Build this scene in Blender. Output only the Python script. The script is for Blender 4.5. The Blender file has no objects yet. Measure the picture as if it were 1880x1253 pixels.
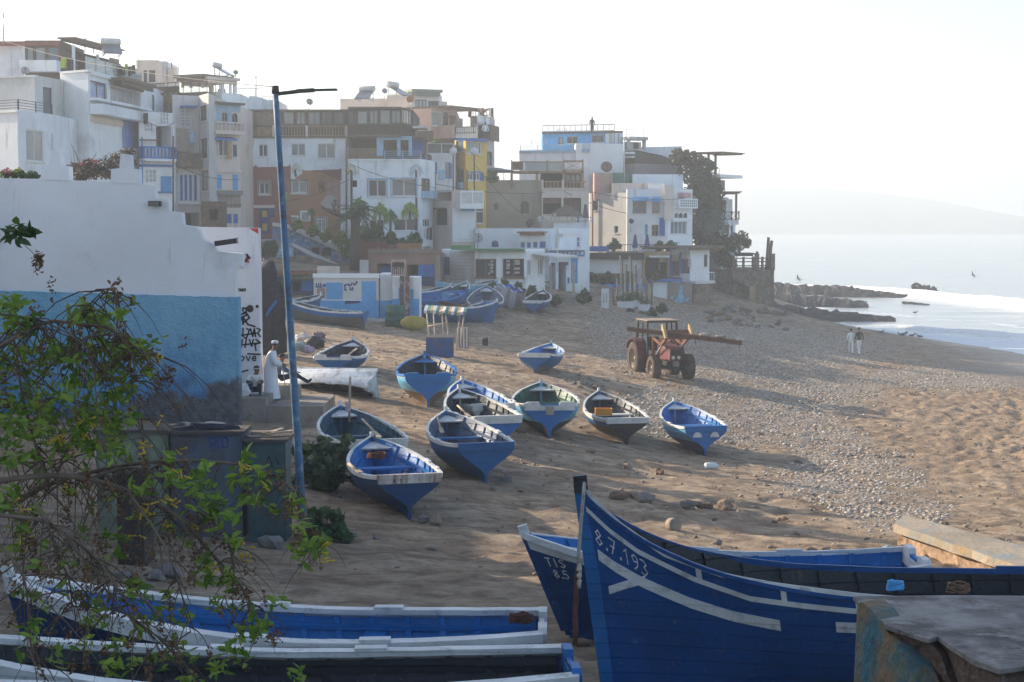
import bpy, bmesh, math, random
import numpy as np
from mathutils import Vector, Matrix, Euler, noise
R = math.radians
random.seed(7)
S = bpy.context.scene
COL = S.collection
# ------------------------------------------------------------------ camera
F, CX, CY, HZ = 3100.0, 940.0, 626.5, 412.0
CAMZ = 9.3
TH = math.atan((CY - HZ) / F)
CT, ST = math.cos(TH), math.sin(TH)
def ray(px, py):
    a = (px - CX) / F; b = (CY - py) / F
    return a, CT + b * ST, -ST + b * CT
def at(px, py, Y):
    x, y, z = ray(px, py); k = Y / y
    return Vector((x * k, Y, CAMZ + z * k))
cam = bpy.data.cameras.new('camera'); camo = bpy.data.objects.new('camera', cam); COL.objects.link(camo)
cam.sensor_width = 36; cam.lens = F / 1880 * 36
cam.clip_start = .1; cam.clip_end = 20000
camo.location = (0, 0, CAMZ); camo.rotation_euler = (R(90) - TH, 0, 0)
S.camera = camo
# ------------------------------------------------------------------ objects
def tag(o, label=None, cat=None, group=None, kind=None):
    if label: o['label'] = label
    if cat: o['category'] = cat
    if group: o['group'] = group
    if kind: o['kind'] = kind
    return o
def thing(name, label, cat, loc=(0, 0, 0), rot=(0, 0, 0), group=None):
    o = bpy.data.objects.new(name, None); COL.objects.link(o)
    o.empty_display_size = .2
    o.location = loc; o.rotation_euler = rot
    return tag(o, label, cat, group)
def dup(root, loc=None, rot=None, label=None):
    def cp(o, par):
        c = o.copy(); COL.objects.link(c)
        if par is not None: c.parent = par
        for ch in list(o.children): cp(ch, c)
        return c
    r = cp(root, None)
    if loc is not None: r.location = loc
    if rot is not None: r.rotation_euler = rot
    if label: r['label'] = label
    return r
class MB:
    def __init__(s): s.v = []; s.f = []; s.m = []; s.sm = []
    def vert(s, p): s.v.append((p[0], p[1], p[2])); return len(s.v) - 1
    def face(s, idx, m=0, smooth=False): s.f.append(tuple(idx)); s.m.append(m); s.sm.append(smooth)
    def poly(s, pts, m=0, smooth=False):
        s.face([s.vert(p) for p in pts], m, smooth)
    def box(s, c0, c1, m=0, M=None):
        x0, y0, z0 = c0; x1, y1, z1 = c1
        if x0 > x1: x0, x1 = x1, x0
        if y0 > y1: y0, y1 = y1, y0
        if z0 > z1: z0, z1 = z1, z0
        P = [(x0,y0,z0),(x1,y0,z0),(x1,y1,z0),(x0,y1,z0),(x0,y0,z1),(x1,y0,z1),(x1,y1,z1),(x0,y1,z1)]
        if M is not None: P = [M @ Vector(p) for p in P]
        b = len(s.v); s.v += [tuple(p) for p in P]
        for q in ((0,3,2,1),(4,5,6,7),(0,1,5,4),(1,2,6,5),(2,3,7,6),(3,0,4,7)): s.face([b+i for i in q], m)
    def bar(s, a, b, w, h=None, m=0, up=(0,0,1)):
        a = Vector(a); b = Vector(b); h = w if h is None else h
        d = b - a; L = d.length
        if L < 1e-6: return
        d /= L; u = Vector(up)
        if abs(d.dot(u)) > .98: u = Vector((0,1,0))
        r = d.cross(u).normalized(); u = r.cross(d)
        M = Matrix((( d.x, r.x, u.x, a.x),(d.y, r.y, u.y, a.y),(d.z, r.z, u.z, a.z),(0,0,0,1)))
        s.box((0,-w/2,-h/2),(L,w/2,h/2), m, M)
    def tube(s, pts, rad, n=8, m=0, cap=True, smooth=True):
        pts = [Vector(p) for p in pts]
        if not hasattr(rad, '__len__'): rad = [rad]*len(pts)
        rings = []; prev = None
        for i, p in enumerate(pts):
            d = (pts[min(i+1, len(pts)-1)] - pts[max(i-1, 0)])
            if d.length < 1e-9: d = Vector((0,0,1))
            d.normalize()
            if prev is None:
                u = Vector((0,0,1)) if abs(d.z) < .9 else Vector((1,0,0))
                u = (u - d*u.dot(d)).normalized()
            else:
                u = prev - d*prev.dot(d)
                u = u.normalized() if u.length > 1e-6 else Vector((1,0,0))
            prev = u; w = d.cross(u)
            rings.append([s.vert(p + (u*math.cos(2*math.pi*k/n) + w*math.sin(2*math.pi*k/n))*rad[i]) for k in range(n)])
        for a, b in zip(rings, rings[1:]):
            for k in range(n): s.face((a[k], a[(k+1)%n], b[(k+1)%n], b[k]), m, smooth)
        if cap:
            s.face(list(reversed(rings[0])), m); s.face(rings[-1], m)
    def lathe(s, prof, n=16, m=0, M=None, smooth=True, cap=True):
        rings = []
        for r, z in prof:
            rg = []
            for k in range(n):
                p = Vector((r*math.cos(2*math.pi*k/n), r*math.sin(2*math.pi*k/n), z))
                if M is not None: p = M @ p
                rg.append(s.vert(p))
            rings.append(rg)
        for a, b in zip(rings, rings[1:]):
            for k in range(n): s.face((a[k], a[(k+1)%n], b[(k+1)%n], b[k]), m, smooth)
        if cap:
            s.face(list(reversed(rings[0])), m); s.face(rings[-1], m)
    def prism(s, poly, z0, z1, m=0, M=None, cap=True):
        n = len(poly); P = [Vector((p[0],p[1],z0)) for p in poly] + [Vector((p[0],p[1],z1)) for p in poly]
        if M is not None: P = [M @ p for p in P]
        b = len(s.v); s.v += [tuple(p) for p in P]
        for k in range(n): s.face((b+k, b+(k+1)%n, b+n+(k+1)%n, b+n+k), m)
        if cap: s.face([b+n-1-k for k in range(n)], m); s.face([b+n+k for k in range(n)], m)
    def blob(s, c, r, sub=2, amp=.25, freq=1.2, seed=0, m=0, smooth=True, flat=None, scale=(1,1,1)):
        V, Fc = ico(sub); b = len(s.v); c = Vector(c); o = Vector((seed*3.7, seed*1.3, seed*2.1))
        for p in V:
            d = 1 + amp*noise.noise(p*freq + o)*2
            q = Vector((p.x*scale[0], p.y*scale[1], p.z*scale[2]))*r*d
            if flat is not None and q.z < -flat*r: q.z = -flat*r
            s.v.append(tuple(c + q))
        for f in Fc: s.face([b+i for i in f], m, smooth)
    def build(s, name, mats, parent=None, loc=None, local=False):
        me = bpy.data.meshes.new(name)
        V = s.v
        off = Vector((0,0,0))
        if parent is not None and not local: off = wloc(parent)
        if parent is None and loc is not None: off = Vector(loc)
        if off.length > 0: V = [(p[0]-off.x, p[1]-off.y, p[2]-off.z) for p in V]
        me.from_pydata(V, [], s.f)
        if not isinstance(mats, (list, tuple)): mats = [mats]
        for m in mats: me.materials.append(m)
        me.polygons.foreach_set('material_index', s.m)
        me.polygons.foreach_set('use_smooth', s.sm)
        me.update()
        o = bpy.data.objects.new(name, me); COL.objects.link(o)
        if parent is not None: o.parent = parent
        elif loc is not None: o.location = loc
        return o
def wloc(o):
    v = Vector((0,0,0))
    while o is not None: v += o.location; o = o.parent
    return v
_ico = {}
def ico(sub):
    if sub not in _ico:
        bm = bmesh.new(); bmesh.ops.create_icosphere(bm, subdivisions=sub, radius=1)
        bm.verts.ensure_lookup_table()
        _ico[sub] = ([v.co.copy() for v in bm.verts], [[v.index for v in f.verts] for f in bm.faces]); bm.free()
    return _ico[sub]
# ------------------------------------------------------------------ materials
def lin(h):
    h = h.lstrip('#'); out = []
    for i in (0,2,4):
        c = int(h[i:i+2],16)/255
        out.append(c/12.92 if c <= .04045 else ((c+.055)/1.055)**2.4)
    return out
_m = {}
def mat(name, col, rough=.75, var=.18, scale=2.0, bump=.15, bscale=30, stain=None, streak=None, metal=0, spec=.3, trans=0, coord='Object', fine=None, seam=0):
    """col linear rgb; stain=(col, amount 0..1, scale); streak=(col, amount, scale): vertical runs"""
    if name in _m: return _m[name]
    if isinstance(col, str): col = lin(col)
    m = bpy.data.materials.new(name); m.use_nodes = True; _m[name] = m
    nt = m.node_tree; N = nt.nodes; L = nt.links
    bs = N['Principled BSDF']; bs.inputs['Roughness'].default_value = rough; bs.inputs['Metallic'].default_value = metal
    bs.inputs['Specular IOR Level'].default_value = spec
    tc = N.new('ShaderNodeTexCoord'); src = tc.outputs[coord]
    n1 = N.new('ShaderNodeTexNoise'); n1.inputs['Scale'].default_value = scale; n1.inputs['Detail'].default_value = 6; n1.inputs['Roughness'].default_value = .6
    L.new(src, n1.inputs['Vector'])
    mix = N.new('ShaderNodeMix'); mix.data_type = 'RGBA'
    lo = [max(0, c*(1-var)) for c in col]; hi = [min(1, c*(1+var)) for c in col]
    mix.inputs[6].default_value = (*lo,1); mix.inputs[7].default_value = (*hi,1)
    rg = N.new('ShaderNodeMapRange'); rg.inputs[1].default_value = .3; rg.inputs[2].default_value = .7
    L.new(n1.outputs['Fac'], rg.inputs[0]); L.new(rg.outputs[0], mix.inputs[0])
    out = mix.outputs[2]
    def layer(c, amt, sc, stretch, seed):
        nonlocal out
        if isinstance(c, str): c = lin(c)
        mp = N.new('ShaderNodeMapping'); mp.inputs['Scale'].default_value = stretch; mp.inputs['Location'].default_value = (seed, seed*.7, seed*.3)
        L.new(src, mp.inputs['Vector'])
        n = N.new('ShaderNodeTexNoise'); n.inputs['Scale'].default_value = sc; n.inputs['Detail'].default_value = 8; n.inputs['Roughness'].default_value = .65
        L.new(mp.outputs[0], n.inputs['Vector'])
        r = N.new('ShaderNodeMapRange'); r.inputs[1].default_value = .68 - amt*.35; r.inputs[2].default_value = .82 - amt*.3
        L.new(n.outputs['Fac'], r.inputs[0])
        mm = N.new('ShaderNodeMix'); mm.data_type = 'RGBA'; mm.inputs[7].default_value = (*c,1)
        L.new(r.outputs[0], mm.inputs[0]); L.new(out, mm.inputs[6]); out = mm.outputs[2]
    if stain: layer(*stain, (1,1,1), 3.1)
    if fine: layer(*fine, (1,1,1), 9.7)
    if streak: layer(*streak, (1,1,.12), 7.3)
    L.new(out, bs.inputs['Base Color'])
    if bump:
        nb = N.new('ShaderNodeTexNoise'); nb.inputs['Scale'].default_value = bscale; nb.inputs['Detail'].default_value = 5
        L.new(src, nb.inputs['Vector'])
        b = N.new('ShaderNodeBump'); b.inputs['Strength'].default_value = bump; b.inputs['Distance'].default_value = .05
        hsrc = nb.outputs['Fac']
        if seam:
            sx = N.new('ShaderNodeSeparateXYZ'); L.new(tc.outputs['Object'], sx.inputs[0])
            def mth(op, a, v):
                k = N.new('ShaderNodeMath'); k.operation = op; L.new(a, k.inputs[0])
                if hasattr(v, 'links'): L.new(v, k.inputs[1])
                else: k.inputs[1].default_value = v
                return k.outputs[0]
            fr = mth('FRACT', mth('DIVIDE', sx.outputs['Z'], seam), 0); gr = mth('MINIMUM', mth('MULTIPLY', fr, 9.), 1.)
            hsrc = mth('ADD', mth('MULTIPLY', nb.outputs['Fac'], .5), mth('MULTIPLY', gr, .6))
        L.new(hsrc, b.inputs['Height']); L.new(b.outputs[0], bs.inputs['Normal'])
    if trans: bs.inputs['Transmission Weight'].default_value = trans
    return m
def plaster(name, col, amt=.3, streakcol='#8d8478', s=.5, streak=.25):
    c = lin(col) if isinstance(col, str) else col
    return mat(name, c, .85, .1, s, .25, 14, stain=([x*.72 for x in c], amt, .35), streak=(streakcol, streak, 1.6))
def glass(name='window glass', col=(.03,.04,.05)):
    if name in _m: return _m[name]
    m = mat(name, col, .06, .3, .6, 0, spec=.5)
    return m
# ------------------------------------------------------------------ sky, sun, haze
SUN_AZ = -60.0     # degrees from +Y, negative = left
SUN_EL = 21.0
w = bpy.data.worlds.new('World'); S.world = w; w.use_nodes = True
nt = w.node_tree; bg = nt.nodes['Background']
sky = nt.nodes.new('ShaderNodeTexSky'); sky.sky_type = 'NISHITA'; sky.sun_disc = False
sky.sun_elevation = R(SUN_EL); sky.sun_rotation = R(SUN_AZ); sky.air_density = .9; sky.dust_density = 1.3; sky.ozone_density = 1.2
nt.links.new(sky.outputs[0], bg.inputs[0]); bg.inputs[1].default_value = .14
sl = bpy.data.lights.new('sun', 'SUN'); sl.energy = 5.0; sl.angle = R(.6); sl.color = (1, .84, .64)
so = bpy.data.objects.new('sun', sl); COL.objects.link(so)
sd = Vector((math.sin(R(SUN_AZ))*math.cos(R(SUN_EL)), math.cos(R(SUN_AZ))*math.cos(R(SUN_EL)), math.sin(R(SUN_EL))))
so.rotation_euler = (-sd).to_track_quat('-Z', 'Y').to_euler(); so.location = (-60, 40, 60)
S.view_settings.view_transform = 'Standard'; S.view_settings.look = 'None'; S.view_settings.exposure = 1.02; S.view_settings.gamma = 1
S.view_settings.use_curve_mapping = False
try:
    cy = S.cycles
    cy.max_bounces = 8; cy.diffuse_bounces = 3; cy.glossy_bounces = 2; cy.transmission_bounces = 2; cy.volume_bounces = 4; cy.transparent_max_bounces = 6
    cy.use_denoising = True; cy.denoiser = 'OPENIMAGEDENOISE'
    cy.caustics_reflective = False; cy.caustics_refractive = False; cy.sample_clamp_indirect = 6
except Exception as e: print(e)
HAZE = .00125
hm = bpy.data.materials.new('haze air'); hm.use_nodes = True
n_ = hm.node_tree.nodes; n_.remove(n_['Principled BSDF'])
pv = n_.new('ShaderNodeVolumePrincipled'); pv.inputs['Density'].default_value = HAZE; pv.inputs['Color'].default_value = (.735,.785,.825,1); pv.inputs['Anisotropy'].default_value = .35
hm.node_tree.links.new(pv.outputs[0], n_['Material Output'].inputs['Volume'])
mb = MB(); mb.box((-2200,-60,-5),(2200,4200,86)); hz = mb.build('haze', hm); hz['kind'] = 'stuff'
# ------------------------------------------------------------------ terrain
GP = [  # px, py, z
 (640,1060,3.6),(1000,1150,4.05),(760,952,3.4),(890,886,3.2),(1290,836,1.7),(1150,818,2.1),(1005,803,2.75),(990,687,3.3),(785,740,3.5),
 (630,690,3.85),(690,588,4.1),(985,573,4.1),(1500,760,1.4),(1570,650,.9),(1880,655,.15),(1600,607,.1),(1430,588,.1),(1880,900,1.3),(1880,1010,2.4),
 (1500,1010,2.75),(1230,695,2.45),(1180,575,3.3),(1340,588,2.2),(500,590,4.5),(560,640,4.15),(480,800,3.7),(480,990,3.55),(1060,1200,4.15),
 (1100,562,3.9),(1000,552,4.5),(1290,555,2.9),(1400,556,2.2),(300,1080,3.9),(1640,1000,2.6),(1880,800,1.15),(1300,1000,3.0),(1750,720,.95)]
GW = [(p.x, p.y, p.z) for p in [at(a, b, (CAMZ-z)*F/(b-HZ)) for a, b, z in GP]]
GW += [(6,15,4.55),(-8,15,4.5),(0,9,5.2),(-10,8,5.4),(14,12,4.7),(0,2,7.3),(-15,2,7.4),(15,2,7.0),(30,10,4.0),(-25,20,5.0),(-25,45,4.6),
 (-30,90,7.5),(-27,125,9.2),(-12,128,7.6),(-35,160,13.5),(0,140,7.5),(0,180,12),(10,150,6.2),(18,175,8),(-70,120,16),(-70,200,22),(-20,220,18),(10,230,9),(26,175,.3),(20,146,3.0),(23.5,150,1.7),(27.5,158,-.6),(31,170,-1.3),(18,165,6),
 (45,180,-.8),(30,215,-1.0),(70,120,-1.2),(60,150,-1.5),(55,60,-.3),(60,90,-.9),(90,60,-2),(50,30,1.2),(50,5,2.0),(-50,5,8),(-55,50,8),(100,200,-3),(60,260,-3),(30,280,-2.5)]
_A = np.array(GW, float); _n = len(_A)
def _U(r2): return np.where(r2 > 1e-9, .5*r2*np.log(np.maximum(r2,1e-9)), 0.)
_D = ((_A[:,None,:2]-_A[None,:,:2])**2).sum(2)
_K = np.zeros((_n+3,_n+3)); _K[:_n,:_n] = _U(_D) + np.eye(_n)*25.; _K[:_n,_n] = 1; _K[:_n,_n+1:] = _A[:,:2]; _K[_n:,:_n] = _K[:_n,_n:].T
_C = np.linalg.solve(_K, np.r_[_A[:,2],[0,0,0]])
def gz_arr(X, Y):
    X = np.asarray(X, float); Y = np.asarray(Y, float); o = np.empty(X.shape); fx, fy, fo = X.ravel(), Y.ravel(), o.reshape(-1)
    for i in range(0, len(fx), 20000):
        a, b = fx[i:i+20000], fy[i:i+20000]
        d = (a[:,None]-_A[None,:,0])**2 + (b[:,None]-_A[None,:,1])**2
        fo[i:i+20000] = _U(d) @ _C[:_n] + _C[_n] + _C[_n+1]*a + _C[_n+2]*b
    return np.clip(o, -3., 24.)
def gz(x, y): return float(gz_arr(np.array([x]), np.array([y]))[0])
def ground(px, py):
    rx, ry, rz = ray(px, py); Ys = np.linspace(5, 330, 1300)
    z = CAMZ + rz/ry*Ys; g = gz_arr(rx/ry*Ys, Ys); k = np.nonzero(z <= g)[0]
    i = k[0] if len(k) else -1
    if i > 0:
        d0 = z[i-1]-g[i-1]; d1 = z[i]-g[i]; Y = Ys[i-1] + (Ys[i]-Ys[i-1])*d0/(d0-d1)
    else: Y = Ys[i]
    return Vector((rx/ry*Y, Y, CAMZ + rz/ry*Y))
def proj_arr(X, Y, Z):
    dz = Z - CAMZ
    f = Y*CT - dz*ST; u = Y*ST + dz*CT
    f = np.where(f < .5, .5, f)
    return CX + F*X/f, CY - F*u/f
def pebble_mask(px, py):
    E = [(1330,640,250,62),(1450,715,190,62),(1400,775,150,50),(1560,880,150,62),(1650,940,110,38),(1770,695,210,24),(1200,600,140,40),(1480,640,170,32),(1250,760,120,60),(1520,815,90,40)]
    m = np.zeros_like(px)
    for cx, cy, rx, ry in E:
        d = np.sqrt(((px-cx)/rx)**2 + ((py-cy)/ry)**2); m = np.maximum(m, np.clip((1.15-d)/.5, 0, 1))
    return m
def fbm(X, Y, s, seed=0):
    o = np.zeros(X.size); a = X.ravel(); b = Y.ravel()
    for i in range(a.size): o[i] = noise.noise((a[i]*s+seed, b[i]*s, seed*.37))
    return o.reshape(X.shape)
NU, NV = 640, 900
vv = np.linspace(0, 1, NV); Yv = 3 + (330-3)*(vv**1.75)
uu = np.linspace(-1, 1, NU); uu = np.sign(uu)*np.abs(uu)**1.15
YY, UU = np.meshgrid(Yv, uu, indexing='ij'); XX = UU*(YY*.44 + 16) + 0
ZZ = gz_arr(XX, YY)
rough = fbm(XX, YY, 2.1, 1)*.045 + fbm(XX, YY, .7, 5)*.07 + fbm(XX*.8, YY*1.2, 4.5, 9)*.035
PX, PY = proj_arr(XX, YY, ZZ)
PB = pebble_mask(PX, PY)
WET = np.clip((.75-ZZ)/.6, 0, 1)*np.clip((YY-60)/30,0,1)
# footprints and tractor churn on the open sand at the right
CH = np.clip(((XX-8)/10),0,1)*np.clip((YY-36)/10,0,1)*np.clip((110-YY)/20,0,1)*(1-PB)
def ruts(X, Y):
    o = np.zeros(X.shape); rg = random.Random(31)
    L = [((-14,70),(4,66),(20,64)),((-12,75),(2,72),(12,74)),((-8,62),(6,60),(26,58)),((-9,80),(8,82),(22,86)),((-4,58),(8,62),(30,66)),((10,40),(18,44),(30,52)),((8,34),(16,40),(30,43)),((-2,32),(6,31),(12,36)),((-10,84),(2,90),(14,92)),((14,60),(22,70),(26,86)),((-3,27),(4,27),(9,31)),((-1,36),(5,39),(12,50))]
    for p in L:
        xs = np.array([q[0] for q in p], float); ys = np.array([q[1] for q in p], float); c = np.polyfit(xs, ys, 2)
        base = np.polyval(c, np.clip(X, xs[0], xs[-1])) + .5*np.sin(X*.35 + xs[0]); sl = 1/np.sqrt(1+(2*c[0]*X+c[1])**2); w_ = np.clip((X-xs[0])/2,0,1)*np.clip((xs[-1]-X)/2,0,1)
        for off in (-.8, .8):
            d = (Y-base)*sl - off; o += w_*(-.085*np.exp(-(d/.22)**2) + .05*np.exp(-((np.abs(d)-.42)/.16)**2))*(.6+.4*np.sin(X*7))
    return o
ZZ = ZZ + ruts(XX, YY)*(1-PB*.6)
ZZ = ZZ + rough*(1-WET*.9) + CH*(fbm(XX*1.0, YY*.7, 2.6, 21)*.13 + fbm(XX, YY*.8, 1.1, 23)*.05)
me = bpy.data.meshes.new('ground')
co = np.stack([XX,YY,ZZ],-1).reshape(-1,3)
ii = np.arange(NU*NV).reshape(NV,NU); qs = np.stack([ii[:-1,:-1],ii[:-1,1:],ii[1:,1:],ii[1:,:-1]],-1).reshape(-1,4)
def grid_mesh(me, co, qs, attrs, smooth=True):
    me.vertices.add(len(co)); me.vertices.foreach_set('co', co.ravel().astype(np.float32))
    me.loops.add(qs.size); me.loops.foreach_set('vertex_index', qs.ravel().astype(np.int32))
    me.polygons.add(len(qs)); me.polygons.foreach_set('loop_start', (np.arange(len(qs))*qs.shape[1]).astype(np.int32))
    me.update(calc_edges=True)
    me.polygons.foreach_set('use_smooth', np.full(len(qs), smooth))
    for k, a in attrs.items():
        at_ = me.attributes.new(k, 'FLOAT', 'POINT'); at_.data.foreach_set('value', a.ravel().astype(np.float32))
    me.validate()
grid_mesh(me, co, qs, {'pebble': PB, 'wet': WET, 'churn': CH})
def ground_mat():
    m = bpy.data.materials.new('sand and pebbles'); m.use_nodes = True
    nt = m.node_tree; N = nt.nodes; L = nt.links; bs = N['Principled BSDF']; bs.inputs['Roughness'].default_value = .9; bs.inputs['Specular IOR Level'].default_value = .2
    tc = N.new('ShaderNodeTexCoord'); P = tc.outputs['Object']
    def ns(sc, det=6, rough=.6, vec=P):
        n = N.new('ShaderNodeTexNoise'); n.inputs['Scale'].default_value = sc; n.inputs['Detail'].default_value = det; n.inputs['Roughness'].default_value = rough; L.new(vec, n.inputs['Vector']); return n.outputs['Fac']
    def mr(v, a, b, c=0, d=1):
        r = N.new('ShaderNodeMapRange'); r.inputs[1].default_value = a; r.inputs[2].default_value = b; r.inputs[3].default_value = c; r.inputs[4].default_value = d; L.new(v, r.inputs[0]); return r.outputs[0]
    def mx(f, a, b):
        k = N.new('ShaderNodeMix'); k.data_type = 'RGBA'
        if hasattr(f, 'links'): L.new(f, k.inputs[0])
        else: k.inputs[0].default_value = f
        for i, v in ((6,a),(7,b)):
            if hasattr(v, 'links'): L.new(v, k.inputs[i])
            else: k.inputs[i].default_value = (*v,1)
        return k.outputs[2]
    def mth(op, a, b):
        k = N.new('ShaderNodeMath'); k.operation = op
        for i, v in ((0,a),(1,b)):
            if hasattr(v, 'links'): L.new(v, k.inputs[i])
            else: k.inputs[i].default_value = v
        return k.outputs[0]
    def attr(n): k = N.new('ShaderNodeAttribute'); k.attribute_name = n; return k.outputs['Fac']
    mp = N.new('ShaderNodeMapping'); mp.inputs['Scale'].default_value = (.8,1.25,1); mp.inputs['Rotation'].default_value = (0,0,.35); L.new(P, mp.inputs['Vector'])
    sand = mx(mr(ns(.35,8), .35,.65), (.36,.262,.178), (.53,.415,.295))
    sand = mx(mr(ns(1.4,9,.7,mp.outputs[0]), .42,.60,0,.85), sand, (.19,.13,.088))
    sand = mx(mr(ns(9,6,.7), .55,.75,0,.6), sand, (.15,.105,.075))
    sand = mx(mth('MULTIPLY', attr('churn'), .45), sand, (.35,.24,.15))
    vo = N.new('ShaderNodeTexVoronoi'); vo.inputs['Scale'].default_value = 9; L.new(P, vo.inputs['Vector'])
    sep = N.new('ShaderNodeSeparateColor'); L.new(vo.outputs['Color'], sep.inputs[0])
    peb = mx(sep.outputs[0], (.36,.31,.26), (.66,.60,.53))
    peb = mx(mr(vo.outputs['Distance'], .35,.7), peb, (.24,.18,.13))
    pf = mth('MULTIPLY', attr('pebble'), mr(ns(.8,8,.7), .36,.56))
    pf2 = mr(mth('ADD', pf, mr(ns(14,3), .2,.8,-.35,.35)), .3,.6)
    col = mx(pf2, sand, peb)
    dark = mx(.55, col, (.12,.085,.06)); col = mx(attr('wet'), col, dark)
    L.new(col, bs.inputs['Base Color'])
    L.new(mr(attr('wet'),0,1,.92,.35), bs.inputs['Roughness'])
    hb = mth('ADD', mth('MULTIPLY', ns(5,8,.7), 1.0), mth('MULTIPLY', mth('MULTIPLY', mr(vo.outputs['Distance'],0,.7,1,0), pf2), .9))
    hb = mth('ADD', hb, mth('MULTIPLY', ns(24,4,.7), .3))
    mp2 = N.new('ShaderNodeMapping'); mp2.inputs['Scale'].default_value = (1,.7,1); L.new(P, mp2.inputs['Vector'])
    v2 = N.new('ShaderNodeTexVoronoi'); v2.feature = 'SMOOTH_F1'; v2.inputs['Scale'].default_value = 2.6; L.new(mp2.outputs[0], v2.inputs['Vector'])
    hb = mth('ADD', hb, mth('MULTIPLY', mth('MULTIPLY', v2.outputs['Distance'], attr('churn')), 1.3))
    v3 = N.new('ShaderNodeTexVoronoi'); v3.inputs['Scale'].default_value = 1.5; v3.inputs['Randomness'].default_value = 1; L.new(P, v3.inputs['Vector'])
    hb = mth('ADD', hb, mth('MULTIPLY', mr(v3.outputs['Distance'], .12, .34), .8))
    b = N.new('ShaderNodeBump'); b.inputs['Strength'].default_value = 1.0; b.inputs['Distance'].default_value = .15; L.new(hb, b.inputs['Height']); L.new(b.outputs[0], bs.inputs['Normal'])
    return m
me.materials.append(ground_mat())
g = bpy.data.objects.new('ground', me); COL.objects.link(g); g['kind'] = 'structure'
# pebbles
def pn(px, py): return np.array([.5+noise.noise((a*.016, b*.04, 3.3))+.5*noise.noise((a*.05, b*.12, 7.3)) for a, b in zip(px, py)])
rs = np.random.RandomState(3)
def scatter(name, n, sel, rmin, rmax, cols, sub=1, label=None):
    xs = rs.uniform(-8, 46, n*8); ys = rs.uniform(26, 128, n*8)
    zs = gz_arr(xs, ys); px, py = proj_arr(xs, ys, zs)
    k = (sel(px, py, zs) > rs.rand(len(xs))) & (px > 300) & (px < 1960) & (py < 1160) & (zs > .5)
    xs, ys, zs = xs[k][:n], ys[k][:n], zs[k][:n]
    V, Fc = ico(sub); V = np.array([tuple(v) for v in V]); Fc = np.array(Fc); m = len(xs)
    r = rmin + (rmax-rmin)*rs.rand(m)**2.5
    sc = np.stack([r*rs.uniform(.8,1.5,m), r*rs.uniform(.8,1.3,m), r*rs.uniform(.45,.85,m)],-1)
    a = rs.uniform(0, 6.28, m)
    P = V[None]*sc[:,None,:]*(1+rs.uniform(-.14,.14,(m,len(V),1)))
    c, s = np.cos(a)[:,None], np.sin(a)[:,None]
    X = P[...,0]*c - P[...,1]*s + xs[:,None]; Y = P[...,0]*s + P[...,1]*c + ys[:,None]; Z = P[...,2] + (zs + sc[:,2]*.02)[:,None]
    co = np.stack([X,Y,Z],-1).reshape(-1,3); fs = (Fc[None] + (np.arange(m)*len(V))[:,None,None]).reshape(-1,3)
    me = bpy.data.meshes.new(name); grid_mesh(me, co, fs, {'tone': np.repeat(rs.rand(m), len(V))}, True)
    mt = bpy.data.materials.new(name); mt.use_nodes = True; N = mt.node_tree.nodes; L = mt.node_tree.links
    at_ = N.new('ShaderNodeAttribute'); at_.attribute_name = 'tone'; cr = N.new('ShaderNodeValToRGB')
    cr.color_ramp.elements[0].color = (*cols[0],1); cr.color_ramp.elements[1].color = (*cols[-1],1)
    for i, c_ in enumerate(cols[1:-1]): e = cr.color_ramp.elements.new((i+1)/(len(cols)-1)); e.color = (*c_,1)
    L.new(at_.outputs['Fac'], cr.inputs[0]); L.new(cr.outputs[0], N['Principled BSDF'].inputs['Base Color']); N['Principled BSDF'].inputs['Roughness'].default_value = .8
    me.materials.append(mt); o = bpy.data.objects.new(name, me); COL.objects.link(o); tag(o, label, 'pebbles', kind='stuff'); return o
scatter('pebbles', 48000, lambda px, py, z: np.clip(pebble_mask(px, py)**1.2*(.35+1.5*pn(px, py)),0,1)*.5, .016, .078, [(.19,.15,.11),(.40,.355,.30),(.33,.25,.175),(.57,.53,.475),(.27,.23,.19),(.47,.40,.32)], label='grey and white pebbles spread over the middle of the beach')
scatter('stone_chips', 11000, lambda px, py, z: .25+.0*px, .012, .075, [(.12,.09,.07),(.30,.21,.14),(.20,.15,.11),(.40,.32,.25)], label='small dark stone chips scattered over the brown sand')
# ------------------------------------------------------------------ sea
NU2, NV2 = 500, 420
vv = np.linspace(0, 1, NV2); Yv = 70 + 330*vv**1.3; Yv = np.concatenate([Yv, 400*(1.06**np.arange(1, 50))])
UUs = np.linspace(-.02, 1.1, NU2)
YY, UU = np.meshgrid(Yv, UUs, indexing='ij'); XX = 8 + UU*(YY*.36 + 26); XX = np.where(YY > 400, XX + (UU-.3)*(YY-400)*1.2, XX)
def wave_line(PL, X):
    xs = np.array([p[0] for p in PL]); ys = np.array([p[1] for p in PL]); return np.interp(X, xs, ys)
W1 = [(a.x, a.y) for a in [at(px, py, 9.2*F/(py-HZ)) for px, py in ((1380,528),(1500,534),(1600,541),(1740,551),(1880,566),(2000,580))]]
W2 = [(a.x, a.y) for a in [at(px, py, 9.2*F/(py-HZ)) for px, py in ((1640,600),(1700,606),(1780,612),(1880,622),(2000,630))]]
wob = fbm(XX, YY, .09, 3)*5
d1 = YY - wave_line(W1, XX) + wob
d2 = YY - wave_line(W2, XX) + wob*.6
h1 = np.where(d1 > 0, np.exp(-(d1/9)**2), np.exp(-(d1/2.2)**2))*(1.0 + .35*fbm(XX, YY, .05, 13))
h2 = np.where(d2 > 0, np.exp(-(d2/4)**2), np.exp(-(d2/1.2)**2))*.35*np.clip((XX-30)/6,0,1)
small = fbm(XX*.35, YY, .22, 31)*.12 + fbm(XX*.5, YY, .6, 33)*.05
ZZs = .02 + h1*1.05 + h2 + small*np.clip(1-(YY-300)/500, .1, 1)
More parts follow.
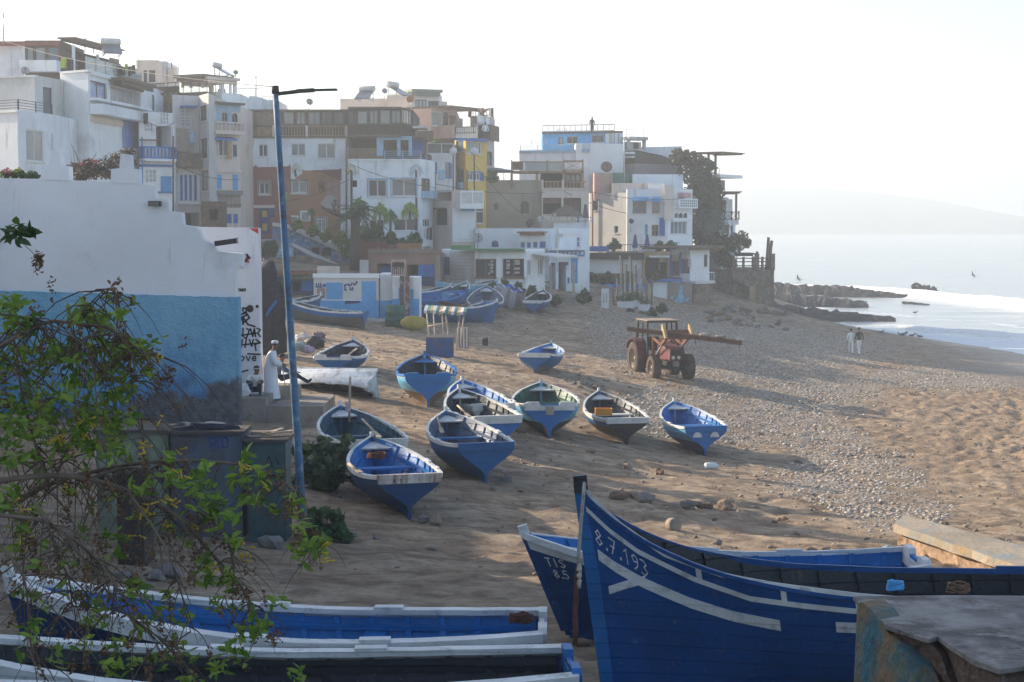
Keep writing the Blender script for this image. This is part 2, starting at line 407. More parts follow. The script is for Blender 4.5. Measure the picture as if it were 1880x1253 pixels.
px_, py_ = proj_arr(XX, YY, ZZs)
foam = np.clip(np.exp(-((d1-1)/5)**2)*(.85+.5*fbm(XX,YY,.12,41)), 0, 1)*np.clip((px_-1455)/60, 0, 1) + np.where(d1 < 0, np.exp(-(d1/20)**2)*(.36+.3*fbm(XX*.4,YY,.2,43)), 0) + np.exp(-((d2)/2.2)**2)*.6*np.clip((XX-30)/6,0,1)
depth = ZZs - gz_arr(XX, np.minimum(YY, 330))
foam += np.clip((.75-depth)/.6, 0, 1)*.65
W3 = [(a.x,a.y) for a in [at(px,py,9.2*F/(py-HZ)) for px,py in ((1500,572),(1650,577),(1760,588),(1900,600),(2000,606))]]
d3 = YY - wave_line(W3, XX) + wob*1.3
foam += np.exp(-(d3/1.8)**2)*(.35+.5*fbm(XX,YY,.15,47))
foam += np.clip((YY-150)/-40,0,1)*.3 + np.where(d1<0, .12, .0)
me = bpy.data.meshes.new('sea'); co = np.stack([XX,YY,ZZs],-1).reshape(-1,3)
a_, b_ = XX.shape; ii = np.arange(a_*b_).reshape(a_,b_); qs = np.stack([ii[:-1,:-1],ii[:-1,1:],ii[1:,1:],ii[1:,:-1]],-1).reshape(-1,4)
grid_mesh(me, co, qs, {'foam': np.clip(foam, 0, 1.3)})
m = bpy.data.materials.new('sea water'); m.use_nodes = True; nt = m.node_tree; N = nt.nodes; L = nt.links; bs = N['Principled BSDF']
bs.inputs['Base Color'].default_value = (.37,.41,.405,1); bs.inputs['Roughness'].default_value = .22; bs.inputs['Specular IOR Level'].default_value = .6
tc = N.new('ShaderNodeTexCoord'); mp = N.new('ShaderNodeMapping'); mp.inputs['Scale'].default_value = (.45,1,1); L.new(tc.outputs['Object'], mp.inputs['Vector'])
n1 = N.new('ShaderNodeTexNoise'); n1.inputs['Scale'].default_value = .55; n1.inputs['Detail'].default_value = 8; L.new(mp.outputs[0], n1.inputs['Vector'])
b = N.new('ShaderNodeBump'); b.inputs['Strength'].default_value = .35; b.inputs['Distance'].default_value = .3; L.new(n1.outputs['Fac'], b.inputs['Height']); L.new(b.outputs[0], bs.inputs['Normal'])
n2 = N.new('ShaderNodeTexNoise'); n2.inputs['Scale'].default_value = .8; n2.inputs['Detail'].default_value = 9; n2.inputs['Roughness'].default_value = .72; L.new(mp.outputs[0], n2.inputs['Vector'])
fa = N.new('ShaderNodeAttribute'); fa.attribute_name = 'foam'
ad = N.new('ShaderNodeMath'); ad.operation = 'ADD'; L.new(fa.outputs['Fac'], ad.inputs[0]); L.new(n2.outputs['Fac'], ad.inputs[1])
mr = N.new('ShaderNodeMapRange'); mr.inputs[1].default_value = .78; mr.inputs[2].default_value = 1.12; L.new(ad.outputs[0], mr.inputs[0])
fo = N.new('ShaderNodeBsdfPrincipled'); fo.inputs['Base Color'].default_value = (.74,.76,.78,1); fo.inputs['Roughness'].default_value = .8
ms = N.new('ShaderNodeMixShader'); L.new(mr.outputs[0], ms.inputs[0]); L.new(bs.outputs[0], ms.inputs[1]); L.new(fo.outputs[0], ms.inputs[2]); L.new(ms.outputs[0], N['Material Output'].inputs['Surface'])
me.materials.append(m); o = bpy.data.objects.new('sea', me); COL.objects.link(o); o['kind'] = 'structure'
# far headland
mb = MB(); Yh = 2050
prof = [(1180,352),(1300,346),(1430,345),(1520,347),(1600,354),(1660,361),(1700,366),(1760,376),(1820,388),(1880,399),(1960,412),(2050,416)]
tops = [at(a, b, Yh) for a, b in prof]
for k in range(6):
    pass
rows = []
for fr, dy in ((0,-500),(.35,-380),(.7,-180),(1,0),(.6,300),(-.1,600)):
    rows.append([mb.vert((p.x + dy*.1, p.y + dy + 30*noise.noise((p.x*.01, fr*3, 2)), -2 + (p.z+2)*fr + (4*noise.noise((p.x*.02, fr*5, 7)) if 0 < fr < 1 else 0))) for p in tops])
for a, b in zip(rows, rows[1:]):
    for k in range(len(a)-1): mb.face((a[k],a[k+1],b[k+1],b[k]), 0, True)
mb.build('hill', mat('far hill scrub', (.09,.085,.06), .95, .4, .02, 0))['kind'] = 'structure'
# rock shelves in the surf
rockm = mat('wet dark rock', (.022,.02,.018), .75, .4, 1.2, .8, 5)
def rock_shelf(poly, ztop, seed, amp=.5, base=-1.2):
    """poly: pixel outline pts (px, py at waterline front, length); builds a jagged ridge"""
    global mb
    mb = MB(); n = 46; m_ = 12; rows = []
    for j in range(m_+1):
        v = j/m_; row = []
        for i in range(n+1):
            u = i/n
            p = poly(u)
            c, wd, h = p
            env = max(0, math.sin(math.pi*min(1, max(0, v)))**.35 if 0 < v < 1 else 0)
            jx = noise.noise((u*9+seed, v*4, 1))*.8; jy = noise.noise((u*9, v*4+seed, 4))*.9
            hh = h*env*(1+.4*noise.noise((u*14+seed, v*5, 7)) + .35*noise.noise((u*33+seed, v*12, 8)))
            row.append(mb.vert((c.x + jx*env, c.y + (v-.5)*wd + jy*env, base + (hh - base)*(env if 0 < v < 1 else 0))))
        rows.append(row)
    for a, b in zip(rows, rows[1:]):
        for k in range(n): mb.face((a[k],a[k+1],b[k+1],b[k]), 0, False)
    o = mb.build('rock_shelf', rockm); o['kind'] = 'structure'; return o
def seg(p0, p1, w0, w1, h0, h1):
    def f(u):
        px = p0[0]+(p1[0]-p0[0])*u; py = p0[1]+(p1[1]-p0[1])*u
        c = at(px, py, 9.1*F/(py-HZ)); return c, w0+(w1-w0)*u, h0+(h1-h0)*u
    return f
rock_shelf(seg((1375,556),(1590,560),18,5,1.7,.6), 2, 1)
rock_shelf(seg((1335,580),(1640,586),15,4,1.8,.35), 2, 5)
rock_shelf(seg((1415,536),(1530,538),10,6,1.5,.7), 2, 9)
rock_shelf(seg((1500,541),(1700,545),10,2,1.5,.25), 2, 13)
rock_shelf(seg((1680,541),(1720,540),5,4,1.5,.9), 2, 17)
rock_shelf(seg((1660,556),(1700,558),3,2,.35,.2), 2, 21)
# ------------------------------------------------------------------ building kit
Z1=(0,0,2.982); Z2=(250,80,3.48); Z3=(430,150,3.7975); Z4=(740,160,3.686); Z5=(920,200,3.1327); Z6=(430,400,4.1775); ZA=(640,440,6.9615); ZB=(800,420,6.714); ZC=(1050,440,6.714)
WHITE = plaster('white plaster', (.80,.81,.81), .4); WHITE2 = plaster('cool white plaster', (.75,.78,.81), .45)
GREYW = plaster('grey white plaster', (.60,.585,.56), .4); BEIGE = plaster('beige plaster', (.47,.40,.32), .35)
PINK = plaster('pink plaster', (.50,.33,.27), .35); YELLOW = plaster('yellow plaster', (.70,.46,.09), .25); PALEP = plaster('pale pink plaster', (.68,.58,.50), .35)
GREY = plaster('raw cement', (.24,.22,.20), .4); BROWNW = mat('weathered brown boards', (.16,.115,.08), .85, .35, 3, .3, 20)
WOOD = mat('light timber', (.33,.21,.12), .8, .3, 4, .2, 25); DARKW = mat('dark timber', (.075,.06,.05), .8, .3, 4, .2, 25)
BLUE = mat('blue paint', (.03,.15,.44), .55, .2, 3, .1, 30); SKYB = mat('sky blue paint', (.08,.33,.64), .6, .15, 2, .1, 30); PBLUE = mat('pale blue paint', (.28,.44,.58), .7, .2, 2, .1, 30)
WFR = mat('white window frame', (.66,.66,.65), .5, .08, 3, 0); DFR = mat('dark window frame', (.06,.06,.065), .5, .2, 3, 0); BFR = mat('brown window frame', (.17,.10,.06), .6, .2, 3, 0)
IRON = mat('dark iron', (.05,.05,.05), .55, .3, 5, 0); STEEL = mat('pale steel', (.45,.46,.47), .4, .2, 3, 0, metal=.4); RUST = mat('rusty iron', (.18,.085,.05), .85, .4, 6, .2, 40)
VOID = mat('dim interior', (.035,.033,.03), .9, .4, .7, 0)  # dark colour stands in for the shade inside openings
GL1 = mat('dark glass', (.035,.045,.055), .08, .4, .35, 0, spec=.5); GL2 = mat('glass with sky reflection colour', (.10,.14,.18), .07, .5, .3, 0, spec=.7); GL3 = mat('curtained glass', (.30,.31,.30), .12, .25, .5, 0, spec=.5)  # GL2: reflected sky is put into the pane colour
GLB = mat('glass with blue reflection colour', (.13,.22,.46), .12, .3, .4, 0, spec=.6); GLS = [GL1, GL2, GL1, GL3]  # GLB: blue sky reflection painted as the pane's base colour
STONE = mat('rubble stone', (.20,.155,.115), .9, .45, 1.6, .9, 4.5, fine=((.07,.055,.045), .5, 4.2))
GREEN = mat('green painted edge', (.10,.22,.10), .7, .3, 2, .1, 20); CANV = mat('pale canvas', (.60,.60,.58), .8, .1, 2, .1, 10); BCANV = mat('blue canvas', (.03,.06,.20), .85, .2, 2, .1, 10)
ROOFT = mat('terracotta roof', (.24,.10,.07), .85, .3, 3, .3, 12); TARP = mat('dun tarpaulin', (.36,.31,.25), .85, .2, 1.5, .3, 6)
BLACKP = mat('black boarding', (.022,.02,.02), .7, .3, 3, .1, 20)
_br = random.Random(11)
class Bld:
    def __init__(s, name, label, V, Y, px=None, group='houses stacked on the hillside', cat='house', loc=None):
        s.V = V; s.blocks = []
        if loc is None:
            c = s.at_(px, 0, Y); loc = (c.x, c.y, gz(c.x, c.y))
        s.o = thing(name, label, cat, loc, group=group)
    def px(s, x, y): return s.V[0]+x/s.V[2], s.V[1]+y/s.V[2]
    def at_(s, x, y, Y): a, b = s.px(x, y); return at(a, b, Y)
    def block(s, plan, ytop, ybot, m, depth=8, wins=(), name='wall', slope=0, void=None):
        """plan: [(zoom x, Y)...] visible front corners left to right"""
        ztop = s.at_(plan[0][0], ytop, plan[0][1]).z; zbot = s.at_(plan[0][0], ybot, plan[0][1]).z
        ym = (ytop+ybot)/2
        P = [s.at_(x, ym, Y) for x, Y in plan]; P = [Vector((p.x, p.y, 0)) for p in P]
        s.P = P; s.plan = plan; s.blocks.append((P, plan)); s.zt = ztop; s.zb = zbot
        holes = [[] for _ in P[1:]]; todo = []
        for wd in wins:
            x0,y0,x1,y1,st = wd[:5]; opt = wd[5] if len(wd) > 5 else {}
            i,u0,u1,z0,z1 = s.rect(x0,y0,x1,y1)
            L = (P[i+1]-P[i]).length
            if st not in ('shut','panel','awn'):
                u0c, u1c = max(.03,u0), min(L-.03,u1); z0c, z1c = max(zbot+.02,z0), min(ztop-.03,z1)
                if u1c-u0c < .08 or z1c-z0c < .08: continue
                u0,u1,z0,z1 = u0c,u1c,z0c,z1c
                holes[i].append((u0,u1,z0,z1,st))
            todo.append((i,u0,u1,z0,z1,st,opt))
        mb = MB()
        for i in range(len(P)-1):
            A, B = P[i], P[i+1]; L = (B-A).length; d = (B-A)/L; nrm = Vector((d.y,-d.x,0))
            us = sorted({0.,L}|{h[0] for h in holes[i]}|{h[1] for h in holes[i]}); zs = sorted({zbot,ztop}|{h[2] for h in holes[i]}|{h[3] for h in holes[i]})
            q = lambda u,z,dd=0: A + d*u + nrm*dd + Vector((0,0,z))
            for a,b in zip(us,us[1:]):
                for c,e in zip(zs,zs[1:]):
                    um,zm = (a+b)/2,(c+e)/2
                    if any(h[0]<um<h[1] and h[2]<zm<h[3] for h in holes[i]): continue
                    mb.poly([q(a,c),q(b,c),q(b,e),q(a,e)])
            for (a,b,c,e,st) in holes[i]:
                dp = -1.6 if st.startswith('open') else -.22
                mb.poly([q(a,c),q(b,c),q(b,c,dp),q(a,c,dp)]); mb.poly([q(a,e),q(a,e,dp),q(b,e,dp),q(b,e)])
                mb.poly([q(a,c),q(a,c,dp),q(a,e,dp),q(a,e)]); mb.poly([q(b,c),q(b,e),q(b,e,dp),q(b,c,dp)])
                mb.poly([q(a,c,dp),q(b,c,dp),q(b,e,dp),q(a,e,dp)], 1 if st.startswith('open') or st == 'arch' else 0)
                if st in ('arch','openarch'):
                    r = (b-a)/2; cx_ = (a+b)/2; n=8; h0 = e-r
                    for sg in (-1,1):
                        pts = [q(cx_+sg*r*math.cos(t*math.pi/2/n), h0+r*math.sin(t*math.pi/2/n), .002) for t in range(n+1)]
                        cn = q(cx_+sg*r, e, .002)
                        for k in range(n): mb.poly([cn, pts[k], pts[k+1]] if sg > 0 else [cn, pts[k+1], pts[k]])
        A, B = P[0], P[-1]; bk = Vector((0,depth,0)); bk2 = [A+bk, B+bk]
        zt = Vector((0,0,ztop)); zb_ = Vector((0,0,zbot))
        mb.poly([B+zb_, bk2[1]+zb_, bk2[1]+zt, B+zt]); mb.poly([bk2[1]+zb_, bk2[0]+zb_, bk2[0]+zt, bk2[1]+zt]); mb.poly([bk2[0]+zb_, A+zb_, A+zt, bk2[0]+zt])
        mb.poly([p+zt for p in P] + [bk2[1]+zt, bk2[0]+zt])
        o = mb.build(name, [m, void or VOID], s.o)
        for t in todo: s.window(*t)
        return o
    def use(s, k): s.P, s.plan = s.blocks[k]
    def seg(s, x):
        pl = s.plan
        for i in range(len(pl)-1):
            if x <= pl[i+1][0]: return i
        return len(pl)-2
    def hit(s, i, x, y):
        A, B = s.P[i], s.P[i+1]; d = (B-A).normalized(); n = Vector((d.y,-d.x,0))
        a,b = s.px(x,y); r = Vector(ray(a,b)); C = Vector((0,0,CAMZ)); t = (A-C).dot(n)/r.dot(n); h = C + r*t
        return (h-A).dot(d), h.z
    def rect(s, x0,y0,x1,y1):
        i = s.seg((x0+x1)/2); xm, ym = (x0+x1)/2, (y0+y1)/2
        u0 = s.hit(i,x0,ym)[0]; u1 = s.hit(i,x1,ym)[0]; z1 = s.hit(i,xm,y0)[1]; z0 = s.hit(i,xm,y1)[1]
        return i,min(u0,u1),max(u0,u1),z0,z1
    def frame(s, i):
        A, B = s.P[i], s.P[i+1]; d = (B-A).normalized(); n = Vector((d.y,-d.x,0))
        return lambda u,dd,z: A + d*u + n*dd + Vector((0,0,z))
    def M(s, i):
        A, B = s.P[i], s.P[i+1]; d = (B-A).normalized(); n = Vector((d.y,-d.x,0))
        return Matrix(((d.x,n.x,0,A.x),(d.y,n.y,0,A.y),(0,0,1,0),(0,0,0,1)))
    def slab(s, x0,y0,x1,y1,d0,d1,m,name='ledge',parent=None):
        i,u0,u1,z0,z1 = s.rect(x0,y0,x1,y1); mb = MB(); mb.box((u0,d0,z0),(u1,d1,z1),0,s.M(i)); return mb.build(name,m,parent or s.o)
    def window(s, i,u0,u1,z0,z1,st,opt):
        M = s.M(i); w=u1-u0; h=z1-z0; fm = opt.get('f', WFR); g = opt.get('g') or GLS[_br.randrange(len(GLS))]
        if st[0] == 'w':
            n = int(st[1]); rows = int(st[2]) if len(st) > 2 else 1; t = opt.get('t', .07)
            mb = MB(); dp0, dp1 = -.16, -.07
            mb.box((u0,dp0,z0),(u0+t,dp1,z1),0,M); mb.box((u1-t,dp0,z0),(u1,dp1,z1),0,M)
            mb.box((u0+t,dp0,z0),(u1-t,dp1,z0+t),0,M); mb.box((u0+t,dp0,z1-t),(u1-t,dp1,z1),0,M)
            for k in range(1,n): mb.box((u0+w*k/n-t*.55,dp0,z0+t),(u0+w*k/n+t*.55,dp1-.01,z1-t),0,M)
            for k in range(1,rows): mb.box((u0+t,dp0,z0+h*k/rows-t*.4),(u1-t,dp1-.02,z0+h*k/rows+t*.4),0,M)
            o = mb.build('window', fm, s.o)
            gb = MB(); gb.box((u0+t*.5,-.14,z0+t*.5),(u1-t*.5,-.115,z1-t*.5),0,M); gb.build('pane', g, o)
            if opt.get('sill', 1):
                sb = MB(); sb.box((u0-.08,-.05,z0-.07),(u1+.08,.07,z0-.003),0,M); sb.build('sill', opt.get('sm', WFR), o)
            if opt.get('grille'):
                gb = MB(); k = max(3,int(w/.16))
                for j in range(k+1): gb.box((u0+w*j/k-.012,.01,z0),(u0+w*j/k+.012,.035,z1),0,M)
                for j in range(4): gb.box((u0,.035,z0+h*j/3-.012),(u1,.05,z0+h*j/3+.012),0,M)
                gb.build('grille', opt['grille'], o)
            if opt.get('edge'):
                e = .09; eb = MB(); 
                eb.box((u0-e,.003,z0-e),(u0,.03,z1+e),0,M); eb.box((u1,.003,z0-e),(u1+e,.03,z1+e),0,M); eb.box((u0,.003,z1),(u1,.03,z1+e),0,M); eb.build('surround', opt['edge'], o)
        elif st == 'shut':
            mb = MB(); mb.box((u0,.004,z0),(u1,.05,z1),0,M); k = max(4,int(h/.12))
            for j in range(k): mb.box((u0+.06,.05,z0+h*(j+.15)/k),(u1-.06,.068,z0+h*(j+.75)/k),0,M)
            mb.build('shutter', opt.get('f', SKYB), s.o)
        elif st == 'panel':
            mb = MB(); mb.box((u0,.004,z0),(u1,opt.get('d',.04),z1),0,M); mb.build(opt.get('n','panel'), opt.get('f', BROWNW), s.o)
        elif st == 'door':
            mb = MB(); mb.box((u0,-.2,z0),(u1,-.1,z1),0,M); 
            for a,b in ((.08,.45),(.53,.92)): mb.box((u0+w*.12,-.1,z0+h*a),(u1-w*.12,-.08,z0+h*b),0,M)
            o = mb.build('door', opt.get('f', BLUE), s.o)
            hb = MB(); hb.box((u1-.14,-.1,z0+h*.46),(u1-.08,-.04,z0+h*.5),0,M); hb.build('handle', IRON, o)
        elif st == 'arch':
            mb = MB(); t=.05; mb.box((u0,-.16,z0),(u0+t,-.09,z1),0,M); mb.box((u1-t,-.16,z0),(u1,-.09,z1),0,M); mb.box((u0+w/2-.03,-.16,z0),(u0+w/2+.03,-.09,z1),0,M); mb.box((u0+t,-.16,z0+h*.5),(u1-t,-.1,z0+h*.5+.04),0,M)
            o = mb.build('window', opt.get('f', DFR), s.o); gb = MB(); gb.box((u0,-.19,z0),(u1,-.15,z1),0,M); gb.build('pane', g, o)
        elif st == 'lat':
            nx = opt.get('nx', max(3,int(w/.22))); nz = opt.get('nz', max(2,int(h/.22))); t = .035; mb = MB()
            for j in range(nx+1): mb.box((u0+w*j/nx-t,-.12,z0),(u0+w*j/nx+t,-.02,z1),0,M)
            for j in range(nz+1): mb.box((u0,-.115,z0+h*j/nz-t),(u1,-.025,z0+h*j/nz+t),0,M)
            mb.build('lattice', opt.get('f', WHITE), s.o)
    def rail(s, x0,x1,ytop,ybot,d=0.,m=None,style='bar',name='railing',step=None,parent=None,back=0.):
        """railing in the plane of the facade, offset d outward"""
        m = m or IRON; i,u0,u1,z0,z1 = s.rect(x0,ytop,x1,ybot); M = s.M(i); mb = MB(); h=z1-z0; L=u1-u0
        def run(p, q):
            p, q = Vector(p), Vector(q); ln = (q-p).length; dr = (q-p)/ln
            up = Vector((0,0,1)); loc = lambda t,z: p + dr*t + up*z
            def vb(t,a,b,w_): mb.bar(M@loc(t,a), M@loc(t,b), w_, w_)
            def hb(z,w_,h_): mb.bar(M@loc(0,z), M@loc(ln,z), w_, h_)
            if style == 'bar':
                hb(h-.03,.05,.05); hb(.08,.035,.035); k=max(2,int(ln/(step or .16)))
                for j in range(k+1): vb(ln*j/k,0,h-.05,.022 if j%8 else .045)
            elif style == 'bal':
                hb(h-.05,.14,.1); hb(.05,.14,.1); k=max(2,int(ln/(step or .24)))
                for j in range(k+1): vb(ln*j/k,.1,h-.1,.09)
            elif style == 'slat':
                hb(h-.05,.07,.09); hb(.1,.06,.08); k=max(2,int(ln/(step or .2)))
                for j in range(k+1): vb(ln*j/k,.06,h-.09,.07)
            elif style == 'wire':
                n=4
                for j in range(n): hb(h*(j+1)/n-.02,.03,.03)
                k=max(1,int(ln/(step or 1.4)))
                for j in range(k+1): vb(ln*j/k,0,h,.05)
            elif style == 'cross':
                hb(h-.05,.08,.08); hb(.08,.08,.08); k=max(1,int(round(ln/(step or 1.3))))
                for j in range(k+1): vb(ln*j/k,0,h+.06,.1)
                for j in range(k):
                    mb.bar(M@loc(ln*j/k,.1), M@loc(ln*(j+1)/k,h-.1), .04,.04); mb.bar(M@(loc(ln*j/k,h-.1)), M@(loc(ln*(j+1)/k,.1)), .036,.036)
            elif style == 'post':
                hb(h-.04,.09,.08); k=max(1,int(round(ln/(step or 1.5))))
                for j in range(k+1): vb(ln*j/k,0,h+.1,.11)
            elif style == 'solid':
                mb.bar(M@loc(0,h/2), M@loc(ln,h/2), .1, h)
        run((u0,d,z0),(u1,d,z0))
        if back: run((u0,d-.08,z0),(u0,d-back,z0)); run((u1,d-.08,z0),(u1,d-back,z0))
        return mb.build(name, m, parent or s.o)
    def balcony(s, x0,x1,yrail,yslab,thick,proj,sm,rm,style='bar',step=None):
        o = s.slab(x0,yslab,x1,yslab+thick,-.02,proj,sm,'balcony')
        s.rail(x0,x1,yrail,yslab,proj-.1,rm,style,'railing',step,o,back=proj-.15); return o
    def awn(s, x0,y0,x1,y1,proj,m,name='awning'):
        i,u0,u1,z0,z1 = s.rect(x0,y0,x1,y1); f = s.frame(i); mb = MB(); n = max(3,int((u1-u0)/.25)); up=[]; dn=[]
        mb.poly([f(u0,.03,z1),f(u0,proj,z0+.12),f(u1,proj,z0+.12),f(u1,.03,z1)]); mb.poly([f(u0,.03,z1-.03),f(u1,.03,z1-.03),f(u1,proj,z0+.09),f(u0,proj,z0+.09)])
        mb.poly([f(u0,proj,z0),f(u1,proj,z0),f(u1,proj,z0+.12),f(u0,proj,z0+.12)])
        mb.poly([f(u0,.03,z1-.03),f(u0,proj,z0),f(u0,proj,z0+.12),f(u0,.03,z1)]); mb.poly([f(u1,.03,z1),f(u1,proj,z0+.12),f(u1,proj,z0),f(u1,.03,z1-.03)])
        return mb.build(name, m, s.o)
    def posts(s, xs, ytop, ybot, d, m, w=.12, name='post'):
        mb = MB()
        for x in xs:
            i,u0,u1,z0,z1 = s.rect(x-1,ytop,x+1,ybot); u=(u0+u1)/2; mb.box((u-w/2,d-w/2,z0),(u+w/2,d+w/2,z1),0,s.M(i))
            mb.build(name, m, s.o); mb = MB()
    def pergola(s, x0,x1,ytop,ybeam,d0,d1,m,n=8,solid=False,name='pergola'):
        i,u0,u1,z0,z1 = s.rect(x0,ytop,x1,ybeam); M = s.M(i); mb = MB()
        for d in (d0+.1, d1-.1): mb.box((u0,d-.05,z0),(u1,d+.05,z0+(z1-z0)*.55),0,M)
        zt = z0+(z1-z0)*.55
        if solid: mb.box((u0-.15,d0-.1,zt),(u1+.15,d1+.15,z1),0,M)
        else:
            for k in range(n+1):
                u = u0+(u1-u0)*k/n; mb.box((u-.04,d0-.15,zt+.002),(u+.04,d1+.2,z1),0,M)
        return mb.build(name, m, s.o)
def water_heater(px, py, Y, size, label, yaw=0., tank='#c9c4b8'):
    """roof solar water heater: horizontal tank, sloping collector panel, stand"""
    p = at(px, py, Y); t = thing('solar_water_heater', label, 'water heater', p, (0,0,yaw), 'solar water heaters on the roofs')
    mb = MB(); r = .28*size; L = 1.5*size; M = Matrix.Translation((0,.3*size,1.15*size)) @ Matrix.Rotation(R(90),4,'Y')
    mb.lathe([(0,-L/2-.03),(r*.8,-L/2-.02),(r,-L/2+.06),(r,L/2-.06),(r*.8,L/2+.02),(0,L/2+.03)],18,0,M); mb.build('tank', mat('tank enamel',(.62,.60,.55),.45,.12,2,0), t, local=True)
    mb = MB(); mb.bar((0,.25*size,.95*size),(0,-1.25*size,.12*size),1.4*size,.08,0); mb.build('collector_panel', mat('collector glass',(.10,.12,.15),.15,.3,1,0), t, local=True)
    mb = MB()
    for sx in (-.6,.6):
        mb.bar((sx*size,.3*size,-.05),(sx*size,.3*size,.9*size),.05); mb.bar((sx*size,.3*size,.0),(sx*size,-1.2*size,.06),.05); mb.bar((sx*size,-.5*size,0),(sx*size,-.5*size,.5*size),.04)
    mb.bar((-.6*size,.3*size,.3*size),(.6*size,.3*size,.3*size),.04); mb.build('stand', STEEL, t, local=True); return t
def sat_dish(px, py, Y, r, label, yaw=0., tilt=40., m=None, mast=.6):
    p = at(px, py, Y); t = thing('satellite_dish', label, 'satellite dish', (p.x, p.y, p.z-mast), (0,0,yaw), 'satellite dishes')
    Mx = Matrix.Translation((0,-.08,mast)) @ Matrix.Rotation(R(90-tilt*.6),4,'X')
    mb = MB(); prof = [(r*k/6, .28*r*(k/6)**2) for k in range(7)]; mb.lathe(prof+[(r*1.0,.28*r+.02)]+[(r*k/6,.28*r*(k/6)**2-.02) for k in range(6,-1,-1)],20,0,Mx,cap=False)
    mb.build('dish', m or mat('dish grey',(.36,.35,.34),.6,.2,3,0), t, local=True)
    mb = MB(); f = Mx @ Vector((0,0,r*1.1)); mb.tube([Mx @ Vector((0,-r*.95,.24*r)), f], .02, 6); mb.lathe([(.0,-.05),(.05,-.05),(.05,.06),(0,.06)],8,0,Matrix.Translation(f)@Mx.to_3x3().to_4x4()); mb.build('feed_arm', IRON, t, local=True)
    mb = MB(); mb.tube([(0,0,-.25),(0,0,mast)], .035, 8); mb.build('mast', STEEL, t, local=True); return t
BF = dict(f=BLUE); D = dict(f=DFR); BR = dict(f=BFR)
# --- far left white house with iron balcony rail
b = Bld('house','boxy white house behind the near wall with a thin iron rail around its flat terrace',Z1,100,100)
b.block([(-120,97),(100,95),(292,99)],614,1150,WHITE2,7,[(143,715,242,885,'w2',dict(f=WFR,g=GL3)),(282,732,290,812,'w1',D)])
b.slab(-120,608,100,622,-.2,.12,WHITE,'coping'); b.rail(-120,98,552,610,.0,IRON,'wire',step=2.2); b.rail(102,285,558,618,.0,IRON,'wire',step=1.6)
b.block([(-120,103),(195,101.5),(347,105)],424,1000,GREYW,8,[(236,480,287,626,'w1',dict(f=DFR,g=GL2,sill=0))],'upper_wall')
b.slab(-120,418,195,428,-.2,.1,WHITE,'coping')
mb = MB(); p = at(46,131,106); mb.lathe([(.0,-.02),(.3,-.02),(.34,0),(.3,.02),(0,.02)],14,0,Matrix.Translation(p)@Matrix.Rotation(R(80),4,'X'))
# --- large white house with glazed terrace
b = Bld('house','tall white house on the left with glass balustrade terrace and wetsuits drying',Z1,106,488)
b.block([(335,105.5),(488,104),(786,114)],396,1150,WHITE,9,[(492,450,583,557,'w2',dict(f=BFR,g=GLB,edge=WHITE)),(604,487,772,592,'w4',dict(f=WFR,g=GL3)),(668,662,762,812,'w22',dict(f=BLUE,g=GLB)),(556,580,604,626,'w1',dict(f=WFR,g=GL1,sill=0))])
b.slab(335,388,486,400,-.25,.12,WHITE,'coping'); b.slab(490,430,784,446,-.2,.15,WHITE,'coping')
b.slab(490,566,790,580,0,.55,WHITE,'ledge'); b.slab(490,598,786,652,.02,.85,WHITE2,'balcony'); b.slab(496,650,664,680,.02,.12,PALEP,'patch')
b.pergola(600,772,446,486,.05,.9,BROWNW,7,True,'awning')
b.rail(480,782,350,440,-.1,STEEL,'wire',step=1.5,name='balustrade'); b.slab(482,352,780,438,-.13,-.11,mat('balustrade glass',(.30,.36,.36),.08,.2,.5,0,spec=.6),'glass_panel')
b.block([(-120,110),(138,109)],258,470,WHITE2,6,[],'upper_wall')
b.block([(138,109),(332,109)],222,470,BROWNW,6,[(144,258,184,340,'w1',BR),(190,256,250,338,'w1',dict(f=BFR,g=GL3)),(258,256,322,336,'w1',dict(f=BFR,g=GL2))],'lean_to')
b.slab(-120,228,330,252,-.2,.15,ROOFT,'roof_edge'); b.slab(130,338,332,400,-.02,1.0,WHITE,'parapet')
b.block([(332,109.5),(590,117)],262,470,DARKW,4,[(340,290,400,396,'w1',dict(f=WOOD,g=GL1)),(405,290,470,396,'open'),(480,300,590,400,'open')],'back_wall')
b.pergola(328,592,240,258,.0,1.0,BROWNW,12,True,'roof')
b.slab(330,250,336,400,.8,.95,WHITE,'post'); b.slab(472,300,478,400,.7,.85,WHITE,'post')
b.slab(700,320,748,372,-1.4,-1.3,BROWNW,'screen')
# --- narrow white house with blue balcony
b = Bld('house','narrow white house with blue balusters and lattice openings left of the lamp post',Z1,113,850)
b.block([(786,116),(853,117)],505,760,WHITE2,5,[(794,520,848,604,'w2',dict(f=BFR,g=GL3))],'upper_wall')
b.block([(764,112),(948,113.5)],612,1260,WHITE,8,[(855,692,938,806,'open'),(876,620,924,682,'lat'),(790,676,836,720,'lat'),(796,930,856,1000,'lat'),(880,966,938,1056,'shut'),(1,1,2,2,'panel')])
b.balcony(766,940,806,872,14,.7,WHITE,BLUE,'bal'); b.slab(764,902,946,914,0,.12,BLUE,'ledge'); b.slab(775,1050,945,1058,0,.1,BLUE,'ledge'); b.slab(946,690,954,1110,.0,.1,WHITE2,'drain_pipe')
b.slab(764,765,854,770,0,.3,RUST,'ledge'); b.slab(764,752,769,1010,.3,.36,BLUE,'drain_pipe')
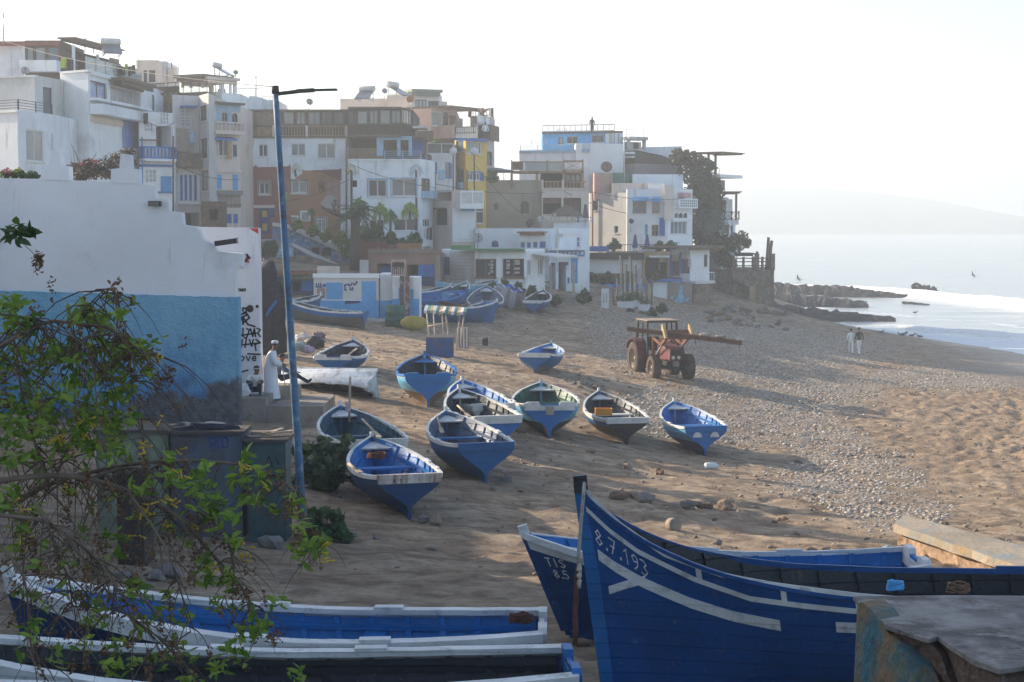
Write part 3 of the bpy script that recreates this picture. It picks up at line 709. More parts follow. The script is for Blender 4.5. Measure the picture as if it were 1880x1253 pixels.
# --- dark timber clad house
b = Bld('house','tall house clad in dark chevron boards with a lattice fence on its roof terrace',Z1,116,1000)
b.block([(850,120),(986,119)],512,900,BROWNW,6,[],'upper_wall')
mb = MB()
for k in range(9):
    i,u0,u1,z0,z1 = b.rect(855,517,984,578); f = b.frame(i); n=9; L=(u1-u0)/n
    a,c = u0+L*k,u0+L*(k+1); up = 1 if k%2 else -1
    for j in range(3):
        zz = z0+(z1-z0)*(j+.2)/3; hh=.16
        mb.poly([f(a,.03,zz),f(c,.03,zz+up*.18),f(c,.03,zz+up*.18+hh),f(a,.03,zz+hh)])
mb.build('chevron_boards', WOOD, b.o)
b.block([(948,115),(1092,116),(1146,113.5)],520,1300,GREYW,8,[(986,586,1040,690,'lat',dict(f=WHITE,nx=2,nz=6)),(1095,580,1130,664,'w2',dict(f=DFR)),(1100,758,1134,870,'w1',dict(f=DFR)),(1102,936,1140,1044,'w1',D),(1030,728,1058,780,'w1',BF),(957,952,1088,1104,'w5',dict(f=BLUE,g=GL2,t=.14)),(1004,1166,1092,1238,'open')])
b.slab(955,1104,1096,1120,0,.3,WHITE,'ledge'); b.slab(948,842,1088,920,.02,.9,STONE,'stone_balcony'); b.slab(985,582,1062,592,.02,.7,BLUE,'ledge')
b.slab(950,706,1028,832,.3,.36,TARP,'tarpaulin'); b.slab(1028,726,1060,786,.3,.33,mat('striped towel',(.30,.45,.60),.8,.5,4,0),'towel')
b.slab(948,926,1100,1110,.004,.03,WHITE,'painted_band'); 
for xx in (960,985,1010,1035,1062): b.slab(xx,960,xx+14,1100,.032,.05,BLUE,'painted_column')
b.block([(792,122),(1136,119)],520,620,BROWNW,6,[],'terrace'); b.rail(792,1134,450,520,.0,DARKW,'bar',step=.09); b.slab(792,476,980,518,-.06,-.03,BROWNW,'screen')
b.pergola(968,1114,410,444,-3,.1,BROWNW,9,True); b.posts((985,1030,1094),444,480,-.3,WHITE,.16)
# --- block behind on the ridge
b = Bld('house','small grey brown roof house with a chimney on the skyline above the lattice terrace',Z1,128,860)
b.block([(748,128),(866,128)],330,640,PALEP,6,[(786,386,806,452,'w1',D),(814,386,850,452,'w2',D)]); b.block([(866,130),(912,130)],336,640,WHITE,5,[],'side_wall'); b.slab(920,372,958,452,-.8,.2,PALEP,'chimney'); b.slab(932,342,937,372,-.4,-.3,IRON,'pipe')
b.slab(748,380,868,392,0,.3,BROWNW,'ledge')
# --- blue arcaded house
b = Bld('house','peeling cream house with blue arched gallery and stone balusters beside the mural house',Z2,117,560)
b.block([(462,116),(664,118)],386,1260,PALEP,8,[(468,420,508,502,'openarch'),(546,440,584,516,'arch',dict(g=GL3)),(610,446,650,520,'arch',dict(g=GL2)),(472,606,520,722,'w1',dict(f=WFR,g=GL3)),(530,612,590,722,'w2',dict(f=WFR,g=GL2)),(617,648,645,726,'w1',dict(f=BLUE,g=GL1)),(512,838,544,930,'shut'),(617,838,648,936,'shut'),(560,1090,612,1150,'door',BF),(620,1090,650,1150,'door',BF)])
b.slab(462,388,664,436,.004,.04,PBLUE,'painted_band'); b.slab(510,436,545,520,.004,.04,PBLUE,'painted_panel'); b.slab(586,436,608,520,.004,.04,PBLUE,'painted_panel')
b.slab(460,378,668,392,-.1,.5,DARKW,'roof_edge'); b.balcony(464,656,504,570,14,.75,PALEP,PALEP,'bal',.3)
b.awn(470,596,606,622,.7,BLUE); b.slab(566,630,590,742,.3,.36,mat('ochre curtain',(.42,.28,.14),.9,.3,3,.2,8),'hanging_cloth'); b.slab(468,806,666,824,0,.12,PALEP,'ledge'); b.slab(468,940,668,970,.0,.3,GREY,'ledge')
b.slab(470,968,666,1050,.003,.03,plaster('flaking plaster',(.36,.30,.25),.7,'#5c4a3c',.8,.5),'flaking_patch')
b.block([(416,112),(532,112)],1010,1300,BROWNW,3,[(470,1060,520,1130,'open')],'lean_to'); b.slab(532,1030,672,1040,0,1.6,BROWNW,'lean_to_roof')
b.block([(456,121),(548,120),(664,121)],322,420,WHITE,5,[],'upper_wall'); b.rail(460,545,258,322,-.1,WHITE,'slat',step=.32); b.pergola(456,642,218,258,-3.4,.1,PALEP,6,True); b.posts((468,560,640),256,322,-.2,WHITE,.22); b.slab(560,290,586,326,-.8,-.3,GREY,'water_tank')
b.posts((612,),256,330,-.2,WHITE,.14)
# --- low white house behind the street lamp
b = Bld('house','low white roof terrace with thin upright rails on the skyline left of the lamp head',Z2,126,760)
b.block([(664,126),(720,125),(800,126)],345,520,WHITE2,6,[]); b.block([(800,127),(900,127)],362,520,WHITE,6,[],'side_wall'); b.rail(642,786,284,345,-.1,STEEL,'bar',step=.16); b.rail(808,870,334,362,-.1,RUST,'bar',step=.2)
# --- mural house
MURW = plaster('chalky white wall',(.78,.82,.84),.5)
b = Bld('house','long white house painted with red mud house murals under a timber gallery',Z3,124,400)
mu = b
b.block([(36,124),(792,124)],392,1330,MURW,9,[(65,440,128,489,'w1',dict(g=GL3)),(170,438,234,525,'w2',dict(g=GL1)),(396,432,496,519,'w2',dict(g=GL2)),(580,432,706,538,'w2',dict(g=GL2)),(174,704,246,786,'w2',dict(edge=BROWNW)),(398,693,506,778,'w2',dict(edge=BROWNW,g=GL2)),(576,955,640,1044,'w2',dict(grille=WFR,edge=BROWNW)),(382,946,438,1000,'w1',dict(f=GREY)),(470,912,520,965,'w1',dict(f=GREY))])
RED = plaster('mural red',(.27,.10,.085),.6,'#8a5a45'); ORA = plaster('mural ochre',(.38,.19,.095),.5,'#8a6a45'); PNK = plaster('mural dusty pink',(.42,.25,.20),.6,'#7c5544')
def mural(poly, m, d=.006, name='mural'):
    mb = MB(); i = 0; f = mu.frame(0); mb.poly([f(u,d,z) for u,z in [mu.hit(0,x,y) for x,y in poly]]); return mb.build(name, m, mu.o)
def cutpoly(poly, m, d, holes): # split around windows so panes stay clear
    f = mu.frame(0); P = [mu.hit(0,x,y) for x,y in poly]; H = []
    for x0,y0,x1,y1 in holes:
        a = mu.hit(0,x0,y0); c = mu.hit(0,x1,y1); H.append((a[0]-.12,c[0]+.12,c[1]-.1,a[1]+.12))
    us = sorted({p[0] for p in P}|{h[0] for h in H}|{h[1] for h in H}); mb = MB(); tops = P[:-2]
    zb = P[-1][1]
    def top(u):
        return float(np.interp(u,[p[0] for p in tops],[p[1] for p in tops]))
    for a,c in zip(us,us[1:]):
        um=(a+c)/2; cuts = sorted([(h[2],h[3]) for h in H if h[0]<um<h[1]]); z = zb
        for c0,c1 in cuts: mb.poly([f(a,d,z),f(c,d,z),f(c,d,c0),f(a,d,c0)]); z=c1
        mb.poly([f(a,d,z),f(c,d,z),f(c,d,top(c)),f(a,d,top(a))])
    return mb.build('mural', m, mu.o)
cutpoly([(42,625),(130,598),(148,580),(165,598),(300,596),(380,590),(388,570),(393,600),(393,1100),(42,1100)],RED,.006,[(174,704,246,786)])
cutpoly([(394,690),(420,680),(474,640),(476,612),(490,620),(600,632),(740,690),(741,1100),(394,1100)],ORA,.008,[(398,693,506,778),(576,955,640,1044),(382,946,438,1000),(470,912,520,965)])
cutpoly([(474,610),(482,622),(730,612),(746,605),(748,700),(748,690)],RED,.004,[])
mural([(650,700),(735,700),(735,860),(690,870),(640,800)],PNK,.011)
mural([(575,900),(575,950),(560,1090),(500,1090),(440,1000),(445,860)],PNK,.010) if False else None
mural([(640,800),(690,790),(720,830),(715,890),(640,880),(600,850)],plaster('bare patch',(.45,.43,.40),.5),.013)
f = mu.frame(0)
def stroke(mb, pts, w, d, bl, i=0, m=0):
    fr = bl.frame(i); P = [bl.hit(i,x,y) for x,y in pts]
    for a,c in zip(P,P[1:]):
        v = Vector((c[0]-a[0],c[1]-a[1])); 
        if v.length < 1e-5: continue
        n = Vector((-v.y,v.x)).normalized()*w/2; e = v.normalized()*w*.3
        mb.poly([fr(a[0]-n.x-e.x,d,a[1]-n.y-e.y),fr(c[0]-n.x+e.x,d,c[1]-n.y+e.y),fr(c[0]+n.x+e.x,d,c[1]+n.y+e.y),fr(a[0]+n.x-e.x,d,a[1]+n.y-e.y)],m)
mb = MB()  # tifinagh symbol
stroke(mb,[(610,698),(610,765)],.09,.014,b); stroke(mb,[(592,706),(596,728),(624,728),(630,706)],.09,.015,b); stroke(mb,[(592,762),(596,738),(624,738),(630,762)],.09,.016,b)
mb.build('painted_symbol', mat('mural black',(.03,.025,.025),.8,.2,3,0), b.o)
mb = MB()
for y in (830,845,860): stroke(mb,[(690,y),(716,y+2)],.07,.0165,b)
stroke(mb,[(703,820),(703,875)],.07,.0155,b); mb.build('painted_symbol', mat('mural black',(.03,.025,.025),.8,.2,3,0), b.o)
mural([(132,862),(282,862),(282,882),(132,882)],PALEP,.014); mural([(175,882),(248,882),(248,1060),(175,1060)],mat('mural navy',(.035,.05,.16),.8,.2,2,0),.015); 
mural([(195,900),(230,900),(230,945),(195,945)],mat('mural yellow',(.5,.33,.06),.8,.2,2,0),.017); mural([(195,990),(230,990),(230,1040),(195,1040)],mat('mural yellow',(.5,.33,.06),.8,.2,2,0),.017); mural([(250,884),(280,884),(280,945),(250,945)],mat('mural navy',(.035,.05,.16),.8,.2,2,0),.016)
# timber gallery
b.block([(36,124.2),(792,124.2)],200,392,DARKW,6,[(300,210,326,302,'w1',dict(f=BROWNW,g=GL3,sill=0)),(342,208,418,300,'w1',dict(f=BROWNW,g=GL3,sill=0)),(432,208,496,300,'w2',dict(f=BROWNW,g=GL3,sill=0)),(512,208,600,302,'w2',dict(f=BROWNW,g=GL2,sill=0)),(606,208,682,302,'w2',dict(f=DARKW,g=GL1,sill=0)),(690,208,766,302,'w1',dict(f=DARKW,g=GL1,sill=0))],'gallery')
b.slab(40,212,152,306,.0,.06,BROWNW,'boarding'); b.slab(156,212,276,306,.0,.05,mat('pale boards',(.22,.17,.13),.85,.3,5,.3,22),'boarding')
b.slab(36,196,792,208,-.2,.25,BROWNW,'roof_edge'); b.slab(36,303,792,312,0,.16,BROWNW,'ledge'); b.slab(42,318,158,392,.0,.06,BROWNW,'boarding'); b.slab(160,318,262,392,.0,.05,WOOD,'boarding')
b.rail(280,768,308,388,.12,WOOD,'slat',step=.21); b.slab(36,386,792,396,0,.3,BROWNW,'ledge')
for xx in (268,500,775): b.slab(xx,308,xx+16,392,.14,.26,PALEP,'post')
b.block([(794,122.5),(1166,122.5),(1250,126)],180,388,DARKW,6,[(790+4,210,845,298,'w2',dict(f=BROWNW,g=GL1,sill=0)),(858,204,930,298,'w1',dict(f=BROWNW,g=GL3,sill=0)),(942,200,1002,298,'w2',dict(f=BROWNW,g=GL3,sill=0)),(1014,196,1090,298,'w1',dict(f=BROWNW,g=GL3,sill=0)),(1096,200,1160,292,'w2',dict(f=BROWNW,g=GL3,sill=0)),(1172,195,1244,296,'w4',dict(f=BROWNW,g=GL3,sill=0))],'gallery')
b.slab(794,178,1166,190,-.2,.3,BROWNW,'roof_edge'); b.rail(796,1164,304,378,.14,DARKW,'slat',step=.24); b.rail(1168,1248,300,378,.1,DARKW,'slat',step=.24); b.slab(794,374,1166,386,0,.35,BROWNW,'ledge')
# painted house at its right (own building)
b = Bld('house','white house with painted palm trees on its wall and a blue arcaded terrace',Z3,123,1050)
pal = b
b.block([(796,122.4),(1300,122.4),(1386,126)],540,1360,MURW,8.5,[(935,684,1062,804,'w2',dict(g=GL1,edge=PBLUE)),(1096,678,1268,800,'w2',dict(g=GL2,edge=PBLUE)),(942,962,1046,1044,'w2',dict(g=GL1)),(1112,956,1282,1042,'w2',dict(g=GL1)),(812,688,856,736,'open'),(1306,676,1368,814,'w2',dict(f=DFR,g=GL1)),(1314,958,1372,1016,'w3',dict(g=GL2)),(1316,1150,1370,1185,'w2',dict(f=GREY))])
b.slab(1304,766,1372,816,.02,.5,PBLUE,'balcony'); b.slab(794,540,1300,552,-.1,.1,MURW,'coping')
b.block([(796,126),(1325,126)],392,560,DARKW,4,[(800,402,1020,470,'open'),(1062,412,1160,480,'openarch'),(1184,420,1250,480,'openarch'),(1260,410,1310,490,'open')],'terrace_back')
b.posts((1030,1052,1168,1246),398,532,3.3,PBLUE,.24); b.slab(1020,398,1250,424,3.2,3.5,PBLUE,'beam'); b.slab(1240,398,1322,520,.02,.1,BLUE,'blue_panel')
b.block([(796,122.6),(1048,122.6)],464,545,BROWNW,.3,[],'bamboo_screen'); b.rail(1050,1300,484,540,.1,PBLUE,'wire',step=1.2)
b.block([(1300,123.5),(1368,127)],498,600,DARKW,2,[(1304,508,1330,590,'w1',dict(f=DFR,g=GL2)),(1334,508,1366,590,'w1',dict(f=DFR,g=GL2))],'glass_box')
b.block([(796,124),(1325,124)],382,396,BROWNW,6,[],'roof_slab'); b.slab(1250,316,1345,330,-2,1,STEEL,'canopy')
PG1 = mat('mural palm green',(.13,.22,.05),.8,.4,3,0); PG2 = mat('mural dark green',(.05,.10,.045),.8,.4,3,0); PG3 = mat('mural yellow green',(.27,.30,.06),.8,.4,3,0); PTR = mat('mural trunk',(.10,.085,.07),.8,.3,4,0)
prs = random.Random(5)
def mpalm(bl, x, y, r, hgt, mats, i=0, d0=.012, n=22, parent=None):
    mb = MB(); 
    stroke(mb,[(x,y),(x+prs.uniform(-6,6),y+hgt*.5),(x+prs.uniform(-4,4),y+hgt)],.16,d0,bl,i,2)
    for k in range(n):
        a = -math.pi*.5 + (k-(n-1)/2)*(2*math.pi*.8/n) + prs.uniform(-.1,.1); L = r*prs.uniform(.75,1.1); pts=[]
        for j in range(6):
            t=j/5; px_=x+math.cos(a)*L*t; py_=y+math.sin(a)*L*t+ r*.62*t*t*(.35+abs(math.cos(a))); pts.append((px_,py_))
        for j in range(5):
            w0=.17*(1-j/5.3)+.03; stroke(mb,pts[j:j+2],w0,d0+.0012*k+.0002*j,bl,i,k%2)
    return mb.build('painted_palm',mats,parent or bl.o)
pal.use(0); mu.use(0)
mpalm(pal,868,850,75,260,[PG1,PG2,PTR],d0=.012); mpalm(pal,1018,890,62,240,[PG3,PG1,PTR],d0=.05); mpalm(pal,1092,930,50,200,[PG1,PG2,PTR],d0=.09); mpalm(pal,1226,880,58,90,[PG3,PG1,PTR],d0=.13); mpalm(pal,1268,600,50,560,[PBLUE,GREYW,PTR],d0=.02); mpalm(pal,818,600,40,560,[PG3,GREYW,PTR],d0=.06); mpalm(mu,430,590,34,70,[PALEP,GREYW,PTR],d0=.02); mpalm(mu,345,790,40,250,[PG1,PG3,PTR],d0=.05); mpalm(mu,540,900,26,130,[PG1,PG2,PTR],d0=.09); mpalm(mu,100,900,34,130,[PG1,PG2,PTR],d0=.06)
mpalm(pal,980,1100,60,40,[PG2,PG1,PTR],d0=.17,n=30); mpalm(pal,1060,1120,60,30,[PG2,PG3,PTR],d0=.21,n=30); mpalm(pal,1240,1090,55,40,[PG1,PG2,PTR],d0=.25,n=26); mpalm(pal,890,1040,70,60,[PG2,PG1,PTR],d0=.29,n=30)
# --- pink house with conservatory behind
b = Bld('house','pink terraced house with a pergola and glazed bay above the yellow house',Z4,138,250)
b.block([(40,143),(245,144)],28,260,GREYW,6,[(82,86,160,138,'w3',D),(170,95,240,138,'w3',D)],'upper_wall'); b.pergola(60,246,18,62,-4,.3,mat('green roof sheet',(.20,.23,.20),.7,.2,2,.2,12),5,True,'roof'); b.slab(240,98,300,140,-2,0,PALEP,'parapet')
b.block([(-110,145),(60,144)],56,200,PALEP,6,[],'side_wall'); b.block([(-425,146),(-110,145.5)],80,200,PALEP,6,[],'side_wall')
b.block([(66,136),(190,135),(362,138)],150,460,PINK,8,[(98,205,112,262,'w1',D),(196,166,268,264,'w1',dict(g=GL3)),(272,172,306,262,'w1',D),(312,190,356,262,'open')])
b.pergola(205,455,142,166,-3,1.6,BROWNW,14); b.posts((445,455),160,262,1.2,DARKW,.2); b.slab(300,205,445,262,-1.5,-.6,GREYW,'back_panel')
b.block([(355,135),(500,134)],270,350,WHITE,4,[],'balcony'); b.rail(360,496,268,318,.1,DARKW,'bar',step=.2); b.slab(66,264,355,352,.02,.2,PINK,'lower_wall')
b.slab(135,305,280,380,1.6,1.7,DARKW,'screen')
b = Bld('house','slim pale tower house with brown boards on its edge against the open sky',Z4,139,560)
b.block([(455,139),(545,137),(613,141)],200,960,PALEP,7,[(505,256,545,350,'w1',dict(f=BFR,g=GL1)),(560,436,604,532,'w2',dict(f=BFR,g=GL1)),(470,172,500,255,'open')]); b.slab(500,205,610,255,.0,.15,WHITE,'parapet'); b.slab(566,262,624,366,.2,.35,BROWNW,'boarding'); b.rail(455,605,150,205,.0,BROWNW,'slat',step=.45)
b.posts((452,535,602),142,205,0,BROWNW,.22)
# --- yellow house
b = Bld('house','bright yellow house with blue shutters and a blue glazed door',Z4,132,470)
b.block([(350,133),(425,131),(562,132.5)],356,1250,YELLOW,8,[(358,362,408,438,'w1',dict(f=BLUE,g=GL2)),(432,368,490,452,'w1',dict(g=GL3)),(496,374,530,454,'w2',dict(f=WFR,g=GL2)),(358,556,410,690,'w2',dict(f=BLUE,g=GL2,sill=0)),(438,580,476,632,'w2',dict(f=WFR,edge=BLUE)),(484,580,522,632,'w2',dict(f=WFR,edge=BLUE)),(524,580,545,634,'shut',BF),(432,580,437,634,'shut',BF),(486,762,550,924,'w12',dict(f=WFR,g=GL1))])
b.slab(350,350,562,366,-.1,.25,BLUE,'eave'); b.slab(355,448,424,552,.004,.05,plaster('orange plaster',(.62,.33,.08),.25),'orange_panel'); b.slab(428,560,434,700,.02,.1,WOOD,'drain_pipe')
b.slab(360,648,412,692,.02,.3,PBLUE,'balcony')
b = Bld('house','grey white house with a glazed roof room between the palm mural and the yellow house',Z4,130,250)
b.block([(148,129),(352,130)],445,1100,GREYW,7,[(206,510,232,590,'w1',dict(f=BLUE,g=GL2)),(285,510,322,622,'w1',dict(f=BLUE,g=GL2)),(238,560,256,630,'shut',dict(f=PBLUE)),(264,560,284,630,'shut',dict(f=PBLUE)),(322,520,330,620,'shut',BF),(186,1170,200,1200,'panel')])
b.block([(148,130.5),(345,131)],380,450,GREYW,5,[(168,386,256,446,'w3',D),(264,388,336,450,'w3',D)],'roof_room'); b.use(0); b.slab(200,580,220,700,.02,.1,BROWNW,'drain_pipe')
b = Bld('house','beige house with iron window grille under the yellow house and a white balcony',Z4,126,330)
b.block([(205,126.5),(330,124.5),(484,125)],700,1250,PALEP,8,[(225,712,338,772,'open'),(228,820,298,936,'w1',dict(f=BROWNW,g=GL1,grille=IRON)),(376,954,450,1030,'w2',dict(f=IRON,g=GL1,grille=IRON))]); b.slab(333,820,482,1050,.004,.06,WHITE,'white_face')
b.slab(355,790,515,825,.02,1.3,WHITE,'balcony'); b.slab(358,705,514,716,1.15,1.3,WHITE,'rail_cap'); b.slab(362,716,430,790,1.18,1.26,STEEL,'glass_panel'); b.slab(440,716,500,790,1.18,1.26,STEEL,'glass_panel')
for xx in (357,432,505): b.slab(xx,714,xx+9,790,1.14,1.3,WHITE,'post')
b.awn(378,812,470,842,.6,SKYB); b.slab(228,818,298,826,.02,.3,IRON,'ledge')
for q,l in ((340,'round globe lamp on a thin post left of the blue door'),(482,'round globe lamp on a thin post under the yellow house shutters')):
    p = b.at_(q,700,124); t = thing('globe_lamp',l,'lamp',(p.x,p.y,p.z)); mb=MB(); mb.tube([p,p+Vector((0,0,2.6))],.05,6); mb.build('pole',IRON,t); mb=MB(); mb.blob(p+Vector((0,0,2.85)),.3,2,0); mb.build('globe',CANV,t)
# --- beige arched wall house
b = Bld('house','blank beige house with two small arched windows',Z4,136,750)
b.block([(568,136),(940,136)],636,1130,BEIGE,10,[(614,784,644,832,'arch'),(796,772,852,858,'arch',dict(g=GL1))]); b.slab(568,862,760,876,0,.06,BEIGE,'ledge'); b.slab(568,630,940,640,-.2,.08,BEIGE,'coping')
b = Bld('house','beige house with wide brown openings under a timber deck and turned railings',Z4,133,1090)
b.block([(940,133),(1257,133)],690,1130,PALEP,9,[(946,750,1072,872,'open'),(1086,750,1206,872,'open')])
b.slab(1086,750,1206,858,-1.0,-.95,mat('brown shutter',(.20,.12,.095),.7,.2,3,.1,12),'roller_shutter'); b.slab(946,750,1072,788,-.5,-.45,mat('brown shutter',(.20,.12,.095),.7,.2,3,.1,12),'roller_shutter')
b.slab(938,686,1257,694,-.1,.12,PALEP,'coping'); b.rail(945,1075,636,688,.0,WOOD,'bal',step=.26); b.rail(1088,1245,640,690,.0,WOOD,'bal',step=.26)
for xx in (938,1076,1240): b.slab(xx,628,xx+12,690,-.15,.15,PALEP,'post')
b.block([(935,137),(1215,137)],588,700,DARKW,5,[(950,590,1080,640,'open'),(1094,590,1206,640,'w3',BR)],'deck_room')
b.slab(735,570,1212,586,-1,1.5,WOOD,'deck'); b.rail(735,1212,508,572,1.4,WOOD,'post',step=2.6); b.rail(1085,1210,500,572,1.38,WOOD,'cross',step=2.0); b.slab(740,512,812,566,1.3,1.34,BROWNW,'screen'); b.slab(825,514,1080,568,1.2,1.23,mat('balustrade glass',(.30,.36,.36),.08,.2,.5,0,spec=.6),'glass_panel')
b.posts((735,905,1083,1210),572,690,1.4,WOOD,.2)
b.block([(1020,130),(1262,130)],916,1000,WHITE,4,[],'terrace'); b.rail(945,1165,862,914,.3,BEIGE,'bal',step=.5); b.slab(1018,856,1036,916,.2,.5,BEIGE,'post'); b.slab(1140,858,1156,916,.2,.5,BEIGE,'post'); b.rail(1165,1280,880,914,.3,BLUE,'bar'); b.slab(1240,914,1262,1090,-.1,.2,WHITE,'pillar')
# --- white blue house behind the cafe
b = Bld('house','low white house with a row of square blue windows and blue balusters behind the cafe',Z4,124,1150)
b.block([(487,124.5),(1045,123.5),(1262,124.5)],958,1420,MURW,6,[(598,1040,646,1084,'arch',dict(f=BLUE,g=GL2)),(1174,1006,1200,1086,'w12',dict(f=WFR,g=mat('blue blind',(.05,.13,.40),.5,.15,2,0)))])
bb = mat('blue blind',(.05,.13,.40),.5,.15,2,0)
b.block([(786,122.5),(972,122.2)],1004,1100,WHITE,2,[(790,1046,828,1094,'w1',dict(g=bb,sill=0)),(832,1046,868,1094,'w1',dict(g=bb,sill=0)),(874,1044,912,1094,'w1',dict(g=bb,sill=0)),(918,1042,968,1096,'w1',dict(g=bb,sill=0))],'bay')
b.rail(876,966,1004,1034,.03,WHITE,'slat',step=.3); b.pergola(792,948,978,1004,-1,.4,ROOFT,6,True,'roof')
b.block([(990,121),(1250,122)],1098,1420,MURW,3,[(1052,1190,1104,1395,'open'),(1136,1156,1182,1330,'door',dict(f=SKYB)),(998,1190,1034,1395,'open'),(1112,1290,1128,1330,'w1',dict(f=BLUE))],'lower_wall'); b.rail(1046,1215,1104,1146,.3,BLUE,'bal',step=.32); b.slab(990,1094,1222,1104,-.1,.5,WHITE,'balcony'); b.slab(1052,1185,1112,1205,.02,.2,DARKW,'lintel'); b.slab(1046,990,1178,1018,.02,1.0,WHITE,'balcony')
b.rail(985,1010,1108,1140,.3,BLUE,'bal',step=.2); b.slab(1030,960,1038,1250,.3,.42,GREYW,'pole')
# --- white house with blue top terrace
b = Bld('house','big white house topped by a blue storey with a railed roof terrace and a lookout',Z5,150,400)
b.block([(104,151),(430,149)],256,640,WHITE2,10,[]); b.block([(430,148.6),(702,149.5)],198,640,WHITE,10,[],'side_wall')
b.block([(238,154),(596,152.5),(700,153.5)],136,300,SKYB,7,[(330,164,358,206,'w1',dict(f=BFR,g=GL3)),(378,160,440,200,'w2',dict(f=WOOD,g=GL1)),(522,150,590,194,'w2',dict(f=WOOD,g=GL1))],'upper_wall')
for k in range(4): b.slab(600+k*25,140,620+k*25,198,.02,.1,WHITE,'white_panel')
b.slab(238,132,700,142,-.1,.3,DARKW,'roof_edge'); b.rail(236,650,90,134,-.2,GREYW,'slat',step=.5); b.rail(286,340,106,134,-2.5,STEEL,'wire',step=.8)
b.plan=[(104,151),(430,149)]; b.block([(104,150.9),(512,148.4)],240,256,PBLUE,.3,[],'parapet'); b.rail(110,508,205,240,-.05,PBLUE,'wire',step=1.5); b.rail(152,236,168,205,-1,STEEL,'wire',step=1.3)
b.block([(706,153),(805,154)],190,300,PALEP,4,[(715,196,730,236,'open'),(760,194,790,232,'w1',D)],'roof_room'); b.slab(700,164,808,182,-.5,1,GREYW,'roof_slab'); b.rail(700,803,106,164,.5,STEEL,'wire',step=2.2); b.posts((710,800),180,232,.6,GREYW,.25)
b = Bld('house','grey unplastered house with a sloping dark roof right of the big white house',Z5,151,860)
b.block([(703,150.5),(770,149.5),(1042,152)],318,640,GREY,8,[]); 
mb = MB(); i,u0,u1,z0,z1 = b.rect(772,246,1040,318); f_ = b.frame(i)
mb.poly([f_(u0,.0,z0),f_(u1,0,z0),f_(u0+(u1-u0)*.55,0,z1-.4),f_(u0,0,z1)]); mb.poly([f_(u0,-6,z0),f_(u0,-6,z1),f_(u0+(u1-u0)*.55,-6,z1-.4),f_(u1,-6,z0)]); mb.poly([f_(u0,.15,z1+.05),f_(u0+(u1-u0)*.55,.15,z1-.35),f_(u0+(u1-u0)*.55,-6.1,z1-.35),f_(u0,-6.1,z1+.05)]); mb.poly([f_(u0+(u1-u0)*.55,.15,z1-.35),f_(u1,.15,z0),f_(u1,-6.1,z0),f_(u0+(u1-u0)*.55,-6.1,z1-.35)]); mb.poly([f_(u0,0,z0),f_(u0,0,z1),f_(u0,-6,z1),f_(u0,-6,z0)]); mb.build('gable_roof', DARKW, b.o)
b.slab(706,250,770,262,-1,.5,WHITE,'ledge'); b.slab(706,272,768,284,-1,.3,PALEP,'ledge')
b.block([(770,160),(1040,158)],222,330,WHITE2,5,[],'back_wall')
b.block([(756,147),(1046,148)],376,640,WHITE2,4,[],'lower_wall')
b.block([(536,145),(640,145.5)],368,520,PINK,4,[],'pink_room'); b.block([(640,148),(738,148)],368,470,mat('green tank paint',(.10,.22,.17),.6,.2,2,0),3,[],'green_room'); b.block([(640,144),(846,143.6)],428,520,PALEP,2,[],'pink_parapet')
# --- white house with blue awnings
b = Bld('house','white house with blue awnings over its windows and a scalloped arcade bay',Z5,143,900)
b.block([(510,146),(724,143)],486,840,GREYW,8,[(525,528,557,586,'w1',dict(f=BLUE,g=GL1)),(650,674,673,716,'w1',dict(f=PBLUE,g=GL1))],'side_wall')
b.block([(724,142.5),(846,142.3),(960,142),(1100,144)],462,840,WHITE,8,[(757,525,836,602,'w32',dict(f=WOOD,g=GL2)),(868,530,912,602,'w22',dict(f=WOOD,g=GL2)),(826,666,850,732,'door',dict(f=PBLUE)),(865,668,905,732,'w22',dict(f=WOOD,g=GL1)),(910,628,942,732,'shut',BF),(936,528,978,574,'lat',dict(nx=3,nz=3)),(975,648,1068,722,'w4',dict(g=GL2)),(996,600,1020,628,'arch'),(1022,600,1046,628,'arch'),(1048,600,1072,628,'arch')])
b.block([(846,143.2),(936,143)],430,500,WHITE,5,[],'parapet')
b.use(1); b.awn(757,507,851,532,.8,SKYB); b.awn(868,507,921,536,.8,SKYB); b.slab(988,518,1096,574,.02,.7,WHITE,'balcony'); b.slab(975,636,1076,648,.02,.4,WHITE,'ledge'); b.slab(936,440,990,640,.02,.06,PALEP,'pink_face'); b.slab(1018,484,1064,512,.0,.6,mat('faded pink cloth',(.5,.3,.32),.9,.2,2,0),'hanging_cloth')
i,u0,u1,z0,z1 = b.rect(994,524,1092,566); M_=b.M(i)
for r_ in range(3):
    for c_ in range(9): mb=MB(); mb.box((u0+(u1-u0)*(c_+.25)/9,.7,z0+(z1-z0)*(r_+.2)/3),(u0+(u1-u0)*(c_+.75)/9,.71,z0+(z1-z0)*(r_+.8)/3),0,M_); mb.build('lattice_opening',VOID,b.o)  # dark blocks on the face stand in for shaded lattice holes
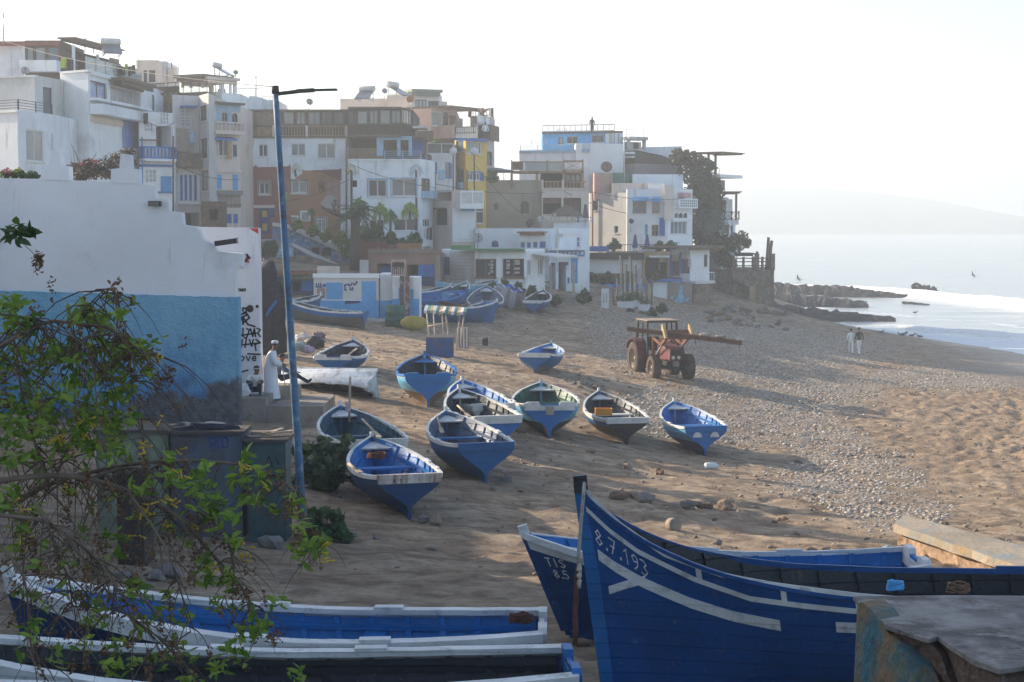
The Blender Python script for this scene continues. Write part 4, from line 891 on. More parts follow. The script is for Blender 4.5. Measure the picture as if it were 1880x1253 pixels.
# --- cliff house wrapped in creeper
b = Bld('house','white seafront house with stacked timber balconies at the cliff edge',Z5,150,1290)
b.block([(1160,151),(1252,149),(1346,150)],640,1000,WHITE,8,[(1262,668,1312,716,'w2',BR),(1322,672,1334,760,'w1',BF)]); b.block([(1160,152),(1262,151)],380,700,GREY,6,[(1185,410,1240,470,'open')],'upper_wall')
b.slab(1178,380,1302,398,-3,1.6,WHITE,'terrace'); b.rail(1182,1296,344,380,1.4,DARKW,'bar',step=.22); b.pergola(1150,1318,252,264,-2.5,1.6,BROWNW,8,True,'roof'); b.posts((1190,1232,1272),262,384,1.3,DARKW,.16)
b.block([(1252,149.4),(1366,150)],640,668,WHITE,5,[],'terrace'); b.rail(1240,1362,592,640,.2,DARKW,'cross',step=.8); b.block([(1240,152),(1330,152)],520,650,WHITE,4,[],'middle_wall'); b.pergola(1248,1368,476,490,-3,.6,BROWNW,6,True,'roof'); b.posts((1350,),488,640,.2,DARKW,.18); b.slab(1252,510,1302,528,-.5,.6,WHITE,'ledge')
b.slab(1205,764,1280,800,.5,2.2,BROWNW,'lower_deck'); b.pergola(1330,1432,828,846,-1,2,DARKW,5,True,'canopy'); b.posts((1340,1432),844,910,1.8,STEEL,.08)
# --- beach bar
b = Bld('beach_bar','beach bar with a black fascia board and timber framed serving hatch',Z5 if 0 else ZC,134,500,cat='bar')
b.block([(128,133),(862,133)],240,700,WHITE,5,[]); b.slab(134,164,886,245,.02,.6,BLACKP,'fascia'); b.slab(150,85,460,150,-.6,-.5,BLUE,'banner'); b.rail(140,460,85,160,-.55,BLUE,'bar',step=.4)
b.slab(180,418,800,470,.02,.3,STONE,'stone_base'); b.slab(185,545,885,622,.02,1.4,BLUE,'painted_counter'); 
for xx in (255,380,540): b.slab(xx,545,xx+100,618,1.41,1.43,SKYB,'painted_panel')
for xx in (285,415,545):
    i,u0,u1,z0,z1 = b.rect(xx,555,xx+36,612); f_=b.frame(i); mb=MB(); mb.poly([f_(u0,1.45,z0),f_(u1,1.45,z0),f_((u0+u1)/2,1.45,z1)]); mb.build('painted_triangle',mat('mural amber',(.5,.25,.05),.8,.2,2,0),b.o)
b.block([(862,134),(1200,134)],160,700,PALEP,5,[(900,212,1080,470,'open'),(1084,280,1180,470,'open')],'hatch_wall'); b.slab(886,150,1200,205,.0,.7,WOOD,'beam'); b.slab(930,198,1180,218,.1,1.6,CANV,'canopy'); b.slab(1170,200,1196,470,.0,.5,WOOD,'timber_post'); b.slab(800,236,880,440,.05,.5,BROWNW,'timber_screen'); 
mb = MB(); mb.bar(b.at_(870,470,132.6),b.at_(900,170,132.6),.2); mb.build('timber_brace',WOOD,b.o)
b.slab(930,478,1340,512,.0,1.6,BLUE,'terrace_edge'); b.slab(925,466,1330,482,-.5,1.5,DARKW,'counter'); b.slab(985,520,1160,770,1.0,1.3,WHITE,'white_panel'); b.slab(1160,540,1460,800,.6,1.4,plaster('dirty render',(.25,.22,.20),.6),'mural_wall')
i,u0,u1,z0,z1 = b.rect(1165,560,1450,780); f_=b.frame(i); mb=MB(); L=u1-u0;H=z1-z0
for pl in ([(.50,1),(.62,1),(.60,.6),(.75,.15),(.55,.0),(.2,.05),(.42,.35)],[(.7,.2),(.95,.35),(.8,.1)],[(.05,.3),(.3,.5),(.2,.2)]): mb.poly([f_(u0+L*a,1.405,z0+H*c) for a,c in pl])
mb.build('mural',mat('mural pale blue',(.22,.42,.58),.8,.5,2.5,0),b.o)
b = Bld('house','white cubic house with two timber doors and tan blinds at the beach end',ZC,137,1500)
b.block([(1200,136),(1455,135),(1692,137)],118,900,WHITE,7,[(1232,196,1330,450,'door',dict(f=BROWNW)),(1352,166,1452,420,'door',dict(f=BROWNW)),(1458,228,1470,338,'w1',D),(1628,186,1672,334,'w1',dict(f=BROWNW,g=GL1))])
b.slab(1256,190,1332,268,.05,.4,TARP,'blind'); b.slab(1378,165,1456,242,.05,.4,TARP,'blind'); b.slab(1460,540,1695,900,.0,.35,STONE,'stone_base'); b.pergola(1360,1760,80,128,-4,.8,BROWNW,8,True,'roof'); b.slab(1340,512,1580,540,.0,1.5,GREYW,'terrace'); b.rail(1345,1575,400,520,1.4,WHITE,'bar',step=.3); b.slab(1195,120,1215,540,.0,.12,BLUE,'edge_board')
b.slab(1224,196,1250,450,.01,.3,BLUE,'shutter'); b.slab(1345,160,1364,420,.01,.3,BLUE,'shutter')
# terrace above bar with plants
b = Bld('terrace','planted roof terrace with thin railings and cane screens above the beach bar',ZC,138,800,cat='terrace')
b.block([(450,138),(1400,138)],160,500,GREY,4,[]); b.rail(455,1180,60,160,.0,DARKW,'bar',step=.25); b.rail(1180,1330,30,115,.0,STEEL,'bar',step=.3); b.slab(1180,40,1310,110,-.6,-.5,mat('green tank paint',(.10,.22,.17)),'green_screen')
# --- cafe
b = Bld('cafe','single storey white cafe with posters in its brown framed windows and a green roof edge',ZB,108,780,cat='cafe')
b.block([(60,110),(438,108.5)],262,760,MURW,5,[(92,352,172,570,'w4',dict(f=BLUE,g=GL2,sill=0))],'lean_to_wall')
mb=MB(); i,u0,u1,z0,z1=b.rect(176,272,430,640); M_=b.M(i)
for k in range(9): mb.box((u0,.004,z0+(z1-z0)*k/9),(u1,.05,z0+(z1-z0)*(k+.85)/9),0,M_)
mb.build('boarding',GREYW,b.o)
b.block([(438,107.6),(1110,107.2),(1345,110)],272,800,WHITE,6,[(487,374,748,600,'w2',dict(f=BFR,g=GL1)),(826,372,1088,602,'w2',dict(f=BFR,g=GL1)),(1126,385,1182,584,'w2',dict(f=WFR,g=GL3)),(1260,370,1326,574,'w2',dict(f=WFR,g=GL3))])
b.slab(440,248,1100,276,-.2,.5,GREEN,'roof_edge'); b.slab(200,206,436,262,-1,.4,GREEN,'roof_edge'); b.slab(482,596,752,616,.0,.2,BFR,'sill'); b.slab(822,600,1092,616,0,.2,BFR,'sill'); b.slab(748,290,808,700,.0,.12,WHITE,'pilaster'); b.slab(436,280,476,700,.0,.15,plaster('flaking plaster',(.36,.30,.25),.7,'#5c4a3c',.8,.5),'pilaster')
b.awn(1182,304,1440,358,1.8,CANV)
prs2 = random.Random(2)
for (x0,x1,ys) in ((668,706,(392,430,470,512)),(868,912,(390,432,474,530)),(970,1030,(388,420,480,530)),(648,664,(430,540))):
    for y in ys: b.slab(x0+prs2.uniform(-6,6),y,x1+prs2.uniform(-8,4),y+prs2.uniform(24,36),-.112,-.106,mat('poster paper %d'%prs2.randrange(3),[(.6,.58,.54),(.45,.40,.36),(.55,.32,.28)][prs2.randrange(3)],.7,.5,9,0),'poster')
# --- pink low house ruin
b = Bld('house','low salmon pink house with dark blue openings and a ragged parapet behind the container',ZA,107,700)
b.block([(252,108.5),(1195,107.5)],172,760,plaster('faded salmon',(.36,.21,.17),.6,'#5c4a40'),6,[(362,308,540,560,'open'),(746,322,892,560,'open')])
b.slab(362,340,540,560,-.8,-.7,BLUE,'blue_sheet'); b.slab(900,324,1112,700,.1,.2,BLUE,'blue_sheet'); b.slab(905,470,1110,700,.22,.28,mat('dark blue cloth',(.03,.05,.12),.85,.4,2,.3,6),'hanging_cloth'); b.slab(1120,200,1190,700,.05,.5,plaster('flaking plaster',(.36,.30,.25)),'pilaster'); b.slab(150,260,260,440,.05,.15,GREYW,'side_panel')
mb=MB()
for k in range(40):
    i,u0,u1,z0,z1=b.rect(250+k*23,150,275+k*23,180); mb.box((u0,-.3,z0),(u1,.1,z0+.25+.25*abs(noise.noise((k*.7,1,1)))),0,b.M(i))
mb.build('parapet',plaster('crumbling parapet',(.28,.20,.16),.6,'#4c3a30'),b.o)
b = Bld('garden_wall','red and ochre garden wall under the painted palms',ZA,113,300,cat='wall')
b.block([(110,114),(480,113)],25,420,plaster('garden red',(.23,.085,.07),.5),.4,[]); b.block([(480,113.4),(620,113)],60,420,plaster('garden red',(.23,.085,.07),.5),.4,[],'low_wall'); b.block([(620,113),(935,113)],50,420,plaster('garden ochre',(.34,.17,.08),.5),.4,[],'ochre_wall')
# ------------------------------------------------------------------ boats
def paint(name, col, rust=.0, wear=.3, dirt=True):
    return mat(name, col, .5, .2, 1.6, .3, 18, seam=.155, stain=([min(1,c*1.5+.05) for c in col] if col[0]<.5 else (.30,.30,.30), wear*.5+(.25 if col[0]>.5 else 0), 5.), fine=((.16,.14,.12), .16 if dirt else .1, 13.), streak=((.20,.10,.05), rust or .12, 5.), spec=.35)
B_DEEP = paint('deep blue boat paint',(.003,.042,.14)); B_MID = paint('mid blue boat paint',(.005,.10,.28)); B_BRT = paint('bright blue boat paint',(.008,.135,.40)); B_SKY = paint('sky blue boat paint',(.13,.40,.62),wear=.7)
B_WHT = paint('white boat paint',(.62,.62,.60),.12,.2); B_RUST = paint('rust streaked white paint',(.62,.60,.56),.62,.2); B_BLK = paint('tarred black hull',(.016,.017,.02)); B_TEAL = paint('dark teal boat paint',(.018,.07,.11)); B_INK = paint('inky inside paint',(.02,.03,.045)); B_GRN = paint('green boat paint',(.02,.09,.06)); B_GRY = paint('grey primed hull',(.13,.13,.13)); B_BRN = paint('bare brown hull bottom',(.16,.10,.06))
B_OLD = paint('flaking white and blue hull',(.55,.58,.60),.2,.6); B_BIG = paint('azure big boat paint',(.003,.06,.21)); B_SLT = paint('slate blue inside',(.08,.12,.19))
OAR = mat('bleached oar wood',(.38,.31,.24),.8,.25,4,.2,30)
def sm(x): x = min(1,max(0,x)); return x*x*(3-2*x)
class Hull:
    def __init__(s, L, B, D, tw=.74, s0=.10, s1=.32, lam=None, rake=.25, x_full=.42, bowpow=1.):
        s.L,s.B,s.D,s.tw,s.s0,s.s1,s.lam,s.rake = L,B,D,tw,s0,s1,lam,rake
        s.fx = [0,.15,.4,.6,.78,.9,.97,1.]; s.fy = [tw,(tw+1)/2+.03,1,.95,.72,.40,.14,.025]
    def f(s,t):
        # smooth interpolation
        k = 0
        while k < len(s.fx)-2 and t > s.fx[k+1]: k += 1
        x0,x1=s.fx[k],s.fx[k+1]; u=(t-x0)/(x1-x0)
        def sl(i):
            if i==0: return (s.fy[1]-s.fy[0])/(s.fx[1]-s.fx[0])
            if i==len(s.fx)-1: return (s.fy[-1]-s.fy[-2])/(s.fx[-1]-s.fx[-2])
            return (s.fy[i+1]-s.fy[i-1])/(s.fx[i+1]-s.fx[i-1])
        h=x1-x0; return (2*u**3-3*u**2+1)*s.fy[k]+(u**3-2*u**2+u)*h*sl(k)+(-2*u**3+3*u**2)*s.fy[k+1]+(u**3-u**2)*h*sl(k+1)
    def zg(s,t):
        a = s.s0*max(0,(.4-t)/.4)**2
        b = s.s1*math.exp(-(1-t)*s.L/s.lam) if s.lam else s.s1*max(0,(t-.35)/.65)**2
        return s.D + a + b
    def g(s,t,v):
        v = min(1.,max(0.,v))
        mid = (1-(1-v)**2.4)**.72; tr = .05 + .95*sm((v-.16)/.70)*(.85+.15*v); bow = .06 + .94*v**.9
        if t < .4: k = sm(t/.4)**.6; return tr*(1-k)+mid*k
        k = sm((t-.45)/.55); return mid*(1-k)+bow*k
    def P(s,t,v,side,off=0.,inn=0.):
        x = t*(s.L - s.rake*(1-v)); b = s.B/2*s.f(t)
        y = max(.0, b*s.g(t,v) - inn) + off; z = s.zg(t)*v
        return Vector((x, y*side, z))
    def half(s,t,z,inn=.04):
        v = z/s.zg(t); return max(.02, s.B/2*s.f(t)*s.g(t,v)-inn)
def strip(H, mb, side, pts, w, off=.012, m=0):
    """ribbon on the hull skin along (t,v) points, w = width in metres"""
    prev=None
    for k,(t,v) in enumerate(pts):
        dv = w/2/H.zg(t)
        a = H.P(t,v-dv,side,off); c = H.P(t,v+dv,side,off); a2 = H.P(t,v-dv,side,0); c2 = H.P(t,v+dv,side,0)
        cur = (a,c,a2,c2)
        if prev:
            for q in ((prev[0],a,c,prev[1]),(prev[1],c,c2,prev[3]),(prev[2],a2,a,prev[0])):
                mb.poly(q if side < 0 else q[::-1], m)
        else: mb.poly([a,c,c2,a2],m)
        prev = cur
    mb.poly([prev[0],prev[1],prev[3],prev[2]],m)
GLY = {'0':[[(0,0),(0,1),(.6,1),(.6,0),(0,0)]],'1':[[(.1,.75),(.35,1),(.35,0)]],'2':[[(0,.8),(.15,1),(.5,1),(.6,.7),(0,0),(.6,0)]],'3':[[(0,.95),(.3,1),(.55,.8),(.3,.55),(.6,.3),(.35,0),(0,.08)]],'4':[[(.45,0),(.45,1),(0,.35),(.6,.35)]],'5':[[(.55,1),(.05,1),(.05,.55),(.4,.6),(.6,.3),(.35,0),(0,.05)]],'6':[[(.5,1),(.1,.6),(0,.25),(.3,0),(.6,.25),(.35,.5),(.05,.4)]],'7':[[(0,1),(.6,1),(.2,0)],[(.1,.5),(.5,.5)]],'8':[[(.3,.52),(.05,.75),(.3,1),(.55,.75),(.3,.52),(0,.25),(.3,0),(.6,.25),(.3,.52)]],'9':[[(.55,.6),(.2,.5),(.02,.78),(.3,1),(.56,.8),(.5,.3),(.2,0)]],'.':[[(.15,.0),(.25,.0),(.25,.1),(.15,.1)]],'T':[[(0,1),(.6,1)],[(.3,1),(.3,0)]],'I':[[(.3,1),(.3,0)]],'S':[[(.58,.9),(.3,1),(.02,.78),(.58,.28),(.3,0),(0,.12)]],'L':[[(0,1),(0,0),(.5,0)]],'E':[[(.55,1),(0,1),(0,0),(.55,0)],[(0,.5),(.45,.5)]],'-':[[(.1,.5),(.5,.5)]],'O':[[(0,.1),(0,.9),(.15,1),(.45,1),(.6,.9),(.6,.1),(.45,0),(.15,0),(0,.1)]],'R':[[(0,0),(0,1),(.4,1),(.58,.78),(.4,.55),(0,.5)],[(.3,.5),(.6,0)]],'K':[[(0,0),(0,1)],[(.55,1),(0,.45),(.6,0)]],'o':[[(.1,.1),(.0,.35),(.3,.6),(.6,.35),(.3,0),(.1,.1)]],'V':[[(0,1),(.3,0),(.6,1)]],'v':[[(0,.6),(.3,0),(.6,.6)]],'e':[[(.05,.3),(.55,.3),(.5,.55),(.25,.6),(0,.3),(.25,0),(.55,.1)]],'A':[[(0,0),(.3,1),(.6,0)],[(.12,.4),(.48,.4)]],'P':[[(0,0),(0,1),(.45,1),(.58,.75),(.4,.5),(0,.5)]],'W':[[(0,1),(.15,0),(.3,.7),(.45,0),(.6,1)]],'Z':[[(0,1),(.6,1),(0,0),(.6,0)]],'H':[[(0,0),(0,1)],[(.6,0),(.6,1)],[(0,.5),(.6,.5)]],'U':[[(0,1),(0,.2),(.3,0),(.6,.2),(.6,1)]],'D':[[(0,0),(0,1),(.35,1),(.6,.6),(.6,.35),(.35,0),(0,0)]],' ':[]}
def write(mb, text, fn, w=.12, m=0, gap=.85):
    """stroke lettering: fn(a,b) maps letter space to a surface point; w = stroke width in letter space"""
    a0=0
    for ch in text:
        for st in GLY[ch]:
            for (x0,y0),(x1,y1) in zip(st,st[1:]):
                d=Vector((x1-x0,y1-y0)); 
                if d.length<1e-6: continue
                d.normalize(); n=Vector((-d.y,d.x))*w/2; e=d*w*.35
                mb.poly([fn(a0+x0-n.x-e.x,y0-n.y-e.y),fn(a0+x1-n.x+e.x,y1-n.y+e.y),fn(a0+x1+n.x+e.x,y1+n.y+e.y),fn(a0+x0+n.x-e.x,y0+n.y-e.y)],m)
        a0 += gap if ch != '.' else gap*.6
def make_boat(label, H, loc, rot, hull, inside, rim, bottom=None, vb=.0, trans=None, board=None, band=None, notch=True, thw=(.2,.45,.66), thwm=None, group='small boats drawn up on the beach', deck=True, rimw=.07, rimh=.055, bandv=.80, nt=30, post=True, pads=(.3,.52), name='fishing_boat', tdec=None):
    root = thing(name, label, 'boat', loc, rot, group); nv=14
    mb = MB(); bt = bottom or hull
    T = [i/nt for i in range(nt+1)]; T = [t**.92 for t in T]
    for side in (1,-1):
        rows=[[mb.vert(H.P(t,(j/nv)**.9,side)) for j in range(nv+1)] for t in T]
        for a,b in zip(rows,rows[1:]):
            for j in range(nv):
                q=(a[j],b[j],b[j+1],a[j+1]); mb.face(q if side<0 else q[::-1], 1 if (j+.5)/nv < vb else 0, True)
    mb.build('hull',[hull,bt],root,local=True)
    # inside skin with ribs
    mb = MB(); zf=.16*H.D; Ti=[.015+t*.965 for t in T]
    def I(t,v,side): 
        p = H.P(t,v,side,0,.035); p.z = max(p.z, zf) if t<.8 else p.z+.04; return p
    vi=[.12+.86*(j/10)**.9 for j in range(11)]
    for side in (1,-1):
        rows=[[mb.vert(I(t,v,side)) for v in vi] for t in Ti]
        for a,b in zip(rows,rows[1:]):
            for j in range(10): q=(a[j],a[j+1],b[j+1],b[j]); mb.face(q if side<0 else q[::-1],0,True)
    for t0,t1 in zip(Ti,Ti[1:]): # floor
        a,b=I(t0,vi[0],1),I(t1,vi[0],1); c,d=I(t1,vi[0],-1),I(t0,vi[0],-1); mb.poly([a,b,c,d])
    for k in range(int(H.L/.42)):
        t=.06+k*.42/H.L
        if t>.92: break
        for side in (1,-1):
            P0=[I(t-.018/H.L*2,v,side) for v in vi]; P1=[I(t+.018/H.L*2,v,side) for v in vi]; n=Vector((0,-side*.035,.004))
            for j in range(10):
                mb.poly([P0[j]+n,P0[j+1]+n,P1[j+1]+n,P1[j]+n]); mb.poly([P0[j],P0[j+1],P0[j+1]+n,P0[j]+n]); mb.poly([P1[j],P1[j]+n,P1[j+1]+n,P1[j+1]])
    for side in (1,-1): # stringer
        for (t0,t1) in zip(Ti,Ti[1:]):
            if t1>.93: break
            a=H.P(t0,.78,side,0,.075); b=H.P(t1,.78,side,0,.075); mb.bar(a,b,.03,.07)
    mb.build('inside_planking',inside,root,local=True)
    # rim
    mb = MB()
    for side in (1,-1):
        prev=None
        for k,t in enumerate(T):
            wob=.006*noise.noise((t*20,side*3,H.L)); p=H.P(t,1,side); 
            inn=max(.0,abs(p.y)-rimw*.6); o=abs(p.y)+rimw*.45
            c=[mb.vert((p.x,side*o,p.z-rimh+wob)),mb.vert((p.x,side*o,p.z+.028+wob)),mb.vert((p.x,side*inn,p.z+.032+wob)),mb.vert((p.x,side*inn,p.z-.03+wob))]
            if prev:
                for j in range(4): q=(prev[j],c[j],c[(j+1)%4],prev[(j+1)%4]); mb.face(q if side>0 else q[::-1],0)
            else: mb.face(c if side>0 else c[::-1])
            prev=c
        mb.face(prev if side<0 else prev[::-1])
    mb.build('gunwale',rim,root,local=True)
    if band:
        for side in (1,-1):
            mb=MB(); dv=(1-bandv)/2; strip(H,mb,side,[(t,1-dv-.02) for t in T],(1-bandv)*H.D,.012); mb.build('sheer_strake',band,root,local=True)
    for t in pads:
        for side in (1,-1):
            mb=MB(); w_=.17/H.L; a=H.P(t-w_,1,side); c=H.P(t+w_,1,side); u=Vector((0,-side*rimw*.08,.045)); mb.bar(a+u,c+u,rimw*.9,.03); mb.build('oarlock_pad',rim,root,local=True)
    # transom
    mb=MB(); tm=trans or hull; n=16; pr=[H.P(0,j/n,1) for j in range(n+1)]; th=.05; zt=pr[-1].z
    for x in (-.004,th):
        for j in range(n):
            a,b=pr[j],pr[j+1]; q=[(x,-a.y,a.z),(x,a.y,a.z),(x,b.y,b.z),(x,-b.y,b.z)]; mb.poly(q if x>0 else q[::-1],0 if x<=0 else 1)
    yb=pr[-1].y; mb.poly([(-.004,-yb,zt),(-.004,yb,zt),(th,yb,zt),(th,-yb,zt)])
    tr=mb.build('transom',[tm,inside],root,local=True)
    # top board with motor notch
    bm_=board or trans or hull; hb=.2*H.D; mb=MB(); up=.07
    zb_=zt-hb; yl=H.P(0,zb_/zt,1).y+.012; yt=yb+.015
    if notch:
        w1=.34*yb; poly=[(-yl,zb_),(yl,zb_),(yt,zt+up*.2),(yt*.86,zt+up),(w1*1.25,zt+up),(w1,zt-hb*.25),(-w1,zt-hb*.25),(-w1*1.25,zt+up),(-yt*.86,zt+up),(-yt,zt+up*.2)]
    else: poly=[(-yl,zb_),(yl,zb_),(yt,zt+.04),(-yt,zt+.04)]
    Mx=Matrix(((0,0,1,0),(1,0,0,0),(0,1,0,0),(0,0,0,1)))
    mb.prism(poly,-.035,th+.012,0,Mx); mb.build('transom_board',bm_,tr,local=True)
    if tdec: tdec(H,tr,yb,zt)
    # thwarts
    for t in thw:
        z=H.zg(t)*.70; hw=H.half(t,z,.05); x=t*(H.L-H.rake*.3); mb=MB(); mb.box((x-.13,-hw,z-.02),(x+.13,hw,z+.02)); mb.build('thwart',thwm or inside,root,local=True)
    # fore deck and stem post
    if deck:
        mb=MB(); ts=[.87,.91,.95,.985]
        row=[(H.P(t,.93,1,0,.03),H.P(t,.93,-1,0,.03)) for t in ts]
        for a,b in zip(row,row[1:]): mb.poly([a[0],b[0],b[1],a[1]][::-1]); mb.poly([p-Vector((0,0,.03)) for p in (a[0],b[0],b[1],a[1])])
        mb.build('breasthook',rim,root,local=True)
    if post:
        mb=MB(); pts=[H.P(1,v,1) for v in (.06,.3,.6,.85,1.0)]; pts=[Vector((p.x-.03,0,p.z)) for p in pts]; pts.append(pts[-1]+(pts[-1]-pts[-2]).normalized()*.13)
        for a,b in zip(pts[:-2],pts[1:-1]): mb.bar(a,b,.075,.13,up=(1,0,0))
        mb.build('stem',hull,root,local=True)
        mb=MB(); mb.bar(pts[-2]-Vector((0,0,.03)),pts[-1],.085,.12,up=(1,0,0)); mb.build('stem_head',rim,root,local=True)
    mb=MB(); mb.box((-.03,-.03,-.05),(H.L-H.rake-.05,.03,.05)); mb.build('keel',bt,root,local=True)
    return root
def place(spec, L, s1=.32, s0=.1, roll=0., zoff=0., **k):
    """spec: pixels (keel foot x,y; transom top y; transom width; bow top x,y)"""
    px0,py0,pyt,wt,pxb,pyb = spec
    g=ground(px0,py0); s=g.y/F; view=math.atan2(g.x,g.y); D=(py0-pyt)*s*.97
    best=None
    for i in range(-800,801):
        th=i*.1*R(1); bx=g.x+math.sin(th)*L; by=g.y+math.cos(th)*L; 
        e=abs(CX+F*bx/by-pxb)
        if best is None or e<best[0]: best=(e,th,bx,by)
    th=best[1]; B=1.1*wt*s/max(.5,math.cos(th-view))/.74
    B=min(max(B,1.2),2.1)
    sl=math.atan2(gz(best[2],best[3])-g.z, L)
    sl=max(-.06,min(.1,sl))
    H=Hull(L,B,D-s0*0,s0=s0,s1=s1,**k)
    H.D=D/(1+0) - s0 if D-s0>.4 else D
    zb=g.z+H.zg(1)*math.cos(sl)+L*math.sin(sl); pyo=proj_arr(np.array([best[2]]),np.array([best[3]]),np.array([zb]))[1][0]
    print('boat at %.1f %.1f  B %.2f D %.2f th %.0f bow y %.0f want %.0f' % (g.x,g.y,B,H.D,math.degrees(th),pyo,pyb))
    # local x (bow) -> world heading th: rotation about z
    return H,(g.x,g.y,g.z+.02+zoff),(roll,-sl,math.pi/2-th)
def tx(H, tr, fn): pass
def rect_on_transom(mb, y0,y1,z0,z1,x=-.04): mb.box((x-.006,y0,z0),(x+.02,y1,z1))
def eyes(H,tr,yb,zt):
    for sy in (-1,1):
        mb=MB(); n=10; c=sy*yb*.42; r=.15; z=zt-.33
        pts=[(-.04,c+r*math.cos(math.pi*k/n),z+r*1.2*math.sin(math.pi*k/n)) for k in range(n+1)]
        mb.poly(pts); mb.build('painted_eye',B_WHT,tr,local=True)
def plate(H,tr,yb,zt):
    mb=MB(); mb.box((-.06,-.13,zt-.32),(-.03,.13,zt-.06)); mb.build('motor_plate',mat('weathered board',(.32,.28,.23),.85,.4,8,.2,20),tr,local=True)
def letters(txt, col=(.02,.02,.03), hgt=.1, x=-.041, y0=.0):
    def fn_(H,tr,yb,zt):
        mb=MB(); write(mb,txt,lambda a,b:(x, y0+.1*1-(a)*hgt*.9, zt-.14+b*hgt),.16); mb.build('lettering',mat('boat lettering dark',col,.7,.2,3,0),tr,local=True)
    return fn_
mk=make_boat
h=place((752,952,872,106,681,806),4.3,.34); mk('dark blue boat with a rust streaked white transom board nearest the lamp post',*h,B_DEEP,B_BRT,B_WHT,B_DEEP,trans=B_DEEP,board=B_RUST,thw=(.22,.44,.68),notch=False,tdec=letters('A 1',hgt=.09,y0=.25))
h=place((893,889,814,93,817,740),4.6,.34); mk('mid blue boat with an all blue wineglass transom, biggest of the middle rows',*h,B_MID,B_SLT,B_WHT,B_MID,trans=B_MID,board=B_MID,notch=False,thw=(.25,.5,.7),thwm=B_MID)
h=place((694,882,808,100,622,725),4.6,.34); mk('teal insided boat with a thin mast, right beside the lamp post',*h,B_MID,B_TEAL,B_WHT,B_DEEP,.5,board=B_WHT,notch=False,thw=(.24,.42,.62)); bt_c=h
h=place((905,806,742,70,847,694),4.0,.3); mk('white sided boat mostly hidden behind the boat with a dark green inside',*h,B_WHT,B_BRT,B_WHT,B_WHT,notch=False,thw=(.3,.55))
h=place((915,834,764,78,841,710),4.2,.34); mk('white sided boat with dark green inside and white transom board between two others',*h,B_WHT,B_INK,B_WHT,B_MID,.0,trans=B_BRT,board=B_WHT,notch=False,thw=(.3,.55),thwm=B_GRN)
h=place((786,750,687,76,779,641),4.3,.34); mk('bright blue boat with a bare brown bottom and blue transom, mid sand',*h,B_SKY,B_INK,B_BRT,B_BRN,.42,trans=B_BRT,board=B_BRT,band=B_WHT,bandv=.93,thw=(.3,.6),thwm=B_BRT)
h=place((1009,806,741,88,993,697),4.4,.34); mk('blue boat with a notched white transom board and a bare wooden motor plate',*h,B_SKY,B_GRN,B_WHT,B_BLK,.4,trans=B_BRT,board=B_WHT,band=B_WHT,bandv=.94,tdec=plate,thw=(.25,.55,.72))
h=place((1151,818,768,70,1099,727),4.3,.34); mk('black bottomed boat with a broad white transom board and an orange crate inside',*h,B_MID,B_INK,B_WHT,B_BLK,.62,trans=B_BLK,board=B_WHT,notch=False,band=B_WHT,bandv=.88,thw=(.3,.6),thwm=B_WHT); bt_h=h
h=place((1295,838,783,69,1238,746),4.2,.30); mk('bright blue boat with two white half moon eyes painted on its transom',*h,B_SKY,B_BRT,B_WHT,B_DEEP,.45,trans=B_BRT,board=B_BRT,notch=False,tdec=eyes,thw=(.3,.55))
h=place((981,687,650,52,1012,620),4.2,.34); mk('blue boat with a white board, lying alone behind the others left of the tractor',*h,B_MID,B_BRT,B_WHT,B_GRY,.3,trans=B_MID,board=B_WHT,notch=False,thw=(.3,.6))
h=place((612,692,655,62,648,606),4.4,.36); mk('deep blue boat with worn white rim and grey green inside beside the rubbish heap',*h,B_MID,B_INK,B_WHT,B_DEEP,.3,trans=B_MID,board=B_WHT,thw=(.3,.55),thwm=OAR)
h=place((978,577,553,32,998,543),4.2,.34); mk('small blue boat with a white stern board in front of the cafe steps',*h,B_MID,B_INK,B_WHT,B_MID,trans=B_MID,board=B_WHT,notch=False,thw=(.3,.6))
h=place((890,583,557,50,893,530),4.6,.5); mk('grey blue boat with dark inside behind the frame shelter, next to the stacked chairs',*h,B_MID,B_SLT,B_OLD,B_MID,notch=True,thw=(.3,.6))
def side_boat(label,px,py,L,B,D,deg,hull,inside,rim,bottom,vb,s1=.4,roll=0.,**k):
    g=ground(px,py); H=Hull(L,B,D,s1=s1); th=R(deg); d=Vector((math.sin(th),math.cos(th)))
    # (px,py) is the middle of the keel
    x0=g.x-d.x*L/2; y0=g.y-d.y*L/2; sl=max(-.08,min(.08,(gz(x0+d.x*L,y0+d.y*L)-gz(x0,y0))/L))
    return mk(label,H,(x0,y0,gz(x0,y0)+.02),(roll,-sl,math.pi/2-th),hull,inside,rim,bottom,vb,thw=(.3,.6),**k)
side_boat('blue boat with grey bottom lying broadside in front of the painted container',589,594,4.6,1.6,.75,-80,B_BRT,B_INK,B_WHT,B_GRY,.62,.5)
side_boat('blue boat half hidden by the lamp post, bow turned to the container',536,583,4.4,1.5,.8,35,B_MID,B_INK,B_WHT,B_MID,0)
side_boat('blue boat with white rim behind the striped frame shelter',848,592,4.4,1.6,.8,60,B_MID,B_BRT,B_WHT,B_MID,0)
side_boat('green insided boat behind the boats by the pink house',834,560,4.2,1.5,.75,20,B_SKY,B_GRN,B_WHT,B_SKY,0)
side_boat('plain blue boat tilted toward the container end wall',797,570,4.2,1.5,.75,55,B_BRT,B_BRT,B_BRT,B_BRT,0,roll=.25)
tb=side_boat('blue boat under an orange cover beside the container',812,588,4.4,1.5,.7,78,B_MID,B_INK,B_OLD,B_MID,0)
side_boat('blue boat whose white rimmed bow shows past the container corner',768,562,4.2,1.5,.8,60,B_DEEP,B_INK,B_WHT,B_DEEP,0)
side_boat('small blue boat at the back by the cafe boarding',860,545,4.0,1.4,.7,60,B_SKY,B_INK,B_OLD,B_MID,0)
